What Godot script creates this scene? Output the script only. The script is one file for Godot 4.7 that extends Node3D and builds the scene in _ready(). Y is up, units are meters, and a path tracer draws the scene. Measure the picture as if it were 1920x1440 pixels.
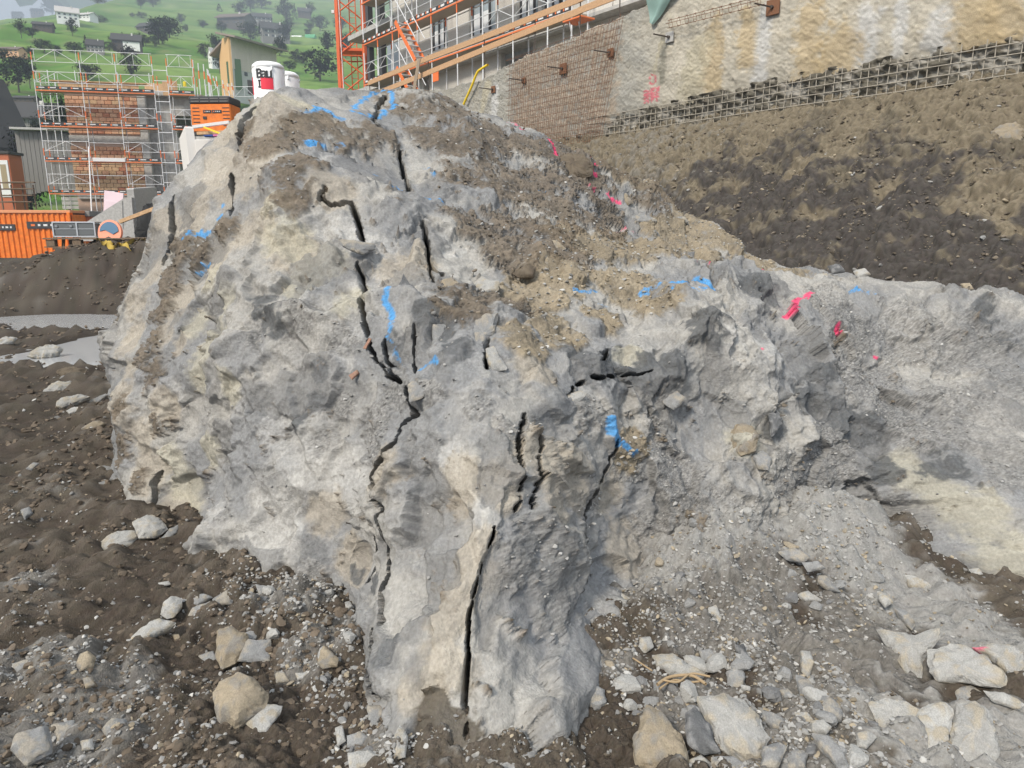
extends Node3D
# A split boulder on a hillside building site: boulder, rubble and mud in front; shotcrete wall, scaffolds and pastures behind.

const ROCK_CTRL := [-2.247,0,-3.841,-2.302,-0.45,-3.816,-1.725,0,-3.379,-1.773,-0.45,-3.343,-1.311,0,-3.019,-1.352,-0.45,-2.974,-1.018,0,-2.873,-1.053,-0.45,-2.824,-0.733,0,-2.769,-0.763,-0.45,-2.717,-0.5,0,-2.156,-0.522,-0.45,-2.1,-0.321,0,-1.949,-0.339,-0.45,-1.892,-0.115,0,-1.88,-0.129,-0.45,-1.822,0.09,0,-1.869,0.079,-0.45,-1.81,0.261,0,-1.985,0.253,-0.45,-1.926,0.33,0,-2.37,0.322,-0.45,-2.31,0.522,0,-2.882,0.518,-0.45,-2.822,0.875,0,-3.055,0.88,-0.45,-2.995,1.321,0,-3.247,1.339,-0.45,-3.189,1.904,0,-3.462,1.938,-0.45,-3.412,2.132,0,-3.19,2.166,-0.45,-3.141,2.31,0,-2.978,2.345,-0.45,-2.93,-0.14,0.28,-2.1,-0.417,0.237,-2.34,0.075,0.228,-2.25,-0.057,0.57,-2.36,-0.295,0.468,-2.62,0.121,0.533,-2.52,0,0.865,-2.85,0.288,0.616,-3.05,0.407,0.266,-2.97,-0.582,0.462,-2.8,-0.634,0.813,-3.15,-0.761,0.275,-2.95,-0.998,0.332,-3.12,-1.359,0.377,-3.36,-1.413,0.815,-3.6,-1.059,0.902,-3.45,-1.35,1.399,-3.95,-0.894,1.354,-3.75,-0.479,1.262,-3.55,-0.595,1.6,-4.05,-1.003,1.753,-4.3,-1.31,2.016,-4.55,-1.591,2.413,-5.1,-1.685,2.568,-5.4,-1.524,2.684,-6,-1.13,2.52,-5.9,-1.218,2.16,-5,-1.899,0.056,-3.8,-1.918,0.791,-4,-1.977,1.315,-4.35,-1.851,1.6,-4.5,-1.746,2.053,-4.95,-2.245,1.6,-4.85,-2.299,1.461,-4.8,-1.795,2.498,-5.45,-1.85,2.253,-5.2,-2.487,0.106,-4.3,-2.654,0.659,-4.65,-2.725,1.023,-4.9,-2.657,1.451,-5.15,-2.596,1.811,-5.4,-2.266,2.216,-5.5,-2.046,2.451,-5.7,-0.049,1.094,-3.25,0.273,1.08,-3.6,0.499,1.036,-3.45,0.305,0.954,-3.32,0.786,1.088,-3.85,0.958,1.119,-3.62,1.12,1.275,-4.05,0.843,0.909,-3.55,0.553,1.21,-4.1,1.444,1.263,-4.2,-0.172,1.348,-3.85,0.138,1.634,-4.7,-0.307,1.975,-5.3,-0.77,2.729,-6.8,-0.27,2.434,-6.3,-0.05,2.598,-7,0.82,2.231,-6.9,0.789,1.886,-6.2,0.434,2.024,-6,1.216,1.483,-5.4,1.057,1.622,-6,1.535,1.331,-5.3,0.797,1.458,-4.9,2.009,1.309,-5,2.571,1.272,-5,2.942,1.214,-4.8,3.141,1.145,-4.6,3.142,0.996,-4.3,1.064,0.613,-3.5,0.764,0.519,-3.35,1.461,0.804,-3.65,1.398,0.497,-3.42,1.817,0.949,-3.98,1.914,0.551,-3.72,2.27,0.791,-4,2.049,0.274,-3.48,2.74,0.728,-4,2.378,0.438,-3.6,2.461,0.335,-3.25,2.704,0.571,-3.65,0.872,0.273,-3.2,1.295,0.231,-3.3,2.859,0.28,-3.25,3.163,0.617,-3.7,3.538,0.783,-4.2,3.734,0.497,-3.7,0,2.1,-8,-1.4,1.6,-7.6,2.4,1.1,-8.2,4.6,0.5,-6.6,0.5,-0.2,-10,-2.6,0,-8,3.5,-0.4,-9.5,6.2,-0.5,-5.5,3.1,0,-3.1,3.1,-0.4,-3,4.2,-0.2,-3.2,5,0.3,-4.4,-2.75,0.1,-6.2,-2.6,1.1,-6.3,-2.1,1.9,-6.6,4,0.75,-5.2,3,1,-6.3,1.6,1.6,-8.4]
const ROCK_CRACKS := [
	[56.131,1,-1.73,2.493,-5.336,-1.809,2.48,-5.387,-1.856,2.394,-5.32,-1.861,2.252,-5.188,-1.833,2.114,-5.053],
	[44.76,1,-1.809,2.086,-5.011,-1.829,1.983,-4.928,-1.785,1.852,-4.728,-1.77,1.764,-4.598,-1.722,1.689,-4.469],
	[61.903,1,-2.406,1.836,-5.184,-2.373,1.726,-5.06,-2.331,1.6,-4.926,-2.343,1.495,-4.853,-2.346,1.386,-4.77],
	[27.945,1,-2.117,0.223,-3.964,-2.125,0.169,-3.929,-2.116,0.104,-3.885,-2.131,0.036,-3.85],
	[33.694,1,-0.953,1.779,-4.333,-0.9,1.69,-4.214,-0.839,1.565,-4.013],
	[24.208,1,-0.866,1.487,-3.904,-0.818,1.407,-3.798,-0.768,1.305,-3.669,-0.743,1.208,-3.552,-0.714,1.116,-3.444,-0.688,1.048,-3.377,-0.648,0.997,-3.314],
	[29.85,1,-0.52,1.698,-4.308,-0.473,1.6,-4.103,-0.447,1.487,-3.923,-0.417,1.454,-3.885],
	[19.99,1,-0.438,1.465,-3.893,-0.371,1.416,-3.848,-0.306,1.368,-3.801],
	[8.451,1,-0.443,1.46,-3.882,-0.403,1.336,-3.699],
	[35.942,1,-0.791,2.202,-5.308,-0.734,2.066,-5.096,-0.676,1.946,-4.891,-0.64,1.857,-4.639],
	[29.884,1,-1.053,2.59,-6.214,-1.058,2.488,-5.818],
	[19.797,1,-1.045,2.476,-5.792,-1.009,2.383,-5.493,-0.94,2.316,-5.402],
	[9.923,1,-0.607,1.077,-3.356,-0.608,1.011,-3.293,-0.552,0.948,-3.198,-0.501,0.923,-3.129],
	[15.967,1,-0.453,0.832,-2.979,-0.51,0.762,-2.972,-0.494,0.724,-2.922,-0.552,0.657,-2.923,-0.625,0.548,-2.924,-0.57,0.499,-2.841,-0.535,0.456,-2.787,-0.543,0.414,-2.768],
	[9.721,1,-0.648,0.997,-3.314,-0.588,0.948,-3.222,-0.501,0.923,-3.129,-0.453,0.832,-2.979],
	[13.264,1,-0.543,0.414,-2.768,-0.531,0.389,-2.749,-0.518,0.371,-2.721],
	[25.303,1,-0.518,0.371,-2.721,-0.524,0.304,-2.677,-0.512,0.265,-2.615,-0.538,0.204,-2.577,-0.506,0.185,-2.468,-0.5,0.157,-2.395],
	[19.869,1,-0.05,0.565,-2.406,-0.061,0.526,-2.367,-0.085,0.502,-2.344,-0.125,0.449,-2.294,-0.14,0.379,-2.235,-0.156,0.319,-2.165,-0.146,0.265,-2.109,-0.155,0.202,-2.042,-0.159,0.149,-1.98,-0.151,0.062,-1.901],
	[17.078,1,0.059,0.842,-2.923,0.037,0.766,-2.798,0.051,0.695,-2.702,0.062,0.636,-2.617,0.048,0.589,-2.514],
	[8.639,1,0.139,0.762,-2.929,0.129,0.689,-2.824,0.133,0.622,-2.716,0.113,0.581,-2.616,0.119,0.536,-2.565],
	[12.158,1,0.482,0.603,-3.257,0.477,0.533,-3.225,0.436,0.457,-3.14,0.401,0.397,-3.025,0.35,0.328,-2.86,0.355,0.277,-2.825],
	[23.668,1,0.49,1.051,-3.524,0.469,1.006,-3.438,0.467,0.952,-3.387],
	[20.438,1,0.717,0.91,-3.491,0.547,0.905,-3.397,0.382,0.903,-3.316,0.3,0.882,-3.248,0.254,0.846,-3.161],
	[19.387,1,-0.121,1.131,-3.335,-0.121,1.069,-3.174,-0.112,1.008,-3.041],
	[9.887,1,-0.455,0.986,-3.159,-0.467,1.045,-3.24,-0.452,1.119,-3.335],
	[11.445,1,-0.521,0.13,-2.409,-0.491,0.08,-2.251,-0.462,0.031,-2.136],
	[11.231,1,-0.603,0.336,-2.788,-0.631,0.246,-2.773,-0.641,0.159,-2.727],
	[7.779,1,0.53,0.817,-3.349,0.571,0.751,-3.347,0.579,0.661,-3.332],
	[15.766,1,-1.087,1.866,-4.41,-1.127,1.777,-4.301,-1.001,1.753,-4.292,-0.947,1.779,-4.334]]
const ROCK_BLUE := [
	[74.618,0.55,-1.433,2.379,-5.148,-1.355,2.461,-5.313,-1.207,2.396,-5.307],
	[45.383,0.9,-1.403,2.497,-5.357,-1.311,2.469,-5.364,-1.231,2.392,-5.281],
	[37.562,0.95,-1.216,2.516,-5.628,-1.178,2.569,-5.979,-1.108,2.621,-6.302,-1.059,2.648,-6.44,-0.963,2.512,-6.026,-1.007,2.441,-5.711,-1.093,2.424,-5.492,-1.167,2.455,-5.482],
	[70.564,0.85,-1.351,2.178,-4.915,-1.308,2.18,-4.937,-1.229,2.152,-4.929],
	[49.911,0.35,-1.269,2.158,-4.918,-1.118,2.178,-5.035],
	[37.644,0.75,-2.161,1.559,-4.751,-1.99,1.593,-4.63,-1.877,1.659,-4.591,-1.877,1.751,-4.696],
	[32.521,0.5,-2.008,1.368,-4.431,-1.863,1.418,-4.333],
	[37.196,0.8,-0.741,1.877,-4.603,-0.651,1.888,-4.727],
	[27.117,0.7,-0.625,1.866,-4.681,-0.543,1.839,-4.672,-0.399,1.785,-4.639],
	[39.88,0.95,-0.636,1.337,-3.676,-0.608,1.26,-3.573,-0.599,1.19,-3.485,-0.572,1.15,-3.424],
	[40.576,0.5,-0.582,1.145,-3.421,-0.57,1.057,-3.318,-0.554,1.014,-3.272],
	[28.77,0.7,-0.455,0.986,-3.159,-0.383,1.008,-3.132,-0.314,1.024,-3.112],
	[39.851,0.6,0.759,1.219,-4.134,0.882,1.277,-4.217,1.03,1.295,-4.184,1.158,1.274,-4.055,1.047,1.234,-3.968,0.936,1.217,-4.025],
	[36.967,0.9,1.003,1.294,-4.201,1.15,1.269,-4.047],
	[27.451,0.7,0.337,1.224,-4.008,0.489,1.243,-4.136],
	[27.138,0.5,0.434,1.176,-3.984,0.562,1.167,-4.038],
	[43.252,0.95,0.433,0.714,-3.254,0.458,0.651,-3.254,0.491,0.59,-3.262],
	[30.95,0.7,0.513,0.578,-3.266,0.597,0.53,-3.3],
	[36.648,0.25,0.604,0.659,-3.338,0.724,0.54,-3.353],
	[30.327,0.5,2.118,1.206,-4.49,2.304,1.194,-4.509],
	[29.673,0.4,-0.603,2.079,-5.234,-0.54,1.964,-5.048],
	[27.566,0.6,-0.896,1.977,-4.772,-0.855,1.964,-4.77],
	[23.944,0.6,0.179,1.888,-5.48,0.248,1.874,-5.508],
	[15.968,0.3,-0.424,1.243,-3.527,-0.348,1.26,-3.567]]
const ROCK_PINK := [
	[44.822,0.85,1.62,1.153,-4.11,1.731,1.193,-4.275,1.859,1.215,-4.419],
	[53.445,0.95,-0.048,2.565,-6.802,0.02,2.553,-6.844],
	[52.522,0.9,0.048,2.522,-6.757,0.085,2.469,-6.633],
	[51.364,0.8,0.33,2.386,-6.686,0.355,2.302,-6.503,0.383,2.215,-6.339],
	[52.204,0.9,0.689,2.235,-6.745,0.736,2.16,-6.626,0.7,2.041,-6.366],
	[44.84,0.55,0.652,1.958,-6.155,0.766,1.899,-6.196],
	[58.708,0.95,0.81,1.864,-6.182,0.916,1.822,-6.219],
	[20.315,0.95,1.181,1.227,-3.919,1.215,1.174,-3.808],
	[40.729,0.95,1.927,1.048,-4.151,1.936,1.032,-4.134],
	[34.19,0.95,2.161,0.904,-4.081,2.169,0.893,-4.075],
	[43.719,0.9,1.889,1.309,-5.338,1.931,1.308,-5.355],
	[22.617,0.9,1.343,1.02,-3.723,1.348,1.017,-3.721],
	[33.924,0.35,0.817,1.64,-5.57,1.055,1.622,-5.988],
	[24.161,0.25,1.171,1.364,-4.639,1.349,1.347,-4.652]]
const ROCK_ZONES := [
	[1.062,2.08,-6.862,0.199,1.222,1.807,-6.442,0.188,0.856,2.152,-6.744,0.195,1.346,1.9,-6.802,0.198,0.342,1.711,-5.198,0.228,-0.13,1.632,-4.428,0.179,0.205,1.96,-5.655,0.246,0.525,2.327,-6.781,0.219,-0.089,2.339,-6.216,0.245,0.638,2.045,-6.302,0.228,0.325,1.441,-4.395,0.146,-0.263,1.696,-4.491,0.148,-0.569,2.455,-6.145,0.219,0.664,1.638,-5.329,0.176,-0.856,2.478,-6.016,0.193,-1.436,2.284,-5.035,0.162,-1.566,2.11,-4.848,0.174,-1.8,2.264,-5.144,0.092,-1.338,2.289,-5.072,0.217,-1.169,2.26,-5.117,0.164,-0.745,2.669,-6.572,0.256,-0.445,2.471,-6.254,0.267,-0.248,2.165,-5.747,0.289,0,1.863,-5.293,0.288,0.138,1.634,-4.708,0.242,-0.301,1.931,-5.191,0.207,-0.981,2.282,-5.287,0.151,-0.849,2.681,-6.588,0.28,-1.093,2.645,-6.424,0.228,-1.354,1.915,-4.458,0.145,-1.248,1.752,-4.279,0.125,-0.648,2.273,-5.663,0.203,-0.484,2.191,-5.618,0.202,0,1.508,-4.259,0.173,-0.164,1.252,-3.65,0.109,-0.231,1.173,-3.406,0.116,-0.296,1.258,-3.592,0.108,0.562,2.195,-6.509,0.234,0.179,2.256,-6.233,0.268,0.687,1.81,-5.886,0.215,-2.186,1.464,-4.694,0.121,-2.215,1.3,-4.573,0.119,-2.24,1.11,-4.443,0.1,-2.228,0.896,-4.307,0.111,-2.146,0.755,-4.175,0.083,-2.354,0.531,-4.28,0.073,-2.418,0.232,-4.241,0.1,-2.245,0.148,-3.987,0.07,-1.744,1.6,-4.397,0.084,-1.95,1.471,-4.471,0.099,-2.073,0.465,-4.028,0.063,0,1.197,-3.658,0.11,0.515,1.936,-5.918,0.215,-1.287,1.914,-4.447,0.129],
	[1.468,1.622,-6.25,0.206,1.745,1.469,-6.062,0.224,1.263,1.959,-6.845,0.249,1.984,1.347,-5.816,0.173,0.959,2.107,-6.774,0.22,1.636,1.715,-6.692,0.245,1.89,1.309,-4.943,0.147,1.924,1.499,-6.396,0.236,1.891,1.31,-4.985,0.148,0.496,1.531,-4.804,0.283,0.903,1.49,-5.099,0.301,1.421,1.437,-5.652,0.292,0.217,1.096,-3.588,0.149,0.05,1.072,-3.308,0.126,0.842,1.174,-4,0.15,1.781,1.323,-5.45,0.202,0.496,1.115,-3.868,0.117,0.118,1.269,-3.934,0.177,1.298,1.6,-6.093,0.224,0.278,1.328,-4.152,0.186,0.694,1.261,-4.22,0.189,2.06,1.313,-5.66,0.168,0.571,0.561,-3.304,0.104],
	[0.1,0.486,-2.48,0.08,0.161,0.321,-2.463,0.081,0.039,0.45,-2.376,0.058,0.248,0.207,-2.509,0.083,0.416,0.405,-3.069,0.073,0.177,0.214,-2.38,0.059,2.372,1.005,-4.234,0.256,2.739,0.915,-4.187,0.255,2.465,0.596,-3.776,0.264,2.012,1.017,-4.152,0.189,2.569,0.439,-3.507,0.166,1.474,0.346,-3.443,0.164,1.991,0.804,-3.933,0.211,2.225,0.542,-3.754,0.176,2.88,0.732,-3.981,0.184,1.974,1.182,-4.388,0.165,1.699,0.411,-3.595,0.17,-0.555,0.88,-3.131,0.097,-0.625,0.755,-3.086,0.101,-0.64,0.65,-3.02,0.095,-0.809,0.785,-3.264,0.076,0.789,0.444,-3.328,0.131,0.873,0.27,-3.207,0.141,0.712,0.595,-3.372,0.106,0.987,0.141,-3.128,0.139,0.569,0.488,-3.28,0.104,0.165,0.432,-2.551,0.103,0.078,0.416,-2.403,0.088,-1.035,1.148,-3.607,0.095,-0.841,1.061,-3.459,0.079,-0.132,0.888,-2.849,0.066,0,0.808,-2.81,0.053,0.348,0.749,-3.201,0.09,-0.912,0.61,-3.231,0.066,-0.958,0.103,-2.933,0.072,0.882,1.214,-4.057,0.091,-0.368,0.904,-2.978,0.069,0.81,0.068,-3.11,0.152,1.142,0.256,-3.241,0.13,2.036,0.175,-3.435,0.11,-1.339,1.028,-3.672,0.067,-1.421,0.237,-3.285,0.063,2.044,0.748,-3.906,0.18,2.505,0.918,-4.168,0.159,0.72,0.167,-3.19,0.129,0.281,0.27,-2.652,0.086],
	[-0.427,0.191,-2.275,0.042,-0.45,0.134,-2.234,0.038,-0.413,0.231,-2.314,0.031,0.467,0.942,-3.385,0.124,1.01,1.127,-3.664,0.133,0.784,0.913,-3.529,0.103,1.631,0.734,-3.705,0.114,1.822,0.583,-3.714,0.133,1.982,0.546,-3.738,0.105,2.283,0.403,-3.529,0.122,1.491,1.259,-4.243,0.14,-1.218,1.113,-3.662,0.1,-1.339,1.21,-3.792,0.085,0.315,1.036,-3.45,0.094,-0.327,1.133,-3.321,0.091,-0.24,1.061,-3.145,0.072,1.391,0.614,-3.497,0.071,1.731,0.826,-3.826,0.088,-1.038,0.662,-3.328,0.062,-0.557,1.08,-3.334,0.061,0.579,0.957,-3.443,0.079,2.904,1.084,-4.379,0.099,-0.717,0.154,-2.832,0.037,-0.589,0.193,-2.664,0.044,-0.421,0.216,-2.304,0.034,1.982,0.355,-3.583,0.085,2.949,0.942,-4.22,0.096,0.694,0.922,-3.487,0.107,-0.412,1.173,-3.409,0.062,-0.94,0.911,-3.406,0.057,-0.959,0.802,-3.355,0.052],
	[2.079,0.365,-3.555,0.112,2.185,0.319,-3.438,0.12,2.29,0.237,-3.285,0.142,2.347,0.12,-3.113,0.126,-1.735,0.847,-3.873,0.125,-1.488,0.777,-3.643,0.09,-1.929,0.194,-3.862,0.11,-1.977,0.302,-3.922,0.093,1.19,0.556,-3.455,0.092,-1.267,1.571,-4.099,0.151,-1.042,1.459,-3.911,0.13,0.605,1.022,-3.532,0.07,-1.643,0.998,-3.862,0.117,-1.895,1.084,-4.116,0.093,-1.567,1.224,-3.943,0.071,-1.893,0.044,-3.751,0.072,-1.697,0.428,-3.727,0.088,-1.14,1.349,-3.826,0.114,-0.815,1.255,-3.623,0.109,-1.376,1.722,-4.283,0.094,-1.775,2.482,-5.355,0.114,-1.493,2.476,-5.273,0.112,-1.775,1.326,-4.18,0.093],
	[-2.482,0.893,-4.538,0.138,-2.386,0.524,-4.307,0.133,-2.524,1.148,-4.741,0.142,-2.197,0.21,-4,0.126,-2.005,0.027,-3.793,0.122,-2.091,1.185,-4.356,0.131,-2.152,1.635,-4.81,0.176,-1.96,1.99,-5.027,0.182,-1.655,2.268,-5.044,0.18,-1.333,2.396,-5.214,0.148,-1.216,1.513,-4.019,0.148,-1.772,1.445,-4.275,0.158,-2.138,0.999,-4.278,0.097,-2.032,0.592,-4.036,0.094,-1.494,1.63,-4.245,0.156,-1.076,1.816,-4.354,0.127,-0.571,1.461,-3.855,0.143,-0.207,0.648,-2.614,0.104,-0.547,0.599,-2.882,0.091,0.217,0.496,-2.716,0.087,0.305,0.524,-2.955,0.129,0.477,0.398,-3.155,0.1,-0.202,0.361,-2.231,0.092,-0.284,0.229,-2.119,0.071,0.178,0.624,-2.81,0.111,-0.152,0.503,-2.352,0.095,-0.256,0.313,-2.21,0.073,-0.314,0.136,-2.052,0.07,-0.208,0.212,-2.056,0.069,-0.019,0.406,-2.298,0.056,0.088,0.737,-2.819,0.088,-0.748,0.184,-2.874,0.094,0.552,0.129,-3.094,0.125,0.76,0.041,-3.109,0.101,-2.215,0.377,-4.103,0.096,-2.373,0.718,-4.358,0.067,-1.966,0.96,-4.109,0.062,-1.667,1.932,-4.702,0.204,-1.773,1.833,-4.691,0.136,-1.622,2.429,-5.2,0.184,-2.005,2.229,-5.288,0.151,-2.444,1.636,-5.049,0.148,-2.437,1.355,-4.824,0.107,-0.883,0.33,-3.061,0.098,-1.824,2.019,-4.959,0.143,0.097,0.985,-3.159,0.097,-0.02,0.663,-2.575,0.102,-2.059,1.773,-4.87,0.142,-0.188,0.442,-2.309,0.075],
	[-0.274,0.126,-2.013,0.034,-0.245,0.093,-1.967,0.044,-0.191,0.072,-1.931,0.05,-0.278,0.058,-1.961,0.037,-0.14,0.077,-1.914,0.03],
	[-0.775,0.488,-3.053,0.145,-1.023,0.526,-3.247,0.128,-1.157,0.248,-3.13,0.151,-0.882,0.916,-3.381,0.104,-1.16,0.647,-3.382,0.105,-0.748,1.356,-3.718,0.111,-0.367,1.6,-4.164,0.122,-1.146,2.028,-4.683,0.135,0.149,1.294,-3.996,0.131,-0.302,0.694,-2.738,0.108,1.157,1.035,-3.628,0.11,1.391,0.99,-3.733,0.114,-0.118,0.6,-2.462,0.079,-0.767,1.571,-4.007,0.118,-1.028,1.63,-4.124,0.121,-1.097,1.298,-3.762,0.084,-2.045,1.957,-5.05,0.11,-0.79,1.111,-3.478,0.079,-1.219,0.141,-3.069,0.1,-1.535,0.206,-3.362,0.081]]
const ROCK_BUMPS := [1.015,1.138,-3.685,0.161,0.1,0.335,0.99,-3.379,0.155,0.06,0.615,1,-3.506,0.107,-0.05,0.812,0.886,-3.528,0.135,0.05,1.49,1.284,-4.34,0.178,0.06,-1.183,2.093,-4.843,0.157,0.07,-1.184,1.881,-4.415,0.128,0.06,1.19,0.569,-3.458,0.097,0.07,-1.583,1.279,-3.996,0.119,0.05,-1.319,1.107,-3.712,0.168,-0.05,1.379,0.711,-3.56,0.11,0.05,0.571,0.713,-3.337,0.156,-0.06,-0.793,0.655,-3.168,0.074,0.04,1.654,0.68,-3.682,0.074,-0.06,1.52,0.748,-3.645,0.084,0.05,1.929,0.834,-3.936,0.121,0.04,2.312,0.302,-3.334,0.186,0.05,0.605,2.146,-6.459,0.186,0.14,0.277,0.54,-2.911,0.092,-0.03,-0.687,0.189,-2.812,0.092,-0.04,-1.956,1.019,-4.134,0.075,0.05,-1.888,0.618,-3.931,0.061,0.05,-2.093,0.763,-4.135,0.095,-0.05,-1.219,1.63,-4.155,0.152,0.04,-1.639,2.474,-5.262,0.149,0.06,-1.806,1.981,-4.904,0.142,0.05]
const DUST := [[0.898,-3.247,0.365,1], [1.337,-3.366,0.447,1], [1.665,-3.366,0.368,1], [0.67,-3.029,0.236,1], [0.961,-2.623,0.363,0], [1.178,-2.37,0.349,0], [0.619,-2.128,0.247,0], [0.827,-1.949,0.259,0], [0.759,-2.882,0.28,0], [1.663,-3.081,0.347,1], [-1.776,-2.337,0.302,0], [-1.418,-1.949,0.305,0], [-2.249,-2.978,0.183,0], [-1.393,-2.213,0.207,0], [-0.936,-2.836,0.229,0], [-0.681,-2.546,0.162,0], [-0.799,-2.37,0.134,0], [0.754,-3.19,0.329,0], [1.075,-2.978,0.32,0], [1.558,-3.247,0.326,0], [1.756,-2.882,0.365,1], [1.893,-2.546,0.321,1], [1.378,-2.37,0.263,0], [1.016,-2.213,0.219,0], [1.362,-1.998,0.327,1], [0.976,-1.903,0.221,0], [0.723,-2.546,0.209,0], [0.57,-2.882,0.201,0], [1.587,-1.949,0.269,1], [1.456,-2.747,0.289,0], [1.042,-2.546,0.144,0], [-0.439,-1.949,0.115,0], [0.379,-2.37,0.13,0]]
const TALUS := [[0.898,-3.247,0.505,0.16], [1.337,-3.366,0.595,0.17], [1.761,-3.398,0.53,0.12], [0.554,-2.791,0.368,0.03], [-0.923,-2.791,0.403,0.03], [-0.681,-2.546,0.325,0.04], [1.933,-3.306,0.499,0.03], [-1.123,-2.836,0.414,0.02], [-1.602,-2.074,0.577,0.05]]
const PUDDLES := [[-7.529,-12.619,1.667,1.7], [-8.691,-13.244,1.317,1], [-6.001,-10.395,0.683,1.9], [-5.365,-9.131,0.483,1]]
const PUDDLE_LEVEL := -0.03
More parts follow.
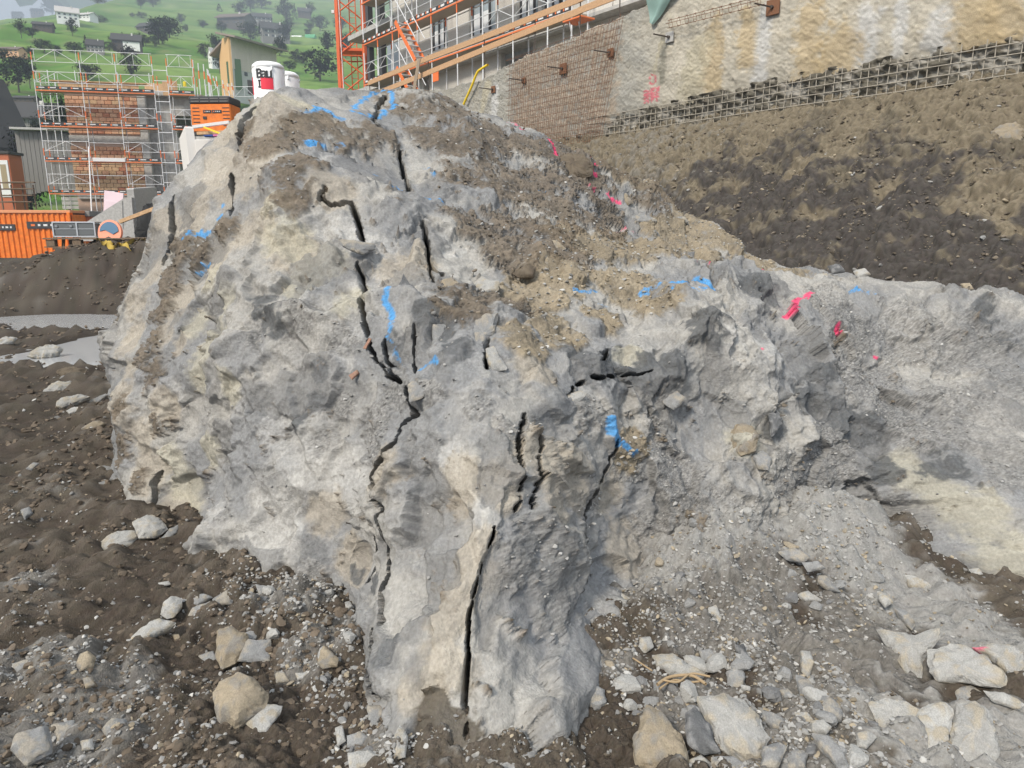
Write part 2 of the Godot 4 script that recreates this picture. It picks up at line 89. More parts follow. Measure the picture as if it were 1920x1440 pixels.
const STONES := [
	["big tan and grey wedge stone pointing upward at the bottom edge",3,0.458,0.042,-1.929,-0.104,0.895,0.433,0.109,-0.043,0.109,0.004,0.09,0.073,0.023,0.095,-0.054,0.076,-0.081,-0.066,-0.105,-0.078,-0.035,-0.061,0.053],
	["largest pale squarish block in the rubble, with crumbs of soil on its top",0,0.71,0.05,-1.982,-0.156,0.889,0.431,0.118,-0.126,0.063,-0.069,0.09,0.023,0.098,0.063,0.052,0.11,-0.015,0.082,-0.088,0.037,-0.107,-0.036,-0.084,-0.084,-0.009],
	["dark rounded stone tucked under the largest pale block",2,0.601,0.03,-1.976,-0.133,0.89,0.436,0.074,-0.05,0.049,-0.019,0.082,0.026,0.029,0.063,-0.049,0.015,-0.067,-0.035,-0.044],
	["long pale grey stone lying above the big tan wedge stone",0,0.606,0.029,-2.317,-0.124,0.872,0.474,0.083,-0.094,0.033,-0.022,0.055,0.037,0.022,0.104,-0.013,0.077,-0.047,-0.017,-0.043,-0.086,-0.008],
	["narrow upright pale stone at the top of the rubble",0,1.097,0.025,-2.355,-0.215,0.862,0.459,0.043,-0.029,0.043,0.008,0.053,0.025,0.003,0.012,-0.059,-0.017,-0.04],
	["grey elongated stone just below the narrow upright stone",1,1.023,0.031,-2.168,-0.21,0.872,0.442,0.062,-0.049,0.058,-0.014,0.063,0.033,0.011,0.037,-0.036,0.015,-0.071,-0.023,-0.025],
	["grey five-sided stone at the right end of the small rubble row",1,1.075,0.021,-2.1,-0.222,0.873,0.433,0.052,-0.043,0.04,0.007,0.041,0.035,0.002,0.034,-0.036,-0.002,-0.038,-0.03,-0.009],
	["small grey stone left of the elongated rubble stone",1,0.962,0.017,-2.16,-0.199,0.873,0.445,0.045,-0.041,0.019,-0.017,0.035,0.02,0.006,0.04,-0.027,-0.002,-0.034],
	["small pale stone under the elongated rubble stone",0,0.97,0.014,-2.062,-0.205,0.877,0.434,0.035,-0.032,0.015,0.009,0.022,0.031,0.001,0.013,-0.027,-0.021,-0.01],
	["small pale stone with a flat top between two grey ones",0,1.009,0.012,-2.025,-0.214,0.878,0.428,0.034,-0.032,0.009,0.007,0.026,0.032,0.011,0.019,-0.02,-0.025,-0.025],
	["long grey stone slanting down to the bottom edge",1,0.986,0.026,-1.901,-0.215,0.885,0.412,0.07,-0.059,0.036,-0.017,0.041,0.032,0.006,0.057,-0.031,0.022,-0.052,-0.036,0],
	["grey stone leaning on the right side of the largest pale block",1,0.859,0.018,-2.048,-0.184,0.88,0.437,0.053,-0.054,0.024,-0.008,0.027,0.043,0.014,0.053,-0.024,0.005,-0.033,-0.038,-0.008],
	["grey stone at the bottom edge right of the largest pale block",1,0.802,0.02,-1.887,-0.179,0.89,0.419,0.05,-0.031,0.018,0.013,0.044,0.037,0.038,0.013,-0.043,-0.032,-0.056],
	["square grey stone cut by the bottom edge",1,0.864,0.015,-1.874,-0.192,0.889,0.416,0.044,-0.039,0.004,0.005,0.035,0.036,0.027,0.032,-0.023,-0.034,-0.044],
	["pale stone at the bottom edge right of the tan wedge stone",0,0.569,0.011,-1.858,-0.13,0.896,0.425,0.039,-0.042,-0.003,0.004,0.031,0.036,0.014,0.041,-0.013,-0.039,-0.03],
	["flat grey stone at the bottom edge below the dark rounded stone",1,0.664,0.012,-1.858,-0.151,0.894,0.422,0.044,-0.056,0.009,0.005,0.028,0.053,0.007,0.046,-0.01,-0.048,-0.034],
	["rounded bluish grey cobble at the foot of the boulder's front spur",1,0.288,0.02,-2.171,-0.062,0.882,0.467,0.051,-0.035,0.026,-0.003,0.043,0.035,0.027,0.035,-0.016,0,-0.045,-0.032,-0.035],
	["small bluish stone just above the rounded cobble by the spur",1,0.316,0.013,-2.358,-0.065,0.872,0.485,0.029,-0.019,0.024,0.011,0.032,0.026,-0.003,0.002,-0.031,-0.02,-0.023],
	["small grey stone above the tan wedge stone's tip",1,0.584,0.014,-2.156,-0.125,0.88,0.459,0.032,-0.025,0.021,0.011,0.032,0.03,0.002,0.005,-0.03,-0.022,-0.026],
	["three-pronged pale dusty slab on the right",0,1.516,0.051,-2.418,-0.279,0.852,0.442,0.068,-0.131,0.045,-0.075,0.04,0.014,0.058,0.079,0.121,0.095,0.086,0.063,0.006,0.047,-0.055,0.049,-0.115,-0.003,-0.117,-0.045,-0.054,-0.095,-0.014],
	["wide pale dusty slab beside the three-pronged one",0,1.645,0.034,-2.312,-0.305,0.852,0.426,0.068,-0.113,0.029,-0.051,0.082,0.016,0.09,0.085,0.061,0.133,0.015,0.125,-0.03,0.063,-0.045,0.008,-0.052,-0.064,-0.08,-0.093,-0.054,-0.111,-0.016],
	["pale slab with a pink paint mark at the right edge",0,1.819,0.043,-2.344,-0.327,0.847,0.419,0.067,-0.103,0.012,-0.045,0.053,0.028,0.071,0.058,0.055,0.068,-0.041,0.031,-0.095,0.009,-0.044,-0.045,-0.011],
	["tall pale slab standing out near the bottom right corner",0,1.46,0.044,-1.948,-0.296,0.871,0.391,0.061,-0.063,0.081,-0.012,0.114,0.025,0.101,0.054,0.039,0.071,-0.025,0.055,-0.094,-0.01,-0.125,-0.056,-0.094,-0.063,0.004],
	["pale slab half buried in dust left of the tall corner slab",0,1.348,0.046,-1.966,-0.276,0.875,0.399,0.041,-0.065,0.027,-0.034,0.079,0.016,0.104,0.041,0.081,0.034,0.004,0.045,-0.089,0.007,-0.131,-0.043,-0.075],
	["low pale slab sunk in dust below the three-pronged slab",0,1.26,0.03,-2.047,-0.257,0.872,0.415,0.03,-0.082,0.018,-0.035,0.056,0.027,0.069,0.076,0.04,0.054,-0.043,-0.002,-0.088,-0.038,-0.051],
	["small pale stone above the three-pronged slab",0,1.629,0.02,-2.831,-0.275,0.834,0.477,0.043,-0.032,0.034,0.011,0.026,0.035,-0.007,0.007,-0.042,-0.022,-0.011],
	["grey stone resting against the back of the three-pronged slab",1,1.63,0.025,-2.662,-0.284,0.84,0.463,0.056,-0.05,0.036,-0.001,0.039,0.038,-0.012,0.027,-0.046,-0.015,-0.016],
	["flat pale stone on the dusty slope above the slabs",0,1.85,0.022,-2.972,-0.298,0.826,0.478,0.054,-0.072,0.03,-0.012,0.033,0.065,-0.001,0.047,-0.034,-0.028,-0.029],
	["grey splinter in the middle of the scree",1,1.434,0.02,-2.967,-0.241,0.833,0.498,0.052,-0.046,0.031,-0.001,0.034,0.064,-0.026,0.015,-0.031,-0.032,-0.008],
	["pale triangular stone in the middle of the scree",0,1.306,0.014,-2.857,-0.227,0.839,0.495,0.047,-0.055,0,-0.002,0.033,0.065,-0.004,-0.008,-0.029],
	["lone pale almond-shaped stone on the brown scree",0,0.852,0.019,-2.697,-0.158,0.852,0.5,0.035,-0.032,0.03,0,0.048,0.047,-0.03,0.01,-0.042,-0.024,-0.006],
	["flat white stone lying right of the spur on brown scree",0,0.478,0.012,-2.85,-0.088,0.849,0.522,0.026,-0.061,0.007,0.002,0.026,0.046,0.004,0.038,-0.022,-0.025,-0.015],
	["small pale stone at the top of the dusty slope, left of a pair",0,2.125,0.014,-3.128,-0.324,0.818,0.476,0.033,-0.028,0.01,0.003,0.027,0.027,0.004,0.019,-0.024,-0.02,-0.018],
	["small pale stone at the top of the dusty slope, right of a pair",0,2.198,0.014,-3.089,-0.334,0.817,0.469,0.036,-0.035,0.006,0.006,0.027,0.028,-0.003,0.001,-0.03],
	["grey stone right of the long pale rubble stone",1,0.748,0.015,-2.415,-0.149,0.865,0.48,0.038,-0.038,0.015,0,0.033,0.036,0.007,0.023,-0.028,-0.021,-0.026],
	["grey block above the largest pale block",1,0.806,0.023,-2.261,-0.165,0.871,0.462,0.051,-0.04,0.019,0.012,0.062,0.034,0.015,0.019,-0.038,-0.025,-0.058],
	["dark upright stone above the rubble",2,0.878,0.02,-2.432,-0.172,0.862,0.476,0.035,-0.027,0.023,0.006,0.036,0.024,-0.01,-0.003,-0.048],
	["small slab wedged between the wide slab and the tall corner slab",1,1.599,0.013,-2.192,-0.305,0.856,0.417,0.038,-0.045,0.004,-0.001,0.033,0.04,0.019,0.036,-0.014,-0.031,-0.042],
	["thin pale slab above the bottom right corner",0,1.698,0.016,-2.156,-0.321,0.855,0.407,0.038,-0.062,0.008,-0.002,0.024,0.057,0.009,0.041,-0.02,-0.034,-0.022],
	["small pale stone high on the scree",0,1.581,0.017,-3.345,-0.245,0.82,0.517,0.034,-0.045,-0.002,0.008,0.034,0.041,0.009,-0.004,-0.04],
	["grey flat stone high on the scree",1,1.401,0.018,-3.254,-0.224,0.825,0.519,0.045,-0.075,0.008,-0.003,0.038,0.073,0.015,0.039,-0.03,-0.034,-0.03],
	["grey flat stone overlapping another high on the scree",1,1.454,0.015,-3.153,-0.236,0.827,0.51,0.033,-0.05,0.007,0.02,0.03,0.052,0,-0.022,-0.038],
	["small pale stone where the scree meets the boulder",0,1.27,0.014,-3.722,-0.188,0.813,0.551,0.024,-0.029,0.007,0.005,0.029,0.029,-0.002,-0.005,-0.034],
	["small pale round stone on the boulder's gravelly skirt",0,1.062,0.014,-3.511,-0.166,0.821,0.546,0.024,-0.021,0.015,0.005,0.027,0.021,-0.011,-0.005,-0.031],
	["pale crumbly lump left of the sunken slab",0,1.124,0.015,-1.964,-0.238,0.878,0.415,0.039,-0.028,0.01,0.008,0.032,0.032,0.019,0.007,-0.03,-0.02,-0.031],
	["pale broken stone above the long pale rubble stone",0,0.521,0.016,-2.488,-0.103,0.864,0.492,0.037,-0.023,0.028,0.018,0.039,0.035,-0.004,0,-0.035,-0.03,-0.028],
	["pale flat stone right of the bluish cobble",0,0.416,0.013,-2.209,-0.088,0.879,0.469,0.033,-0.059,0.013,-0.004,0.025,0.048,-0.003,0.035,-0.024,-0.021,-0.011],
	["grey stone between the tan wedge and the long pale stone",1,0.527,0.012,-2.236,-0.111,0.876,0.469,0.03,-0.025,0.015,0.012,0.03,0.032,-0.001,0.005,-0.025,-0.023,-0.019],
	["pale stone below the dry roots",0,0.462,0.012,-2.246,-0.097,0.876,0.472,0.027,-0.043,0.007,0.013,0.024,0.033,-0.003,-0.003,-0.027],
	["pointed pale stone with an orange paint tip at the boulder's left foot",0,-2.036,0.029,-3.395,0.3,0.813,0.499,0.067,-0.117,-0.023,-0.041,0.038,0.01,0.066,0.094,0.044,0.102,0,0.06,-0.038,-0.013,-0.051,-0.095,-0.037],
	["pale splintered stone next to the orange-tipped one",0,-1.946,0.036,-3.566,0.281,0.81,0.514,0.09,-0.085,0.046,-0.012,0.081,0.05,0.041,0.082,-0.035,0.026,-0.073,-0.061,-0.06],
	["bluish grey flake leaning against the boulder's left foot",1,-1.819,0.021,-3.517,0.268,0.813,0.517,0.023,-0.063,-0.036,0.006,0.031,0.049,0.047,0.035,-0.001,-0.026,-0.042],
	["long pale stone on bare brown soil",0,-1.434,0.034,-2.553,0.261,0.848,0.462,0.087,-0.09,-0.045,-0.082,-0.007,-0.007,0.042,0.041,0.043,0.087,0.013,0.065,-0.011,-0.014,-0.034],
	["pale grey angular stone above the long pale one on brown soil",0,-1.452,0.025,-2.75,0.254,0.84,0.479,0.056,-0.045,-0.02,-0.025,0.038,0.003,0.057,0.047,0.032,0.038,-0.011,0.004,-0.047,-0.022,-0.048],
	["flat grey stone, upper left of three flakes in front of the boulder",1,-1.373,0.014,-2.842,0.237,0.838,0.491,0.033,-0.061,0.01,0.015,0.024,0.056,-0.006,-0.011,-0.029],
	["flat grey stone, lowest of three flakes in front of the boulder",1,-1.326,0.014,-2.749,0.235,0.842,0.486,0.033,-0.051,-0.014,-0.033,0.019,0.042,0.032,0.048,-0.008,-0.006,-0.029],
	["flat grey stone, upper right of three flakes in front of the boulder",1,-1.262,0.015,-2.846,0.22,0.84,0.496,0.032,-0.058,0.005,0.01,0.036,0.039,0.023,0.026,-0.034,-0.017,-0.03],
	["blocky tan stone left of the boulder's front spur",3,-1.074,0.042,-2.433,0.207,0.86,0.467,0.1,-0.046,0.086,0.002,0.086,0.066,0.041,0.066,-0.033,0.008,-0.073,-0.04,-0.084,-0.056,-0.024],
	["grey slab behind the blocky tan stone",1,-0.977,0.018,-2.43,0.19,0.861,0.472,0.036,-0.026,0.061,0.056,0.042,0.043,-0.044,-0.004,-0.041,-0.069,-0.018],
	["small grey flake left of the blocky tan stone",1,-1.145,0.011,-2.407,0.221,0.858,0.463,0.024,-0.043,0.021,0.014,0.027,0.038,-0.024,-0.009,-0.024],
	["big rounded mud-stained stone half buried in soil",3,-0.916,0.053,-2.108,0.192,0.877,0.439,0.159,-0.084,0.045,-0.062,0.078,0,0.101,0.048,0.058,0.094,-0.004,0.08,-0.048,0.018,-0.077,-0.025,-0.101,-0.07,-0.052],
	["clean pale flat stone lying on the half-buried round stone",0,-0.82,0.02,-2.063,0.175,0.881,0.439,0.033,-0.073,0.004,-0.025,0.033,0.009,0.041,0.061,0.025,0.048,-0.004,0.002,-0.051,-0.022,-0.047],
	["tan rounded stone on the dark gravel at left",3,-1.592,0.024,-2.368,0.294,0.85,0.436,0.06,-0.031,0,-0.015,0.033,0.012,0.04,0.034,0.004,0.021,-0.031,-0.019,-0.046],
	["grey crumbly lump at lower left",1,-1.275,0.019,-2.002,0.263,0.872,0.412,0.063,-0.044,0.019,-0.011,0.044,0.026,0.029,0.037,-0.017,0.017,-0.046,-0.026,-0.029],
	["grey flat stone near the left edge",1,-1.798,0.015,-2.344,0.325,0.846,0.423,0.038,-0.042,0.031,0.003,0.029,0.037,-0.002,0.028,-0.037,-0.027,-0.022],
	["tan three-cornered stone left of the boulder's spur",3,-0.699,0.018,-2.392,0.14,0.867,0.479,0.046,-0.035,-0.014,-0.022,0.037,-0.007,0.056,0.044,-0.007,0.037,-0.037,-0.016,-0.035],
	["small pale stone left of the tan three-cornered stone",0,-0.805,0.015,-2.328,0.163,0.868,0.469,0.033,-0.022,0.028,0.012,0.031,0.028,-0.004,0.007,-0.036,-0.025,-0.019],
	["small pale flake under the grey slab",0,-0.841,0.011,-2.294,0.171,0.869,0.465,0.023,-0.019,0.022,0.009,0.026,0.028,-0.025,-0.018,-0.022],
	["grey block against the foot of the spur, left of the wet patch",1,-0.45,0.02,-2.06,0.099,0.887,0.451,0.042,-0.029,0.046,0.019,0.039,0.033,0.014,0.007,-0.022,-0.003,-0.047,-0.027,-0.03],
	["grey stone near the bottom edge below the spur",1,-0.493,0.012,-1.964,0.111,0.891,0.44,0.035,-0.032,0.019,0.01,0.025,0.038,0.003,0.016,-0.027,-0.033,-0.019],
	["pale flat stone cut by the bottom edge below the spur",0,-0.451,0.012,-1.879,0.104,0.897,0.43,0.03,-0.053,0.031,0.011,0.029,0.066,-0.005,0.024,-0.034,-0.047,-0.022],
	["pale upright sliver below the wet patch",0,-0.352,0.019,-1.945,0.08,0.895,0.439,0.031,-0.021,0.023,0.001,0.054,0.025,0.017,0.014,-0.047,-0.019,-0.047],
	["small round tan pebble below the long pale stone",3,-1.337,0.009,-2.548,0.246,0.849,0.468,0.026,-0.02,0.019,0.009,0.014,0.016,-0.015,-0.004,-0.018],
	["small grey stone right of the flat stone near the left edge",1,-1.73,0.013,-2.345,0.315,0.848,0.427,0.029,-0.014,0.021,0.016,0.02,0.017,-0.019,-0.019,-0.022],
	["small tan stone below the tan rounded one",3,-1.519,0.011,-2.26,0.289,0.856,0.429,0.032,-0.016,0.021,0.012,0.017,0.017,-0.018,-0.013,-0.02],
	["small pale stone at the lower left below the crumbly lump",0,-1.342,0.009,-1.945,0.278,0.873,0.402,0.026,-0.016,0.02,0.016,0.015,0.017,-0.021,-0.016,-0.013],
	["broad grey clod of crushed stone at lower left",1,-1.498,0.03,-1.918,0.305,0.87,0.388,0.083,-0.033,0.048,0.052,0.045,0.049,-0.046,-0.018,-0.058,-0.05,0.011],
	["grey clod of crushed stone next to the broad one",1,-1.433,0.022,-1.989,0.29,0.869,0.401,0.057,-0.037,0.039,0.028,0.03,0.035,-0.03,-0.025,-0.04],
	["thin pale upright flake near the bottom edge",0,-0.551,0.014,-1.983,0.123,0.89,0.44,0.023,-0.016,0.027,0.01,0.031,0.017,-0.022,-0.011,-0.036],
	["small pale flat stone under the tan three-cornered stone",0,-0.762,0.008,-2.302,0.155,0.87,0.469,0.02,-0.028,0.016,0.023,0.013,0.026,-0.016,-0.021,-0.013],
	["grey splinter stuck in the gravel under the boulder",1,-1.119,0.015,-2.905,0.195,0.84,0.506,0.029,-0.028,0.044,0.033,0.019,0.006,-0.036,-0.01,-0.027],
	["small pale flake on brown soil below the boulder's left foot",0,-1.597,0.009,-2.986,0.263,0.83,0.492,0.021,-0.026,0.014,0.018,0.012,0.027,-0.01,-0.018,-0.016],
	["small bluish flake below the boulder's left foot",1,-1.469,0.01,-3.102,0.24,0.828,0.506,0.026,-0.034,0.007,0.013,0.021,0.04,-0.01,-0.019,-0.018],
	["pale stone in the corner left of the spur",0,-0.623,0.014,-2.716,0.117,0.853,0.508,0.029,-0.022,0.026,0.016,0.027,0.025,-0.023,-0.019,-0.03],
	["pale oval stone in front of the puddle",0,-5.979,0.06,-8.998,0.377,0.732,0.567,0.18,-0.231,-0.031,-0.092,0.08,0.08,0.109,0.182,0.03,0.123,-0.075,-0.061,-0.114],
	["wide pale stone behind another one, below the puddle",0,-4.538,0.04,-6.987,0.362,0.748,0.557,0.138,-0.191,-0.017,-0.051,0.076,0.101,0.059,0.187,-0.046,-0.046,-0.073],
	["wide pale stone in front of another one, below the puddle",0,-4.088,0.04,-6.399,0.354,0.754,0.553,0.125,-0.137,-0.027,-0.087,0.056,0.091,0.067,0.167,0.015,0.045,-0.044,-0.08,-0.067],
	["white flat flake right of the wide pale stones",0,-3.902,0.024,-6.138,0.351,0.757,0.551,0.039,-0.071,0,-0.009,0.039,0.076,0.025,0.054,-0.021,-0.05,-0.043],
	["brownish stone close to the boulder's left side",3,-3.406,0.029,-5.567,0.336,0.765,0.549,0.081,-0.088,-0.005,-0.029,0.042,0.05,0.051,0.094,0.009,0.025,-0.047,-0.053,-0.049],
	["pale stone at the left edge of the muddy yard",0,-7.164,0.054,-9.956,0.402,0.726,0.558,0.126,-0.101,0.029,0.007,0.078,0.134,0.043,0.072,-0.052,-0.113,-0.099],
	["grey flake close to the boulder's left side",1,-3.935,0.028,-6.553,0.339,0.754,0.563,0.052,-0.111,-0.025,-0.037,-0.01,0.061,0.056,0.091,0.038,-0.005,-0.06],
	["flat grey stone, lower of two at the boulder's left foot",1,-2.593,0.016,-4.281,0.319,0.789,0.526,0.036,-0.052,0.014,0.011,0.027,0.048,-0.008,-0.007,-0.033],
	["flat grey stone, upper of two at the boulder's left foot",1,-2.747,0.016,-4.573,0.321,0.783,0.533,0.039,-0.069,0.022,-0.01,0.028,0.055,-0.013,0.024,-0.038],
	["bluish flake on bare soil at far left",1,-3.283,0.016,-4.624,0.364,0.777,0.513,0.026,-0.04,-0.013,0.009,0.032,0.042,0.015,-0.01,-0.033],
	["small bluish flake left of the boulder",1,-3.279,0.014,-5.066,0.346,0.772,0.534,0.028,-0.031,0.031,0.01,0.022,0.03,-0.023,-0.009,-0.03],
	["mud-coated low stone below the puddle",4,-4.947,0.036,-7.812,0.36,0.741,0.567,0.097,-0.159,0.032,-0.017,0.077,0.15,0.023,0.119,-0.069,-0.093,-0.062],
	["grey stone at the left edge of the dark gravel",1,-2.766,0.023,-3.794,0.358,0.795,0.49,0.046,-0.029,0.025,0.014,0.037,0.03,-0.014,-0.016,-0.048],
	["thin grey slab lying across a crack high on the boulder",1,-0.844,1.513,-3.935,0.153,0.684,0.713,0.05,-0.106,0.054,-0.045,0.035,0.031,0.028,0.107,0.008,0.095,-0.03,0.028,-0.061,-0.028,-0.036,-0.083,0.003],
	["tall grey block standing loose in the boulder's middle notch",1,-0.136,1.116,-3.275,0.028,0.732,0.681,0.094,-0.067,0.03,-0.038,0.095,0.021,0.127,0.08,0.127,0.053,0.008,0.011,-0.075,0.002,-0.176,-0.062,-0.136],
	["pale three-cornered stone at the foot of the tall loose block",0,-0.082,1.034,-3.103,0.018,0.744,0.668,0.054,-0.036,0.065,0.004,0.075,0.066,-0.056,-0.005,-0.067,-0.028,-0.016],
	["grey wing-shaped flake below the blue paint marks",1,-0.386,0.927,-3.019,0.083,0.757,0.648,0.039,-0.063,0.02,-0.031,0.048,0.031,0.046,0.092,0.029,0.045,-0.003,-0.01,-0.059,-0.064,-0.08],
	["pale stone perched under the dark ledge",0,0.278,0.834,-3.183,-0.056,0.764,0.643,0.052,-0.072,-0.027,-0.048,0.014,0.041,0.047,0.068,0.027,0.034,-0.014,-0.023,-0.048],
	["pale block with a tan end on the boulder's ledge",0,-0.136,1.304,-3.792,0.025,0.706,0.708,0.051,-0.062,0.026,-0.005,0.045,0.071,0.038,0.06,-0.03,-0.006,-0.056,-0.057,-0.023],
	["tan soil-covered block left of the pale block on the ledge",3,-0.344,1.304,-3.656,0.066,0.707,0.704,0.068,-0.07,0.004,-0.02,0.051,0.045,0.075,0.08,0.026,0.025,-0.021,-0.003,-0.079,-0.057,-0.055],
	["pale clean stone right above the tall loose block",0,-0.021,1.181,-3.582,0.004,0.721,0.693,0.039,-0.038,-0.003,0.003,0.055,0.039,0.032,0.029,-0.038,-0.033,-0.046],
	["small grey stone sitting above the boulder's notch",1,-0.394,1.204,-3.452,0.079,0.72,0.69,0.043,-0.038,0.043,-0.012,0.065,0.039,0.008,0.038,-0.048,0.003,-0.055,-0.03,-0.013],
	["brown soil-covered lump, lower of two on the boulder's slope",4,0.077,1.364,-4.057,-0.013,0.699,0.715,0.061,-0.076,-0.013,0.004,0.053,0.064,0.04,0.044,-0.039,-0.036,-0.042],
	["tan lump, upper of two on the boulder's slope",3,0.187,1.421,-4.238,-0.032,0.692,0.721,0.047,-0.04,0.007,0.001,0.056,0.035,0.028,0.033,-0.047,-0.029,-0.044],
	["small tan three-cornered stone on the boulder's soil",3,0.271,1.498,-4.467,-0.044,0.685,0.727,0.044,-0.04,0.008,0.003,0.052,0.061,-0.014,-0.023,-0.046],
	["dark muddy block sitting on the boulder's upper left",4,-1.16,1.865,-4.392,0.194,0.652,0.733,0.107,-0.088,0.032,-0.035,0.091,0.057,0.065,0.097,-0.021,0.04,-0.099,-0.071,-0.069],
	["dark upright slab beside the vertical blue paint streak",2,-0.514,1.254,-3.543,0.101,0.713,0.693,0.055,-0.051,0.106,-0.023,0.177,0.02,0.081,0.072,0.01,0.065,-0.148,-0.029,-0.159,-0.054,-0.067],
	["grey pillar-shaped block left of the tall loose block",1,-0.341,1.097,-3.25,0.071,0.734,0.675,0.054,-0.032,0.103,0.039,0.102,0.027,-0.067,-0.006,-0.104,-0.029,-0.035],
	["narrow grey splinter next to the pillar-shaped block",1,-0.408,1.114,-3.307,0.083,0.731,0.677,0.031,-0.03,0.049,0.02,0.07,0.021,-0.069,-0.011,-0.05],
	["pinkish chip lying in the long left crack",5,-0.697,1.064,-3.396,0.136,0.734,0.665,0.023,-0.026,-0.034,0.01,0.041,0.026,0.03,-0.01,-0.037],
	["pinkish chip on grey gravel under the left crack",5,-0.753,0.923,-3.317,0.146,0.75,0.645,0.021,-0.027,-0.002,0.015,0.028,0.024,0.006,-0.012,-0.032],
	["flat grey stone on the boulder's far right ridge",1,1.109,1.689,-6.154,-0.132,0.67,0.731,0.067,-0.151,0.031,-0.002,0.059,0.131,-0.028,0.022,-0.062],
	["flat pale stone at the boulder's skyline against dark earth",1,1.487,1.681,-6.405,-0.168,0.671,0.722,0.044,-0.085,0.033,0.025,0.042,0.075,-0.027,-0.016,-0.048],
	["tan stone on the boulder's soil, lower right of the tan lumps",3,0.275,1.503,-4.476,-0.045,0.684,0.728,0.046,-0.048,0.043,0,0.043,0.063,-0.03,-0.015,-0.055],
	["white stone on the right skyline of the boulder",0,2.402,1.308,-4.922,-0.312,0.698,0.644,0.051,-0.057,0.016,0.02,0.042,0.058,-0.014,-0.021,-0.045],
	["pale stone near the dark crown right of the blue ring",0,2.068,1.286,-4.768,-0.284,0.699,0.656,0.042,-0.051,0.023,0.027,0.037,0.046,-0.022,-0.023,-0.038],
	["dark stone on the right skyline of the boulder",2,2.211,1.337,-4.891,-0.291,0.698,0.654,0.049,-0.059,0.026,0.02,0.04,0.063,-0.023,-0.023,-0.042],
	["tan stone on the far right skyline",3,2.964,1.237,-4.646,-0.378,0.705,0.6,0.039,-0.042,0.022,0.013,0.031,0.039,-0.022,-0.01,-0.031],
	["grey angular stone under the dark overhang",1,0.809,0.763,-3.476,-0.147,0.762,0.631,0.059,-0.058,0.033,0.017,0.054,0.075,0.009,0.009,-0.066,-0.043,-0.03],
	["cream rounded knob low on the boulder's right face",3,1.181,0.566,-3.452,-0.204,0.778,0.595,0.103,-0.085,-0.009,-0.054,0.083,0.034,0.084,0.068,0.024,0.054,-0.071,-0.017,-0.111],
	["dark block above the cream knob",2,1.345,0.635,-3.504,-0.229,0.769,0.597,0.055,-0.04,0.042,0.014,0.072,0.038,-0.014,-0.012,-0.1],
	["grey block below the cream knob",1,1.254,0.47,-3.388,-0.214,0.786,0.579,0.056,-0.059,0.026,0,0.065,0.045,0.016,0.031,-0.055,-0.017,-0.054],
	["rounded grey knob with pink paint near the ridge",4,0.522,2.12,-6.291,-0.063,0.642,0.764,0.178,-0.171,0.049,-0.07,0.141,0.09,0.139,0.181,0.015,0.158,-0.106,-0.042,-0.164,-0.145,-0.073],
	["tan boulder sticking out of the earth slope at right",3,6.61,2.819,-9.908,-0.429,0.634,0.643,0.293,-0.257,0.014,-0.122,0.17,0.084,0.172,0.183,0.019,0.171,-0.19,-0.06,-0.185],
	["yellowish stone in the earth slope above the boulder's shoulder",3,4.762,1.271,-9.795,-0.317,0.688,0.653,0.153,-0.116,0.06,0.01,0.134,0.115,0.04,0.061,-0.127,-0.07,-0.107],
	["thin grey slab on the ridge below the pink paint",1,1.09,1.691,-6.139,-0.13,0.67,0.731,0.045,-0.123,0.042,0.033,0.032,0.122,-0.034,-0.032,-0.04],
	["tan stone beside the pink paint on the ridge",3,0.977,1.853,-6.314,-0.115,0.66,0.743,0.066,-0.07,0.054,0.01,0.069,0.069,-0.039,-0.009,-0.084]]
const WALL_A := Vector3(7.0684, 0, -10.4588)
const WALL_D := Vector3(-0.6059, 0, -0.7956)
const WALL_N := Vector3(-0.7956, 0, 0.6059)
const HILL_D := [45,70,100,150,220,300,450,650,900,1300,1600]
const HILL_E := [0,2.2,6.4,10.9,12.4,13.1,14.1,15.2,16.4,17.2,17.6]
const RIDGE_A := [-36,-33.6,-29.8,-27.6,-20]
const RIDGE_E := [11.6,12.2,13.35,14.4,17.6]
const SCREE := [[0.546,-2.747,0.315,14,0], [0.953,-2.978,0.396,16,0], [1.36,-3.081,0.336,14,0], [1.436,-2.705,0.286,12,0], [0.671,-2.337,0.263,26,0], [0.922,-2.213,0.238,24,0], [0.362,-2.243,0.146,10,0], [1.034,-1.998,0.228,16,0], [-0.766,-2.546,0.303,24,1], [-0.949,-2.882,0.206,12,1], [-0.584,-2.213,0.147,10,1], [-0.439,-1.949,0.115,10,1], [-1.872,-2.546,0.32,6,2], [-1.442,-2.074,0.337,7,2], [-1.114,-1.949,0.249,5,2], [1.864,-3.081,0.356,10,0]]
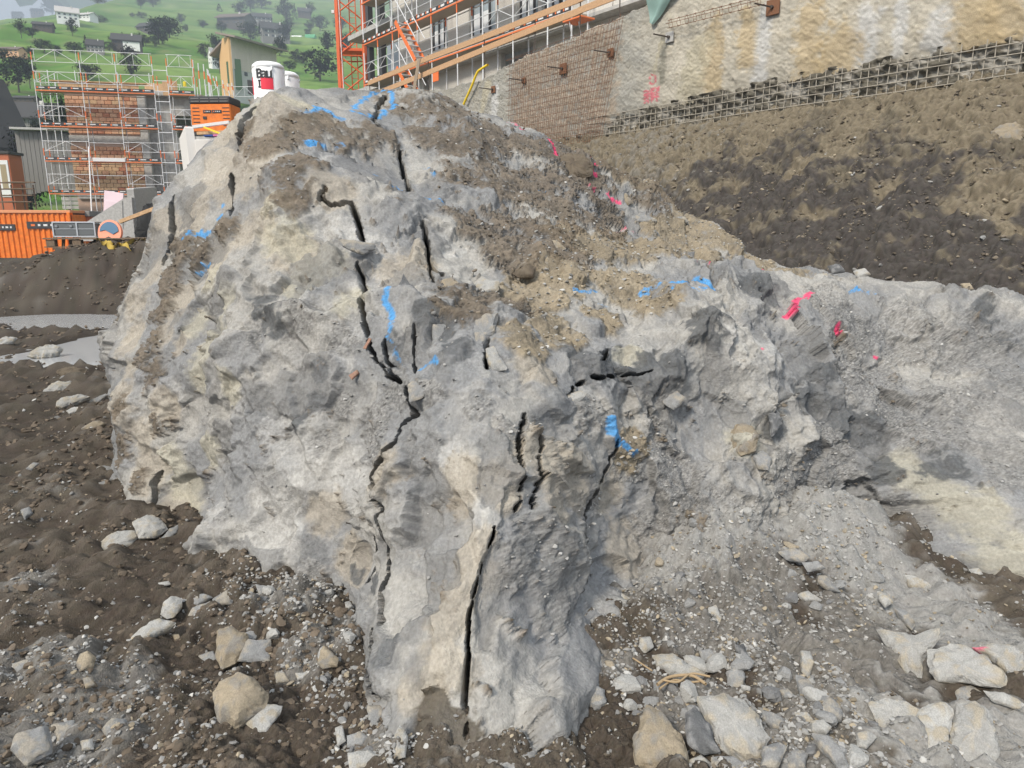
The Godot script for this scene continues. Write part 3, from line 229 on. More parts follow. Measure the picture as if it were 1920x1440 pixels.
const TREES := [
	[-101.853,40.65,-159.217,3.628,2.612,0,"tall dark tree left of the lone hillside farmhouse with the chimney"],
	[-101.799,41.497,-162.669,2.063,3.242,2,"low bush against the hillside farmhouse with the chimney"],
	[-101.094,45.115,-176.495,3.91,2.659,0,"single dark round tree on the slope under the white chalet"],
	[-159.815,80.282,-298.952,2.355,6.28,2,"long low hedge right of the white chalet"],
	[-747.141,344.588,-1254.647,16.917,29.323,2,"broad hazy tree on the ridge, leftmost of the ridge trees"],
	[-733.274,352.608,-1260.596,15.789,21.429,2,"hazy round tree on the ridge right of the broad one"],
	[-723.433,356.303,-1265.239,16.917,13.534,1,"hazy pointed tree on the ridge"],
	[-712.98,359.332,-1270.31,16.917,20.301,0,"hazy tree at the right end of the ridge row"],
	[-216.877,117.507,-405.224,2.851,7.841,2,"hedge at the top edge above the meadows"],
	[-201.549,118.455,-419.67,6.857,6.496,0,"dark tree at the top edge above the small meadow bush"],
	[-232.466,142.674,-500.957,6,10.286,0,"wide tree at the top edge"],
	[-189.497,107.364,-394.214,3.045,5.752,2,"small bush alone in the upper meadow"],
	[-191.901,106.675,-389.798,2.017,3.025,2,"tiny bush left of the lone meadow bush"],
	[-89.739,34.793,-146.527,2.5,3.553,0,"wide dark tree above the scaffold's left end"],
	[-86.514,33.906,-145.106,1.94,2.198,0,"small dark tree above the scaffold, right of the wide one"],
	[-85.989,31.78,-136.349,1.85,1.85,0,"small dark tree at the scaffold's left corner"],
	[-87.337,35.838,-152.45,2.423,3.634,0,"wide tree left of the grey half-timbered house"],
	[-88.781,37.907,-159.36,3.077,1.818,1,"pointed tree left of the grey half-timbered house"],
	[-89.216,41.607,-172.174,2.829,2.977,0,"tree between the half-timbered house and the white-walled barn"],
	[-87.741,39.639,-166.489,1.877,2.887,3,"russet bush between the half-timbered house and the barn"],
	[-93.897,46.09,-184.792,1.913,1.275,1,"small fir behind the white-walled barn"],
	[-86.483,42.699,-177.864,3.493,3.038,0,"dark tree at the right end of the white-walled barn"],
	[-88.301,44.927,-184.409,2.357,2.829,0,"rounded tree right of the white-walled barn"],
	[-87.274,46.041,-189.149,6.566,5.445,0,"largest dark tree of the diagonal tree line"],
	[-132.915,74.689,-296.447,6.76,7.011,0,"upper tree of the diagonal tree line"],
	[-86.929,45.209,-186.123,2.211,2.211,2,"low bush at the foot of the diagonal tree line"],
	[-72.422,21.643,-110.947,4.735,4.635,0,"big dark tree left of the scaffold"],
	[-72.758,22.676,-114.154,4.532,2.06,0,"narrow dark tree touching the scaffold's left post"],
	[-78.015,24.476,-116.423,2.242,2.135,2,"dark bush at the left edge beside the big tree"],
	[-72.864,20.82,-108.377,1.687,1.687,3,"small reddish tree at the left edge"],
	[-82.629,28.146,-123.567,2.157,2.952,0,"dark tree at the left edge below the pink house"],
	[-66.775,27.881,-132.859,4.995,3.633,3,"reddish brown tree seen through the scaffold's top"],
	[-70.273,25.956,-125.636,2.744,3.952,3,"russet tree seen over the brick building's formwork"],
	[-186.961,154.078,-552.634,10.428,13.602,0,"left tree of the dark copse at the top edge"],
	[-190.448,165.907,-587.413,9.129,14.414,0,"right tree of the dark copse at the top edge"],
	[-167.188,130.042,-474.249,7.805,9.365,0,"lowest tree of the dark copse"],
	[-183.318,134.713,-483.561,4.818,4.818,1,"small fir left of the long brown roof"],
	[-134.423,90.527,-355.137,4.985,5.278,0,"round tree in front of the long brown roof"],
	[-173.884,107.101,-404.775,5.109,4.768,0,"small round tree in the meadow above the diagonal tree line"],
	[-162.391,104.461,-403.556,4.369,6.05,0,"round bush on the meadow left of the big barn"],
	[-92.377,51.791,-206.812,5.756,6.977,0,"widest tree of the diagonal tree line"],
	[-87.68,46.986,-192.116,3.248,2.598,2,"lower bush of the diagonal tree line"],
	[-139.441,84.193,-328.162,3.027,3.027,2,"small bush at the upper end of the tree line"],
	[-139.893,126.653,-477.452,14.271,10.8,0,"tallest tree above the half-timbered farm"],
	[-139.433,133.485,-495.102,9.183,3.992,1,"slim fir next to the tallest tree above the farm"],
	[-133.382,138.493,-511.454,10.263,6.568,0,"tree right of the small brown barn"],
	[-135.352,122.143,-467.066,5.274,6.404,3,"reddish tree below the tallest tree"],
	[-110.562,78.983,-324.02,8.181,9.501,0,"wide tree left of the half-timbered farmhouse"],
	[-97.446,79.44,-331.302,10.38,6.654,0,"tall tree right of the half-timbered farmhouse"],
	[-61.592,45.936,-203.297,6.2,3.916,0,"tall tree right of the big barn's roof"],
	[-111.66,114.035,-446.729,8.91,10.692,0,"dark clump of trees above the green tent"],
	[-114.55,110.579,-434.104,6.253,5.558,0,"small dark tree left of the clump above the tent"],
	[-103.3,98.04,-389.133,3.113,4.047,2,"bush below the clump by the tent"],
	[-56.515,54.579,-234.539,6.129,5.571,0,"tree beside the crane, upper right of the meadow"],
	[-57.444,45.116,-202.562,3.395,3.556,3,"small brownish fruit tree on the meadow, left of a pair"],
	[-55.622,44.967,-203.102,2.748,2.91,3,"small brownish fruit tree on the meadow, right of a pair"],
	[-43.194,34.66,-170.535,6.998,7.806,2,"big olive green bush left of the crane tower"],
	[-75.451,45.488,-194.294,4.484,4.004,0,"tree behind the big barn's left gable"],
	[-74.538,42.638,-185.408,3.068,3.528,3,"reddish bushy tree left of the big barn"],
	[-61.771,33.981,-160.502,5,2.632,0,"dark tree against the big barn's gable"],
	[-57.683,32.12,-154.807,4.042,3.158,0,"dark shrub hiding the big barn's lower corner"],
	[-54.409,39.628,-185.479,2.222,3.851,2,"low hedge behind the silo"],
	[-48.408,49.808,-221.713,7.326,4.884,0,"dark tree seen through the crane tower"],
	[-92.913,106.568,-418.127,7.958,8.621,0,"dark tree behind the top of the crane tower"],
	[-36.37,2.723,-60,9.637,3.189,0,"leafy green tree behind the scaffold beside the brick wall"],
	[-35.531,1.951,-54,6.948,4.088,0,"dense dark green tree beside the orange site cabin"],
	[-42.47,3.835,-62,7.852,2.499,0,"dark tree behind the black-roofed house"],
	[-47.388,7.485,-75,4.909,2.416,2,"grey green shrub in front of the black roofed shed"]]
const HOUSES := [
	[-765.866,338.76,-1244.898,15.789,10.15,7,0.2,"small orange-walled house on the hazy ridge"],
	[-156.234,72.973,-271.179,6.758,4.586,0,0.5,"white chalet with a pale pitched roof on the upper meadow"],
	[-162.328,79.61,-294.26,6.226,2.594,0,-0.2,"low whitish outbuildings beside the white chalet"],
	[-106.82,45.94,-175.281,3.789,1.737,1,0.3,"lone farmhouse with a dark roof and a chimney"],
	[-789.551,332.817,-1231.627,13.534,7.895,0,0.1,"tiny white house in the haze at upper left"],
	[-85.912,37.007,-157.653,3.027,2.614,2,0.4,"grey half-timbered house above the scaffold"],
	[-85.816,40.497,-170.727,5.571,3.372,3,0.35,"dark-roofed barn with a white wall above the scaffold"],
	[-136.923,73.382,-288.146,5.901,3.688,1,-0.3,"grey farmhouse beside the diagonal tree line"],
	[-154.51,112.272,-430.952,16.29,6.729,4,-0.15,"long brown-roofed barn on the upper meadow"],
	[-148.238,120.444,-457.085,10.421,5.955,2,0.3,"small half-timbered house right of the long brown roof"],
	[-106.211,84.107,-343.617,11.653,7.214,2,0.45,"half-timbered farmhouse with a black roof behind the big barn"],
	[-136.569,137.783,-507.595,7.757,5.716,1,0.2,"small brown barn at the top right of the meadow"],
	[-97.28,89.719,-364.061,4.947,1.746,5,0,"low white plastic tunnel on the meadow"],
	[-92.7,91.671,-371.137,4.728,2.068,6,0,"low green tent on the meadow"],
	[-67.614,18.879,-104.909,2.653,0.853,1,0.1,"low hut with pale walls on the lower meadow"],
	[-87.124,31.281,-133.313,3.411,1.34,7,0,"hazy pinkish house at the left edge"],
	[-66.434,37.027,-170.081,2.098,3.776,0,0.9,"narrow white house left of the big barn"]]
const SIDE_POSTS := [[-18.152,10.995,-44,-18.157,8.964,-44], [-18.058,10.885,-45,-18.028,9.132,-45], [-18.161,10.908,-45.4,-18.124,9.199,-45.4], [-18.323,10.82,-46,-18.266,9.299,-46], [-18.534,10.897,-47,-18.399,10.184,-47], [-18.534,10.965,-47.5,-18.458,9.55,-47.5], [-18.343,10.842,-48,-18.245,9.634,-48], [-18.432,10.841,-49,-18.313,9.801,-49], [-18.523,11.062,-50,-18.403,9.968,-50], [-18.093,11.065,-44.6,-18.089,9.065,-44.6], [-18.234,11.058,-43.5,-18.264,8.823,-43.5]]

const EYE := Vector3(0, 1.6, 0)
var M := {}
var used := {}
var rng := RandomNumberGenerator.new()


func _ready() -> void:
	rng.seed = 20240917
	# --- camera
	var cam := Camera3D.new()
	cam.name = "camera"
	cam.position = EYE
	cam.rotation_degrees = Vector3(-12.3, 0, 0)
	cam.fov = 56.88
	cam.near = 0.05
	cam.far = 6000.0
	add_child(cam)
	cam.current = true
	# --- sky, exposure, air
	var env := Environment.new()
	env.background_mode = Environment.BG_SKY
	var sky := Sky.new()
	var sm := ProceduralSkyMaterial.new()
	sm.sky_top_color = Color(0.90, 0.92, 0.95)
	sm.sky_horizon_color = Color(0.68, 0.72, 0.78)
	sm.sky_curve = 0.25
	sm.ground_bottom_color = Color(0.30, 0.29, 0.27)
	sm.ground_horizon_color = Color(0.55, 0.57, 0.58)
	sm.sky_energy_multiplier = 1.0
	sky.sky_material = sm
	env.sky = sky
	env.tonemap_mode = Environment.TONE_MAPPER_LINEAR
	env.tonemap_exposure = 2.6
	env.sdfgi_enabled = true
	env.ssao_enabled = true
	env.ssil_enabled = true
	env.fog_enabled = true
	env.fog_density = 0.0011
	env.fog_light_color = Color(0.80, 0.86, 0.92)
	var we := WorldEnvironment.new()
	we.name = "world_environment"
	we.environment = env
	add_child(we)
	# --- the veiled sun, high behind the left shoulder
	var sun := DirectionalLight3D.new()
	sun.name = "sun"
	sun.light_energy = 1.2
	sun.light_color = Color(1.0, 0.96, 0.9)
	sun.light_angular_distance = 12.0
	sun.shadow_enabled = true
	sun.rotation_degrees = Vector3(-42, -34, 0)
	add_child(sun)
	make_materials()
	make_noises()
	# --- the setting, then the things, small details last
	build_boulder()
	build_ground()
	build_slope()
	build_wall()
	build_hills()
	build_trees()
	build_houses()
	build_brick_building()
	build_left_scaffold()
	build_yard()
	build_crane()
	build_right_building()
	build_right_scaffold()
	build_stones()
	build_gravel()


# ------------------------------------------------------------------ helpers
func numbered(called: String) -> String:
	var n: int = used.get(called, 0)
	used[called] = n + 1
	return called if n == 0 else "%s_%03d" % [called, n]


func tag(o: Node, label := "", category := "", group := "", kind := "") -> Node:
	if label: o.set_meta("label", label)
	if category: o.set_meta("category", category)
	if group: o.set_meta("group", group)
	if kind: o.set_meta("kind", kind)
	return o


func thing(called: String, label: String, category: String, where := Vector3.ZERO, turn := 0.0, group := "") -> Node3D:
	var o := Node3D.new()
	o.name = numbered(called)
	add_child(o)
	o.position = where
	o.rotation.y = turn
	tag(o, label, category, group)
	return o


func part(called: String, mesh: Mesh, material: Material, parent: Node = null, xf := Transform3D()) -> MeshInstance3D:
	var o := MeshInstance3D.new()
	o.mesh = mesh
	o.material_override = material
	if parent == null:
		o.name = numbered(called)
		add_child(o)
	else:
		o.name = called
		parent.add_child(o, true)
	o.transform = xf
	return o


func basis_along(d: Vector3, up := Vector3.UP) -> Basis:  # y axis runs along d
	var y := d.normalized()
	var x := y.cross(up)
	if x.length() < 0.01:
		x = y.cross(Vector3.RIGHT)
	x = x.normalized()
	return Basis(x, y, x.cross(y))


var unit_tube: ArrayMesh
var unit_box: ArrayMesh


func bar(called: String, a: Vector3, b: Vector3, r: float, material: Material, parent: Node) -> MeshInstance3D:
	if unit_tube == null:
		var c := CylinderMesh.new()
		c.top_radius = 1.0
		c.bottom_radius = 1.0
		c.height = 1.0
		c.radial_segments = 7
		c.rings = 0
		unit_tube = ArrayMesh.new()
		unit_tube.add_surface_from_arrays(Mesh.PRIMITIVE_TRIANGLES, c.get_mesh_arrays())
	var bs := basis_along(b - a)
	return part(called, unit_tube, material, parent, Transform3D(Basis(bs.x * r, bs.y * (b - a).length(), bs.z * r), (a + b) * 0.5))


# a box from a to b, w across and h along "up"
func beam(called: String, a: Vector3, b: Vector3, w: float, h: float, material: Material, parent: Node, up := Vector3.UP) -> MeshInstance3D:
	if unit_box == null:
		unit_box = bevel_box(Vector3.ONE, 0.02)
	var bs := basis_along(b - a, up)   # x = across, z = up-ish
	return part(called, unit_box, material, parent, Transform3D(Basis(bs.x * w, bs.y * (b - a).length(), bs.z * h), (a + b) * 0.5))


func block(called: String, centre: Vector3, size: Vector3, material: Material, parent: Node, turn := 0.0, bevel := 0.0) -> MeshInstance3D:
	return part(called, bevel_box(size, bevel if bevel > 0 else minf(0.02, 0.08 * minf(size.x, minf(size.y, size.z)))), material, parent, Transform3D(Basis(Vector3.UP, turn), centre))


func quad(st: SurfaceTool, a: Vector3, b: Vector3, c: Vector3, d: Vector3) -> void:
	var n := (c - a).cross(b - a).normalized()
	for p in [a, b, c, a, c, d]:
		st.set_normal(n)
		st.add_vertex(p)


# box with chamfered edges
func bevel_box(s: Vector3, e: float) -> ArrayMesh:
	var st := SurfaceTool.new()
	st.begin(Mesh.PRIMITIVE_TRIANGLES)
	var h := s * 0.5
	var f := func(ax: int, sg: float, i: float, j: float) -> Vector3:   # corner of one face, pulled in by the chamfer
		var v := Vector3()
		v[ax] = sg * h[ax]
		v[(ax + 1) % 3] = i * (h[(ax + 1) % 3] - e)
		v[(ax + 2) % 3] = j * (h[(ax + 2) % 3] - e)
		return v
	for ax in 3:
		for sg in [-1.0, 1.0]:
			if sg > 0:
				quad(st, f.call(ax, sg, -1, -1), f.call(ax, sg, -1, 1), f.call(ax, sg, 1, 1), f.call(ax, sg, 1, -1))
			else:
				quad(st, f.call(ax, sg, -1, -1), f.call(ax, sg, 1, -1), f.call(ax, sg, 1, 1), f.call(ax, sg, -1, 1))
	for ax in 3:
		var b := (ax + 1) % 3
		for sg in [-1.0, 1.0]:
			for sb in [-1.0, 1.0]:
				var p: Vector3 = f.call(ax, sg, sb, -1)
				var q: Vector3 = f.call(ax, sg, sb, 1)
				var r: Vector3 = f.call(b, sb, 1, sg)
				var t: Vector3 = f.call(b, sb, -1, sg)
				if sg * sb > 0:
					quad(st, p, q, r, t)
				else:
					quad(st, p, t, r, q)
	for sx in [-1.0, 1.0]:
		for sy in [-1.0, 1.0]:
			for sz in [-1.0, 1.0]:
				var a := Vector3(sx * h.x, sy * (h.y - e), sz * (h.z - e))
				var b := Vector3(sx * (h.x - e), sy * h.y, sz * (h.z - e))
				var c := Vector3(sx * (h.x - e), sy * (h.y - e), sz * h.z)
				var n := (a + b + c).normalized()
				for p in ([a, c, b] if sx * sy * sz > 0 else [a, b, c]):
					st.set_normal(Vector3(sx, sy, sz).normalized())
					st.add_vertex(p)
	return st.commit()


# a polygon in the xy plane pushed to depth along -z
func prism(poly: PackedVector2Array, depth: float) -> ArrayMesh:
	var st := SurfaceTool.new()
	st.begin(Mesh.PRIMITIVE_TRIANGLES)
	var idx := Geometry2D.triangulate_polygon(poly)
	for k in range(0, idx.size(), 3):
		for z in [0.0, -depth]:
			var a := poly[idx[k]]
			var b := poly[idx[k + 1]]
			var c := poly[idx[k + 2]]
			var order := [a, b, c] if ((b - a).cross(c - a) < 0) == (z == 0.0) else [a, c, b]
			for p in order:
				st.set_normal(Vector3(0, 0, 1 if z == 0.0 else -1))
				st.add_vertex(Vector3(p.x, p.y, z))
	var cw := Geometry2D.is_polygon_clockwise(poly)
	for k in poly.size():
		var p := poly[k]
		var q := poly[(k + 1) % poly.size()]
		if not cw:
			var t := p
			p = q
			q = t
		quad(st, Vector3(p.x, p.y, 0), Vector3(q.x, q.y, 0), Vector3(q.x, q.y, -depth), Vector3(p.x, p.y, -depth))
	return st.commit()


# rows(r) -> [PackedVector3Array, PackedColorArray]; a vertex whose colour has alpha 0 is left out
var g_rows := []
var g_call: Callable
var g_flip := false


func grid_mesh(nr: int, nc: int, rows: Callable, flip := false) -> ArrayMesh:
	g_rows = []
	g_rows.resize(nr)
	g_call = rows
	g_flip = flip
	WorkerThreadPool.wait_for_group_task_completion(WorkerThreadPool.add_group_task(_grid_row, nr, -1, true))
	var verts := PackedVector3Array()
	var cols := PackedColorArray()
	for r in nr:
		verts.append_array(g_rows[r][0])
		cols.append_array(g_rows[r][1])
	g_norm = []
	g_norm.resize(nr)
	g_nc = nc
	WorkerThreadPool.wait_for_group_task_completion(WorkerThreadPool.add_group_task(_grid_normals, nr, -1, true))
	var norms := PackedVector3Array()
	var index := PackedInt32Array()
	for r in nr:
		norms.append_array(g_norm[r][0])
		index.append_array(g_norm[r][1])
	var a := []
	a.resize(Mesh.ARRAY_MAX)
	a[Mesh.ARRAY_VERTEX] = verts
	a[Mesh.ARRAY_NORMAL] = norms
	a[Mesh.ARRAY_COLOR] = cols
	a[Mesh.ARRAY_INDEX] = index
	var m := ArrayMesh.new()
	m.add_surface_from_arrays(Mesh.PRIMITIVE_TRIANGLES, a)
	g_rows = []
	g_norm = []
	return m


var g_norm := []
var g_nc := 0


func _grid_row(r: int) -> void:
	g_rows[r] = g_call.call(r)


func _grid_normals(r: int) -> void:
	var nr := g_rows.size()
	var here: PackedVector3Array = g_rows[r][0]
	var up: PackedVector3Array = g_rows[mini(r + 1, nr - 1)][0]
	var dn: PackedVector3Array = g_rows[maxi(r - 1, 0)][0]
	var c0: PackedColorArray = g_rows[r][1]
	var c1: PackedColorArray = g_rows[mini(r + 1, nr - 1)][1]
	var n := PackedVector3Array()
	n.resize(g_nc)
	var idx := PackedInt32Array()
	var sg := -1.0 if g_flip else 1.0
	for c in g_nc:
		var ax := here[mini(c + 1, g_nc - 1)] - here[maxi(c - 1, 0)]
		var ay := up[c] - dn[c]
		n[c] = (ax.cross(ay) * sg).normalized()
		if r < nr - 1 and c < g_nc - 1 and c0[c].a > 0.5 and c0[c + 1].a > 0.5 and c1[c].a > 0.5 and c1[c + 1].a > 0.5:
			var i := r * g_nc + c
			if g_flip:
				idx.append_array(PackedInt32Array([i, i + 1, i + g_nc + 1, i, i + g_nc + 1, i + g_nc]))
			else:
				idx.append_array(PackedInt32Array([i, i + g_nc + 1, i + 1, i, i + g_nc, i + g_nc + 1]))
	g_norm[r] = [n, idx]


# ------------------------------------------------------------------ materials and noises
func lin(r: float, g: float, b: float) -> Color:
	return Color(r, g, b).linear_to_srgb()


func noise_tex(freq: float, octaves: int, size := 512, lo := 0.0, hi := 1.0, type := FastNoiseLite.TYPE_SIMPLEX_SMOOTH, sd := 1) -> NoiseTexture2D:
	var n := FastNoiseLite.new()
	n.seed = sd
	n.noise_type = type
	n.frequency = freq
	n.fractal_octaves = octaves
	n.fractal_gain = 0.6
	var t := NoiseTexture2D.new()
	t.width = size
	t.height = size
	t.seamless = true
	t.noise = n
	if lo != 0.0 or hi != 1.0:
		var g := Gradient.new()
		g.colors = PackedColorArray([Color(lo, lo, lo), Color(hi, hi, hi)])
		t.color_ramp = g
	return t


var T := {}


# linear base colour; grain = [albedo texture, tiles per metre], relief = [height texture, centimetres]
func mat(called: String, c: Color, rough := 0.85, metal := 0.0, grain: Texture2D = null, scale := 1.0, relief: Texture2D = null, cm := 0.0) -> StandardMaterial3D:
	var m := StandardMaterial3D.new()
	m.resource_name = called
	m.albedo_color = c.linear_to_srgb()
	m.roughness = rough
	m.metallic = metal
	if grain:
		m.albedo_texture = grain
	if relief:
		m.heightmap_enabled = true
		m.heightmap_texture = relief
		m.heightmap_scale = cm
	if grain or relief:
		m.uv1_triplanar = true
		m.uv1_world_triplanar = true
		m.uv1_scale = Vector3.ONE * scale
	M[called] = m
	return m


func vmat(called: String, rough := 0.95, grain: Texture2D = null, scale := 1.0, relief: Texture2D = null, cm := 0.0) -> StandardMaterial3D:
	var m := mat(called, Color.WHITE, rough, 0.0, grain, scale, relief, cm)
	m.vertex_color_use_as_albedo = true
	m.metallic_specular = 0.25
	return m


func make_materials() -> void:
	T.fine = noise_tex(0.06, 5, 512, 0.72, 1.0, FastNoiseLite.TYPE_SIMPLEX_SMOOTH, 3)
	T.grit = noise_tex(0.11, 4, 512, 0.0, 1.0, FastNoiseLite.TYPE_SIMPLEX_SMOOTH, 4)
	T.cloud = noise_tex(0.012, 5, 512, 0.80, 1.0, FastNoiseLite.TYPE_SIMPLEX_SMOOTH, 5)
	vmat("rock", 0.92, T.fine, 1.7, T.grit, 0.4)
	vmat("soil", 0.97, T.fine, 2.3, T.grit, 0.5)
	vmat("pebble", 0.93, T.fine, 5.0, T.grit, 0.3)


func make_noises() -> void:
	N.scoop_a = cell(0.95, 11, false, 0.22)
	N.scoop_b = cell(3.0, 12, false, 0.09)
	N.scoop_c = cell(9.0, 13, false, 0.03)
	N.fbm_a = fbm(1.3, 21, 4)
	N.fbm_b = fbm(6.0, 22, 4)
	N.fbm_c = fbm(26.0, 23, 3)
	N.fbm_d = fbm(0.45, 24, 3)


var N := {}


func cell(freq: float, sd: int, value: bool, warp: float) -> FastNoiseLite:
	var n := FastNoiseLite.new()
	n.seed = sd
	n.noise_type = FastNoiseLite.TYPE_CELLULAR
	n.fractal_type = FastNoiseLite.FRACTAL_NONE
	n.frequency = freq
	n.cellular_distance_function = FastNoiseLite.DISTANCE_EUCLIDEAN_SQUARED
	n.cellular_return_type = FastNoiseLite.RETURN_CELL_VALUE if value else FastNoiseLite.RETURN_DISTANCE
	n.cellular_jitter = 1.0
	n.domain_warp_enabled = true
	n.domain_warp_amplitude = warp
	n.domain_warp_frequency = freq * 1.3
	n.domain_warp_fractal_octaves = 3
	return n


func fbm(freq: float, sd: int, oct: int) -> FastNoiseLite:
	var n := FastNoiseLite.new()
	n.seed = sd
	n.noise_type = FastNoiseLite.TYPE_SIMPLEX_SMOOTH
	n.frequency = freq
	n.fractal_octaves = oct
	n.fractal_gain = 0.55
	return n


# ------------------------------------------------------------------ the boulder
const RN := 1200          # vertices along each side of the boulder's sheet
const RG := 220           # nodes of the coarse form
const RC := Vector3(0.7, -0.9, -5.2)
const R_A := 1.25
const R_B := 0.90
var r_ax := Vector3(-0.12, 0.5, 0.857).normalized()
var r_u := Vector3.UP.cross(r_ax).normalized()
var r_v := r_ax.cross(r_u)
var r_dirs := PackedVector3Array()
var r_w := PackedFloat64Array()
var r_coarse := []        # rows of [radius, zone 0 ... 7]
var r_base := []          # rows of points of the smooth form
var r_crack := PackedFloat32Array()
var r_blue := PackedFloat32Array()
var r_pink := PackedFloat32Array()
var r_points := []        # rows of final points
var r_loose := []         # rows of [point, kind] where loose debris lies


func r_dir(s: float, t: float) -> Vector3:
	var u := R_A * s + R_B * s * s * s
	var v := R_A * t + R_B * t * t * t
	var rho := sqrt(u * u + v * v) + 1e-9
	return r_ax * cos(rho) + (r_u * u + r_v * v) * (sin(rho) / rho)


func r_index(p: Vector3) -> Vector2:   # world point -> place on the sheet, in vertices
	var q := (p - RC).normalized()
	var rho := acos(clampf(q.dot(r_ax), -1, 1))
	var x := q.dot(r_u)
	var y := q.dot(r_v)
	var l := sqrt(x * x + y * y) + 1e-9
	return Vector2(r_inv(x / l * rho), r_inv(y / l * rho))


func r_inv(u: float) -> float:
	var s := u / (R_A + R_B * 0.3)
	for k in 12:
		s -= (R_A * s + R_B * s * s * s - u) / (R_A + 3 * R_B * s * s)
	return (s * 0.5 + 0.5) * (RN - 1)


func r_solve() -> void:   # smooth form through the measured points: multiquadrics on the sphere of directions
	var n := ROCK_CTRL.size() / 3
	var rad := PackedFloat64Array()
	for i in n:
		var q := Vector3(ROCK_CTRL[i * 3], ROCK_CTRL[i * 3 + 1], ROCK_CTRL[i * 3 + 2]) - RC
		r_dirs.append(q.normalized())
		rad.append(q.length())
	var a := []
	for i in n + 1:
		var row := PackedFloat64Array()
		row.resize(n + 2)
		for j in n + 1:
			if i < n and j < n:
				row[j] = sqrt(r_dirs[i].distance_squared_to(r_dirs[j]) + 0.01) - (0.004 if i == j else 0.0)
			else:
				row[j] = 0.0 if i == n and j == n else 1.0
		row[n + 1] = rad[i] if i < n else 0.0
		a.append(row)
	for i in n + 1:
		var best := i
		for k in range(i + 1, n + 1):
			if absf(a[k][i]) > absf(a[best][i]):
				best = k
		var t = a[i]
		a[i] = a[best]
		a[best] = t
		var top: PackedFloat64Array = a[i]
		for k in range(i + 1, n + 1):
			var low: PackedFloat64Array = a[k]
			var f := low[i] / top[i]
			if f != 0.0:
				for j in range(i, n + 2):
					low[j] -= f * top[j]
				a[k] = low
	r_w.resize(n + 1)
	for i in range(n, -1, -1):
		var s: float = a[i][n + 1]
		for j in range(i + 1, n + 1):
			s -= a[i][j] * r_w[j]
		r_w[i] = s / a[i][i]


func r_radius(d: Vector3) -> float:
	var s := r_w[r_dirs.size()]
	for i in r_dirs.size():
		s += r_w[i] * sqrt(d.distance_squared_to(r_dirs[i]) + 0.01)
	return s


func _r_coarse_row(r: int) -> void:
	var row := PackedFloat32Array()
	row.resize(RG * 9)
	var t := r / (RG - 1.0) * 2 - 1
	for c in RG:
		var s := c / (RG - 1.0) * 2 - 1
		var d := r_dir(s, t)
		var rad := r_radius(d)
		var p := RC + d * rad
		for k in range(0, ROCK_BUMPS.size(), 5):
			var q: float = p.distance_to(Vector3(ROCK_BUMPS[k], ROCK_BUMPS[k + 1], ROCK_BUMPS[k + 2])) / (ROCK_BUMPS[k + 3] * 1.15)
			if q < 1.0:
				rad += ROCK_BUMPS[k + 4] * (1.0 - q * q) * (1.0 - q * q)
		row[c * 9] = rad
		for k in 8:
			var best := 0.0
			var z: Array = ROCK_ZONES[k]
			for i in range(0, z.size(), 4):
				var q: float = p.distance_squared_to(Vector3(z[i], z[i + 1], z[i + 2])) / (z[i + 3] * z[i + 3] * 2.6)
				if q < 1.0:
					best = maxf(best, 1.0 - q)
			row[c * 9 + 1 + k] = best
	r_coarse[r] = row


func _r_base_row(r: int) -> void:
	var out := PackedVector3Array()
	out.resize(RN)
	var t := r / (RN - 1.0) * 2 - 1
	var y := r / (RN - 1.0) * (RG - 1)
	var y0 := mini(int(y), RG - 2)
	var fy := y - y0
	fy = fy
	var a: PackedFloat32Array = r_coarse[y0]
	var b: PackedFloat32Array = r_coarse[y0 + 1]
	var am: PackedFloat32Array = r_coarse[maxi(y0 - 1, 0)]
	var bp: PackedFloat32Array = r_coarse[mini(y0 + 2, RG - 1)]
	for c in RN:
		var x := c / (RN - 1.0) * (RG - 1)
		var x0 := mini(int(x), RG - 2)
		var f := x - x0
		var xm := maxi(x0 - 1, 0) * 9
		var xp := mini(x0 + 2, RG - 1) * 9
		var i := x0 * 9
		var v0 := cubic_interpolate(am[i], am[i + 9], am[xm], am[xp], f)
		var v1 := cubic_interpolate(a[i], a[i + 9], a[xm], a[xp], f)
		var v2 := cubic_interpolate(b[i], b[i + 9], b[xm], b[xp], f)
		var v3 := cubic_interpolate(bp[i], bp[i + 9], bp[xm], bp[xp], f)
		out[c] = RC + r_dir(c / (RN - 1.0) * 2 - 1, t) * cubic_interpolate(v1, v2, v0, v3, fy)
	r_base[r] = out


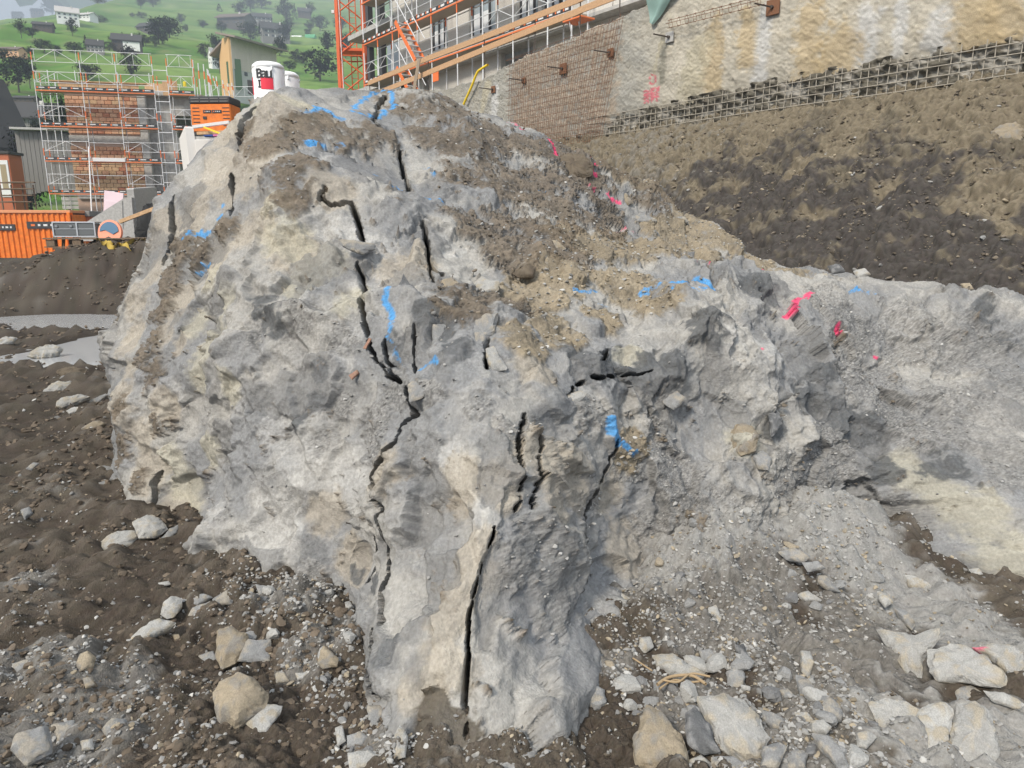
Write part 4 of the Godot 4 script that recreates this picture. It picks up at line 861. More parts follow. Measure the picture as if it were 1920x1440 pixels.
# writes the largest value of a stroke into one of the sheets
func r_stroke(sheet: PackedFloat32Array, e: Array, jitter: float, taper: bool, soft: float) -> PackedFloat32Array:
	var w: float = e[0] * 0.001
	var dens: float = e[1]
	var pts := []
	for k in range(2, e.size(), 3):
		pts.append(Vector3(e[k], e[k + 1], e[k + 2]))
	var fine := [pts[0]]
	for k in pts.size() - 1:
		var n := maxi(1, int((pts[k + 1] - pts[k]).length() / 0.02))
		for i in range(1, n + 1):
			fine.append(pts[k].lerp(pts[k + 1], i / float(n)))
	var run := 0.0
	var jit := []
	for k in fine.size():
		var p: Vector3 = fine[k]
		var j := Vector3(N.fbm_b.get_noise_3d(p.x * 2.4, p.y * 2.4, p.z * 2.4), N.fbm_b.get_noise_3d(p.y * 2.4, p.z * 2.4 + 7.0, p.x * 2.4), N.fbm_b.get_noise_3d(p.z * 2.4, p.x * 2.4 + 3.0, p.y * 2.4))
		jit.append(p + j * jitter)
	for k in fine.size() - 1:
		var a: Vector3 = jit[k]
		var b: Vector3 = jit[k + 1]
		var f := k / maxf(1.0, fine.size() - 2.0)
		var wide := w * 0.5
		if taper:
			wide *= (0.35 + 0.65 * sqrt(clampf(4.2 * f * (1 - f), 0, 1))) * (1.0 + 0.5 * N.fbm_b.get_noise_3dv(a * 2.2))
		wide = maxf(wide * 0.70, 0.0040)
		var reach := wide * (1.0 + soft) + 0.0035
		var ia := r_index(a)
		var ib := r_index(b)
		var pad := reach / 0.0040 + 2.0
		for y in range(maxi(0, int(minf(ia.y, ib.y) - pad)), mini(RN - 1, int(maxf(ia.y, ib.y) + pad)) + 1):
			var row: PackedVector3Array = r_base[y]
			for x in range(maxi(0, int(minf(ia.x, ib.x) - pad)), mini(RN - 1, int(maxf(ia.x, ib.x) + pad)) + 1):
				var p := row[x]
				var q := Geometry3D.get_closest_point_to_segment(p, a, b)
				var l := (p - q).length()
				if l < reach:
					var v := dens * (1.0 - smoothstep(wide * (1.0 - soft * 0.5), reach, l))
					var i := y * RN + x
					if v > sheet[i]:
						sheet[i] = v
	return sheet


var f_cells := []         # two nets of broken facets: [size, columns, x, y, lift, tilt x, tilt y]


func make_facets(size: int, sd: int) -> void:
	var k := RandomNumberGenerator.new()
	k.seed = sd
	var n := RN / size + 5
	var t := PackedFloat32Array()
	for j in n:
		for i in n:
			t.append_array(PackedFloat32Array([(i - 2 + k.randf_range(0.05, 0.95)) * size, (j - 2 + k.randf_range(0.05, 0.95)) * size, k.randf_range(-1, 1), k.randf_range(-1, 1), k.randf_range(-1, 1)]))
	f_cells.append([size, n, t])


# [height, tone of the facet, 0] at a place on the sheet: broken faces that meet in sharp edges
func facet(level: int, x: float, y: float) -> Vector3:
	var size: int = f_cells[level][0]
	var n: int = f_cells[level][1]
	var t: PackedFloat32Array = f_cells[level][2]
	var gx := clampi(int(floor(x / size)) + 2, 1, n - 2)
	var gy := clampi(int(floor(y / size)) + 2, 1, n - 2)
	var inv := 1.0 / size
	var best := 1e9
	var k1 := 0
	for j in range(gy - 1, gy + 2):
		for i in range(gx - 1, gx + 2):
			var k := (j * n + i) * 5
			var dx := (x - t[k]) * inv
			var dy := (y - t[k + 1]) * inv
			var h := t[k + 2] * 0.35 + t[k + 3] * dx * 1.15 + t[k + 4] * dy * 1.15 + (dx * dx + dy * dy) * 0.85
			if h < best:
				best = h
				k1 = k
	return Vector3(best, t[k1 + 3] * 0.6 + t[k1 + 4] * 0.4, 0.0)


# the same for flat faces broken off at different depths, with a short steep step between neighbours
func ledge(level: int, x: float, y: float) -> Vector3:
	var size: int = f_cells[level][0]
	var n: int = f_cells[level][1]
	var t: PackedFloat32Array = f_cells[level][2]
	var gx := clampi(int(floor(x / size)) + 2, 1, n - 2)
	var gy := clampi(int(floor(y / size)) + 2, 1, n - 2)
	var inv := 1.0 / size
	var d1 := 1e9
	var d2 := 1e9
	var k1 := 0
	var k2 := 0
	for j in range(gy - 1, gy + 2):
		for i in range(gx - 1, gx + 2):
			var k := (j * n + i) * 5
			var dx := x - t[k]
			var dy := y - t[k + 1]
			var d := dx * dx + dy * dy
			if d < d1:
				d2 = d1
				k2 = k1
				d1 = d
				k1 = k
			elif d < d2:
				d2 = d
				k2 = k
	var h1 := t[k1 + 2] * 0.7 + (t[k1 + 3] * (x - t[k1]) + t[k1 + 4] * (y - t[k1 + 1])) * inv * 1.5
	var h2 := t[k2 + 2] * 0.7 + (t[k2 + 3] * (x - t[k2]) + t[k2 + 4] * (y - t[k2 + 1])) * inv * 1.5
	var e := (sqrt(d2) - sqrt(d1)) * inv
	return Vector3(lerpf((h1 + h2) * 0.5, h1, smoothstep(0.0, minf(0.35, 3.4 * inv), e)), t[k1 + 3] * 0.6 + t[k1 + 4] * 0.4, 0.0)


func _r_final_row(r: int) -> Array:
	var out := PackedVector3Array()
	var cols := PackedColorArray()
	out.resize(RN)
	cols.resize(RN)
	var base: PackedVector3Array = r_base[r]
	var above: PackedVector3Array = r_base[mini(r + 1, RN - 1)]
	var below: PackedVector3Array = r_base[maxi(r - 1, 0)]
	var loose := []
	var y := r / (RN - 1.0) * (RG - 1)
	var y0 := mini(int(y), RG - 2)
	var fy := y - y0
	var ra: PackedFloat32Array = r_coarse[y0]
	var rb: PackedFloat32Array = r_coarse[y0 + 1]
	var z := PackedFloat32Array()
	z.resize(8)
	var scoop_a: FastNoiseLite = N.scoop_a
	var scoop_b: FastNoiseLite = N.scoop_b
	var scoop_c: FastNoiseLite = N.scoop_c
	var fa: FastNoiseLite = N.fbm_a
	var fb: FastNoiseLite = N.fbm_b
	var fc: FastNoiseLite = N.fbm_c
	for c in RN:
		var p := base[c]
		if p.y < -0.16 or p.z < -9.6:
			out[c] = p
			cols[c] = Color(0, 0, 0, 0)
			continue
		var x := c / (RN - 1.0) * (RG - 1)
		var x0 := mini(int(x), RG - 2)
		var fx := x - x0
		for k in 8:
			var i := x0 * 9 + 1 + k
			z[k] = lerpf(lerpf(ra[i], ra[i + 9], fx), lerpf(rb[i], rb[i + 9], fx), fy)
		var nb := fb.get_noise_3dv(p)
		var nc := fc.get_noise_3dv(p)
		var na := fa.get_noise_3dv(p)
		var nd := fa.get_noise_3d(p.x + 31.0, p.y, p.z - 17.0)
		var rag := nb * 0.55 + nc * 0.28 + na * 0.25
		var speck := fmod(absf(sin(p.x * 917.3 + p.y * 1531.7 + p.z * 1207.1)) * 4375.5, 1.0)
		var soil := smoothstep(0.34, 0.66, z[0] * 0.82 + rag * 1.15 + (speck - 0.5) * 0.22)
		var tan_ := smoothstep(0.34, 0.62, z[1] * 0.9 + rag * 0.8)
		var gravel := smoothstep(0.38, 0.62, z[2] * 0.85 + rag)
		var cover := maxf(soil, maxf(tan_ * 0.55, gravel * 0.3))
		# broken faces: scoops that meet in sharp ridges, and steps between them
		var s := Vector3(p.x, p.y * 0.72, p.z)
		var sa := scoop_a.get_noise_3dv(s) + 1.0
		var sb := scoop_b.get_noise_3dv(s) + 1.0
		var sc := scoop_c.get_noise_3dv(s) + 1.0
		var qa := facet(0, c + nb * 22.0 + nd * 30.0, r + na * 30.0)
		var qb := ledge(1, c + nb * 9.0, (r + nd * 16.0) * 0.72 - nb * 5.0)
		var qc := ledge(2, c + nb * 4.0, r * 0.8 + na * 6.0)
		var vb := qb.y
		var vc := qc.y
		var fade := clampf(0.011 / maxf(0.001, base[mini(c + 1, RN - 1)].distance_to(base[maxi(c - 1, 0)]) * 0.5), 0.0, 1.0) * clampf(0.011 / maxf(0.001, above[c].distance_to(below[c]) * 0.5), 0.0, 1.0)
		var rough := 0.35 + 0.65 * smoothstep(-0.25, 0.3, na)
		var rock := (sa - 0.3) * 0.03 + (qa.x + 0.12) * 0.115 + qb.x * 0.042 * (0.45 + 0.55 * rough) * (0.4 + 0.6 * fade) + qc.x * 0.0125 * (0.15 + 0.85 * rough) * fade + (sc - 0.3) * 0.005 * rough * fade + nb * 0.003 + nc * 0.0025 * fade - 0.02
		var mud := (sa - 0.3) * 0.05 + (qa.x + 0.12) * 0.09 + qb.x * 0.014 + nb * 0.018 + (nc * 0.015 + (sc - 0.3) * 0.010) * fade + 0.004
		var h := lerpf(rock, mud, cover)
		var i := r * RN + c
		var crack := r_crack[i]
		var away := (base[mini(c + 1, RN - 1)] - base[maxi(c - 1, 0)]).cross(above[c] - below[c]).normalized()
		out[c] = p + away * h
		if crack > 0.0:   # the splits run back into the rock on steep planes
			out[c] += (Vector3(0.05, -0.35, -0.95) - away * 0.8).normalized() * crack * 0.5
		# what the surface is made of
		var tone := smoothstep(-0.30, 0.30, nd + vb * 0.22 + vc * 0.06)
		var col := Vector3(0.265, 0.267, 0.268).lerp(Vector3(0.385, 0.373, 0.347), tone)
		col = col.lerp(Vector3(0.56, 0.55, 0.525), smoothstep(0.35, 0.75, z[7] + rag * 0.7 + vc * 0.08) * 0.4)
		col = col.lerp(Vector3(0.44, 0.38, 0.29), smoothstep(0.22, 0.7, z[5] + rag * 0.8) * 0.5)
		col = col.lerp(Vector3(0.47, 0.44, 0.34), smoothstep(0.32, 0.75, z[4] + rag * 0.7 + vb * 0.1) * 0.58)
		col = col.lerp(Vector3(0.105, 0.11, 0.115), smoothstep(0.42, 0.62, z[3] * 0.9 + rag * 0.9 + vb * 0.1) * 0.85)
		col = col.lerp(Vector3(0.17, 0.172, 0.175), smoothstep(0.66, 0.72, vb * 0.5 + 0.5 + na * 0.35) * 0.6)
		col *= 1.0 + 0.10 * nc + 0.12 * vc
		if gravel > 0.0:
			var g := 0.24 + 0.30 * (speck - 0.5) * fade + 0.1 * nc + 0.06 * vb
			col = col.lerp(Vector3(g, g * 0.975, g * 0.93), gravel * 0.65)
		col = col.lerp(Vector3(0.29, 0.235, 0.155) * (0.78 + 0.3 * speck + 0.6 * nb), tan_ * 0.8)
		col = col.lerp(Vector3(0.150, 0.122, 0.092) * (0.72 + 0.5 * speck + 0.8 * nb), soil * 0.88)
		col = col.lerp(Vector3(0.105, 0.088, 0.066), smoothstep(0.30, 0.36, z[6] + rag * 0.25) * 0.85)
		var paint := r_blue[i]
		if paint > 0.0:
			var on := smoothstep(0.32, 0.72, paint * 1.12 + rag * 0.9 + (speck - 0.5) * 0.3 - 0.05)
			col = col.lerp(Vector3(0.07, 0.30, 0.62) * (0.9 + 0.4 * speck), on * 0.85)
		paint = r_pink[i]
		if paint > 0.0:
			var on := smoothstep(0.32, 0.72, paint * 1.12 + rag * 0.9 + (speck - 0.5) * 0.3 - 0.05)
			col = col.lerp(Vector3(0.78, 0.075, 0.19) * (0.9 + 0.3 * speck), on * 0.88)
		cols[c] = Color(maxf(col.x, 0.01), maxf(col.y, 0.01), maxf(col.z, 0.01), 1.0)
		if p.z > -8.0 and crack < 0.1 and speck > 0.93 - 0.1 * (1.0 - fade):
			var chance := maxf(soil * 0.35, maxf(gravel * 0.6, tan_ * 0.5)) + 0.03
			var roll := fmod(speck * 7919.0, 1.0)
			if roll < chance:
				loose.append([out[c], 0 if soil > 0.5 else (1 if tan_ > 0.5 else 2), away, gravel])
	r_points[r] = out
	r_loose[r] = loose
	return [out, cols]


func build_boulder() -> void:
	r_solve()
	r_coarse.resize(RG)
	r_base.resize(RN)
	r_points.resize(RN)
	r_loose.resize(RN)
	WorkerThreadPool.wait_for_group_task_completion(WorkerThreadPool.add_group_task(_r_coarse_row, RG, -1, true))
	WorkerThreadPool.wait_for_group_task_completion(WorkerThreadPool.add_group_task(_r_base_row, RN, -1, true))
	make_facets(68, 5)
	make_facets(25, 6)
	make_facets(9, 7)
	r_crack.resize(RN * RN)
	r_blue.resize(RN * RN)
	r_pink.resize(RN * RN)
	for e in ROCK_CRACKS:
		r_crack = r_stroke(r_crack, e, 0.015, true, 0.10)
	for e in ROCK_BLUE:
		r_blue = r_stroke(r_blue, e, 0.05, false, 0.9)
	for e in ROCK_PINK:
		r_pink = r_stroke(r_pink, e, 0.05, false, 0.9)
	var m := grid_mesh(RN, RN, _r_final_row)
	var o := thing("split_boulder", "huge pale grey boulder riven by black cracks and marked with blue and pink paint", "boulder")
	part("rock_face", m, M.rock, o)


func rock_point(px: float, py: float) -> Vector3:   # the built surface at a place on the sheet
	var row: PackedVector3Array = r_points[clampi(int(py), 0, RN - 1)]
	return row[clampi(int(px), 0, RN - 1)]


# ------------------------------------------------------------------ the ground
const GR := 780
const GC := 430


func blob(x: float, z: float, cx: float, cz: float, rx: float, rz: float) -> float:
	var q := (x - cx) * (x - cx) / (rx * rx) + (z - cz) * (z - cz) / (rz * rz)
	return maxf(0.0, 1.0 - q)


func puddle_amount(x: float, z: float) -> float:
	var w: float = N.fbm_a.get_noise_3d(x * 0.5, 0.0, z * 0.5) * 0.55 + N.fbm_b.get_noise_3d(x * 0.35, 3.0, z * 0.35) * 0.22
	var a := 0.0
	for b in PUDDLES:
		a = maxf(a, blob(x, z, b[0], b[1], b[2], b[3]))
	return a + (w if a > 0.0 else 0.0)


# the lie of the land, without clods
func ground_height(x: float, z: float) -> float:
	var h: float = N.fbm_d.get_noise_3d(x, 0.0, z) * 0.10
	var d := sqrt(x * x + z * z)
	h *= smoothstep(0.5, 5.0, d)
	# heap of dug earth on the left
	var m := smoothstep(-13.6, -16.2, z) * (1.0 - smoothstep(-23.0, -27.0, z)) * (1.0 - smoothstep(-7.4, -4.5, x))
	h += m * (0.60 + 0.66 * smoothstep(-12.0, -9.3, x) + 0.12 * N.fbm_d.get_noise_3d(x * 0.6, 5.0, z * 0.6))
	# scree at the foot of the boulder
	for t in TALUS:
		var b := blob(x, z, t[0], t[1], t[2], t[2])
		h += t[3] * b * b
	h -= smoothstep(0.1, 0.5, puddle_amount(x, z)) * 0.12
	# pit floor runs level up to the dug slope on the right
	return h


func _g_ground_row(r: int) -> Array:
	var out := PackedVector3Array()
	var cols := PackedColorArray()
	out.resize(GC)
	cols.resize(GC)
	var f := r / (GR - 1.0)
	var d := r * 0.03 + 0.01
	if r >= 40:
		d = 1.0 / lerpf(1.0 / 1.2, 1.0 / 150.0, (r - 40) / (GR - 41.0))
	if r == GR - 1:
		d = 400.0
	var fa: FastNoiseLite = N.fbm_a
	var fb: FastNoiseLite = N.fbm_b
	var fc: FastNoiseLite = N.fbm_c
	var clod: FastNoiseLite = N.clod
	var clod2: FastNoiseLite = N.clod_small
	var near := 1.0 - smoothstep(20.0, 60.0, d)
	for c in GC:
		var s := c / (GC - 1.0) * 2 - 1
		var a := 0.72 * s + (PI - 0.72) * pow(absf(s), 9.0) * signf(s)
		var x := sin(a) * d
		var z := -cos(a) * d
		var h := ground_height(x, z)
		var na := fa.get_noise_3d(x, 0.0, z)
		var nb := fb.get_noise_3d(x, 1.0, z)
		var nc := fc.get_noise_3d(x, 2.0, z)
		var k1 := maxf(0.0, 0.30 - (clod.get_noise_2d(x, z) + 1.0)) / 0.30
		var k2 := maxf(0.0, 0.32 - (clod2.get_noise_2d(x, z) + 1.0)) / 0.32
		var amt := smoothstep(-0.35, 0.25, na + 0.4 * nb)
		var rut := 0.0
		var wet := puddle_amount(x, z)
		var dry := 1.0 - smoothstep(0.12, 0.4, wet)
		h += (na * 0.05 + nb * 0.042 + nc * 0.014 + sqrt(k1) * 0.050 * amt + sqrt(k2) * 0.014 * (1.0 - 0.5 * amt)) * near * dry
		if d > 5.0:
			var k3 := maxf(0.0, 0.34 - (clod.get_noise_2d(x * 0.3 + 9.0, z * 0.3) + 1.0)) / 0.34
			h += (sqrt(k3) * 0.06 * amt + nb * 0.01) * smoothstep(5.0, 9.0, d) * near * dry
		# colours: dug earth, pale stone dust, dry crumbs
		var grey := 0.0
		var pale := 0.0
		for b in DUST:
			var q := blob(x, z, b[0], b[1], b[2], b[2])
			if b[3] > 0.5:
				pale = maxf(pale, q)
			else:
				grey = maxf(grey, q)
		var rag := nb * 0.5 + nc * 0.3 + na * 0.3
		var speck := fmod(absf(sin(x * 817.3 + z * 1207.1)) * 4375.5, 1.0)
		var col := Vector3(0.078, 0.064, 0.051).lerp(Vector3(0.118, 0.100, 0.080), smoothstep(-0.3, 0.4, na + nb * 0.5))
		col *= 0.82 + 0.35 * speck
		col = col.lerp(Vector3(0.20, 0.19, 0.175) * (0.7 + 0.6 * speck), smoothstep(0.25, 0.7, grey + rag) * 0.85)
		col = col.lerp(Vector3(0.33, 0.325, 0.31) * (0.85 + 0.3 * speck), smoothstep(0.25, 0.7, pale + rag) * 0.9)
		col = col.lerp(Vector3(0.055, 0.046, 0.038), smoothstep(0.0, 0.35, wet) * 0.7)
		col *= lerpf(1.0, 0.85, smoothstep(-13.0, -15.0, z) * smoothstep(-5.0, -7.0, x))
		out[c] = Vector3(x, h, z)
		cols[c] = Color(col.x, col.y, col.z, 1.0)
	return [out, cols]


func build_ground() -> void:
	N.clod = cell(9.0, 31, false, 0.03)
	N.clod_small = cell(24.0, 32, false, 0.01)
	var o := part("ground", grid_mesh(GR, GC, _g_ground_row), M.soil)
	tag(o, "", "", "", "structure")
	var st := SurfaceTool.new()
	st.begin(Mesh.PRIMITIVE_TRIANGLES)
	quad(st, Vector3(-10.5, 0, -8.2), Vector3(-10.5, 0, -14.0), Vector3(-4.2, 0, -14.0), Vector3(-4.2, 0, -8.2))
	var w := mat("puddle_water", Color(0.36, 0.365, 0.37), 0.06)
	w.metallic_specular = 0.6
	var p := part("puddle", st.commit(), w, null, Transform3D(Basis(), Vector3(0, PUDDLE_LEVEL, 0)))
	tag(p, "", "", "", "structure")


# ------------------------------------------------------------------ loose stones
const STONE_TONES := [Vector3(0.43, 0.425, 0.405), Vector3(0.29, 0.292, 0.29), Vector3(0.13, 0.133, 0.137), Vector3(0.36, 0.305, 0.225), Vector3(0.17, 0.14, 0.105), Vector3(0.42, 0.24, 0.18)]


func ray_to_outline(poly: PackedVector2Array, a: float) -> float:
	var d := Vector2(cos(a), sin(a))
	var best := 0.0
	for k in poly.size():
		var p := poly[k]
		var e := poly[(k + 1) % poly.size()] - p
		var den := d.cross(e)
		if absf(den) > 1e-9:
			var t := p.cross(e) / den
			var u := p.cross(d) / den
			if t > 0 and u >= -0.001 and u <= 1.001:
				best = maxf(best, t)
	return best


# a broken stone whose widest section is the given outline, in the xy plane; z is its upper side
func stone_mesh(poly: PackedVector2Array, thick: float, tone: int, sd: int, dab := Vector3.ZERO, dab_at := Vector2.ZERO) -> ArrayMesh:
	var k := RandomNumberGenerator.new()
	k.seed = sd
	var na := 48
	var size := 0.0
	var rim := PackedFloat32Array()
	for i in na:
		rim.append(ray_to_outline(poly, TAU * i / na))
		size = maxf(size, rim[i])
	# planes that cut the upper side into facets
	var planes := []
	for i in 6:
		var a := TAU * (i + k.randf()) / 6
		planes.append(Vector3(cos(a) * k.randf_range(0.35, 1.1), sin(a) * k.randf_range(0.35, 1.1), k.randf_range(0.75, 1.25)))
	var flat := k.randf_range(0.55, 0.8)
	var tilt := Vector2(k.randf_range(-0.2, 0.2), k.randf_range(-0.2, 0.2))
	var verts := PackedVector3Array()
	var cols := PackedColorArray()
	var rings := [0.0, 0.2, 0.4, 0.58, 0.72, 0.83, 0.91, 0.97, 1.0, 0.98, 0.93, 0.82, 0.6, 0.3]
	var base: Vector3 = STONE_TONES[tone]
	base *= k.randf_range(0.9, 1.12)
	var other: Vector3 = [Vector3(0.40, 0.36, 0.29), Vector3(0.36, 0.33, 0.28), Vector3(0.24, 0.24, 0.24), Vector3(0.27, 0.25, 0.22), Vector3(0.12, 0.098, 0.075), Vector3(0.34, 0.22, 0.16)][tone]
	var off := k.randf_range(0, 50)
	for ri in rings.size():
		var f: float = rings[ri]
		var back: bool = ri > 8
		for i in na:
			var a := TAU * i / na
			var r := rim[i] * f
			var p := Vector2(cos(a), sin(a)) * r
			var q := p / size
			var z := 0.0
			if not back:
				z = flat + q.dot(tilt)
				for pl in planes:
					z = minf(z, pl.z - (q.x * pl.x + q.y * pl.y))
				var edge := 1.0 - pow(f, 7.0)
				z = z * thick * 0.5 * edge
			else:
				z = -thick * (0.18 + 0.75 * (1.0 - f)) if f < 0.98 else -thick * 0.10
			var v := Vector3(p.x, p.y, z)
			var n1: float = N.fbm_b.get_noise_3d(v.x * 2.2 + off, v.y * 2.2, v.z * 2.2)
			var n2: float = N.fbm_c.get_noise_3d(v.x * 1.2 + off, v.y * 1.2, v.z * 1.2)
			v += Vector3(p.x, p.y, 0).normalized() * (n1 * 0.09 + n2 * 0.04) * size + Vector3(0, 0, 1) * (n1 * 0.07 + n2 * 0.03) * size
			verts.append(v)
			var c := base.lerp(other, smoothstep(0.0, 0.4, n1 + n2 * 0.5)) * (1.0 + 0.25 * n2)
			if dab != Vector3.ZERO and p.distance_to(dab_at) + n2 * 0.3 * size < 0.32 * size:
				c = dab
			cols.append(Color(c.x, c.y, c.z))
	var st := SurfaceTool.new()
	st.begin(Mesh.PRIMITIVE_TRIANGLES)
	for ri in rings.size() - 1:
		for i in na:
			var a := ri * na + i
			var b := ri * na + (i + 1) % na
			var c := a + na
			var d := b + na
			for x in ([a, d, c] if ri == 0 else [a, b, d, a, d, c]):
				st.set_smooth_group(-1 if (ri > 3 and ri < 10) else 0)
				st.set_color(cols[x])
				st.add_vertex(verts[x])
	st.index()
	st.generate_normals()
	return st.commit()


# a small angular stone: a ball of directions cut by planes
func chip_mesh(sd: int, level: int, flatness: float) -> ArrayMesh:
	var k := RandomNumberGenerator.new()
	k.seed = sd
	var planes := []
	for i in 13:
		var n := Vector3(k.randfn(), k.randfn(), k.randfn()).normalized()
		planes.append([n, k.randf_range(0.45, 0.95)])
	var sph := SphereMesh.new()
	sph.radial_segments = 8 + level * 5
	sph.rings = 4 + level * 3
	var a := sph.get_mesh_arrays()
	var vs: PackedVector3Array = a[Mesh.ARRAY_VERTEX]
	var idx: PackedInt32Array = a[Mesh.ARRAY_INDEX]
	var o := PackedVector3Array()
	for v in vs:
		var d := v.normalized()
		var r := 1.25
		for pl in planes:
			var c: float = d.dot(pl[0])
			if c > 0.05:
				r = minf(r, pl[1] / c)
		o.append(d * r * Vector3(1.0, flatness, 0.8))
	var st := SurfaceTool.new()
	st.begin(Mesh.PRIMITIVE_TRIANGLES)
	st.set_smooth_group(-1)
	for t in range(0, idx.size(), 3):
		var p := o[idx[t]]
		var q := o[idx[t + 1]]
		var s := o[idx[t + 2]]
		if (q - p).cross(s - p).length() > 1e-7:
			for v in [p, q, s]:
				st.set_color(Color.WHITE)
				st.add_vertex(v)
	st.generate_normals()
	return st.commit()


var chips := []


func build_stones() -> void:
	for i in STONES.size():
		var e: Array = STONES[i]
		var o := Vector3(e[2], e[3], e[4])
		var n := Vector3(e[5], e[6], e[7])
		if o.y < 0.2 and o.z > -14.0:   # lies on the ground: bring it up to the real surface
			var up := (EYE - o).normalized()
			o += up * clampf(ground_at(o.x, o.z), -0.02, 0.12) / up.y
		var poly := PackedVector2Array()
		for j in range(9, e.size(), 2):
			poly.append(Vector2(e[j], e[j + 1]))
		var x := Vector3.UP.cross(n).normalized()
		var dab := Vector3.ZERO
		if e[0].contains("orange paint"):
			dab = Vector3(0.75, 0.22, 0.04)
		elif e[0].contains("pink paint mark"):
			dab = Vector3(0.78, 0.22, 0.30)
		var m := stone_mesh(poly, e[8], e[1], 900 + i, dab, poly[0])
		var p := part("stone", m, M.pebble, null, Transform3D(Basis(x, n.cross(x), n), o))
		tag(p, e[0], "stone", "single stones around the boulder")
	# dry roots and sticks in the rubble
	mat("dry_root", Color(0.30, 0.22, 0.13), 0.9)
	var r := thing("dry_root", "tangle of dry brown roots above the big tan wedge stone", "root")
	part("strand", swept(smooth_path([Vector3(0.51, 0, -2.205), Vector3(0.552, 0, -2.243), Vector3(0.603, 0, -2.258), Vector3(0.65, 0, -2.252), Vector3(0.68, 0, -2.208)], 6), 0.006, 6), M.dry_root, r, Transform3D(Basis(), Vector3(0, 0.04, 0)))
	part("strand", swept(smooth_path([Vector3(0.515, 0, -2.19), Vector3(0.574, 0, -2.237), Vector3(0.624, 0, -2.225), Vector3(0.667, 0, -2.231)], 6), 0.004, 6), M.dry_root, r, Transform3D(Basis(), Vector3(0, 0.035, 0)))
	part("strand", swept(smooth_path([Vector3(0.533, 0, -2.225), Vector3(0.584, 0, -2.213), Vector3(0.642, 0, -2.261), Vector3(0.705, 0, -2.243)], 6), 0.004, 6), M.dry_root, r, Transform3D(Basis(), Vector3(0, 0.045, 0)))
	var k := part("dry_stick", swept(smooth_path([Vector3(0.417, 0, -2.42), Vector3(0.459, 0, -2.37), Vector3(0.51, 0, -2.299)], 5), 0.003, 6), M.dry_root, null, Transform3D(Basis(), Vector3(0, 0.03, 0)))
	tag(k, "thin dry stick lying in the rubble right of the spur", "stick")


# ------------------------------------------------------------------ pastures, trees, farmhouses
func hill_height(x: float, z: float) -> float:
	var d := sqrt(x * x + z * z)
	var az := rad_to_deg(atan2(x, -z))
	var e: float = HILL_E[HILL_E.size() - 1]
	for k in HILL_D.size() - 1:
		if d < HILL_D[k + 1]:
			e = lerpf(HILL_E[k], HILL_E[k + 1], clampf((d - HILL_D[k]) / (HILL_D[k + 1] - HILL_D[k]), 0, 1))
			break
	var top: float = RIDGE_E[0] if az < RIDGE_A[0] else RIDGE_E[RIDGE_E.size() - 1]
	for k in RIDGE_A.size() - 1:
		if az >= RIDGE_A[k] and az < RIDGE_A[k + 1]:
			top = lerpf(RIDGE_E[k], RIDGE_E[k + 1], (az - RIDGE_A[k]) / (RIDGE_A[k + 1] - RIDGE_A[k]))
	e = minf(e, top) - maxf(0.0, d - 750.0) * 0.0012
	var y := d * tan(deg_to_rad(e))
	return y + smoothstep(80.0, 300.0, d) * (3.0 * sin(x * 0.021 + 1.3) * sin(z * 0.013) + 1.6 * sin(x * 0.05 + z * 0.031))


const HR := 190
const HC := 180


func _hill_row(r: int) -> Array:
	var out := PackedVector3Array()
	var cols := PackedColorArray()
	var d := 44.0 * pow(1250.0 / 44.0, r / (HR - 1.0))
	for c in HC:
		var a := deg_to_rad(lerpf(-62.0, 50.0, c / (HC - 1.0)))
		var x := sin(a) * d
		var z := -cos(a) * d
		var y := hill_height(x, z) - 0.25
		var n1: float = N.fbm_a.get_noise_3d(x * 0.012, y * 0.05, z * 0.012)
		var n2: float = N.fbm_b.get_noise_3d(x * 0.03, y * 0.09, z * 0.03)
		var n3: float = N.fbm_c.get_noise_3d(x * 0.03, 0.0, z * 0.03)
		y += smoothstep(60.0, 200.0, d) * (n1 * 2.0 + n2 * 0.5)
		var col := Vector3(0.072, 0.150, 0.030).lerp(Vector3(0.145, 0.215, 0.060), smoothstep(-0.3, 0.35, n1 + 0.6 * n2))
		col = col.lerp(Vector3(0.17, 0.17, 0.085), smoothstep(0.25, 0.5, n2 - n1 * 0.5) * 0.6) * (1.0 + 0.35 * n3)
		out.append(Vector3(x, y, z))
		cols.append(Color(col.x, col.y, col.z, 1.0))
	return [out, cols]


func _mountain_row(r: int) -> Array:
	var out := PackedVector3Array()
	var cols := PackedColorArray()
	for c in 160:
		var a := deg_to_rad(lerpf(-65.0, 45.0, c / 159.0))
		var f := r / 59.0
		var d := lerpf(1240.0, 1700.0, f)
		var x := sin(a) * d
		var z := -cos(a) * d
		var n1: float = N.fbm_a.get_noise_3d(x * 0.003, 0.0, z * 0.003)
		var n2: float = N.fbm_b.get_noise_3d(x * 0.006, 0.0, z * 0.006)
		var y := 300.0 + f * 330.0 + n1 * 90.0 + n2 * 40.0
		out.append(Vector3(x, y, z))
		var g := smoothstep(-0.2, 0.3, n2)
		cols.append(Color(0.035 + 0.03 * g, 0.065 + 0.05 * g, 0.035 + 0.01 * g, 1.0))
	return [out, cols]


func build_hills() -> void:
	vmat("meadow", 0.95)
	M.meadow.metallic_specular = 0.1
	tag(part("hillside_meadow", grid_mesh(HR, HC, _hill_row), M.meadow), "", "", "", "structure")
	tag(part("mountainside", grid_mesh(60, 160, _mountain_row), M.meadow), "", "", "", "structure")


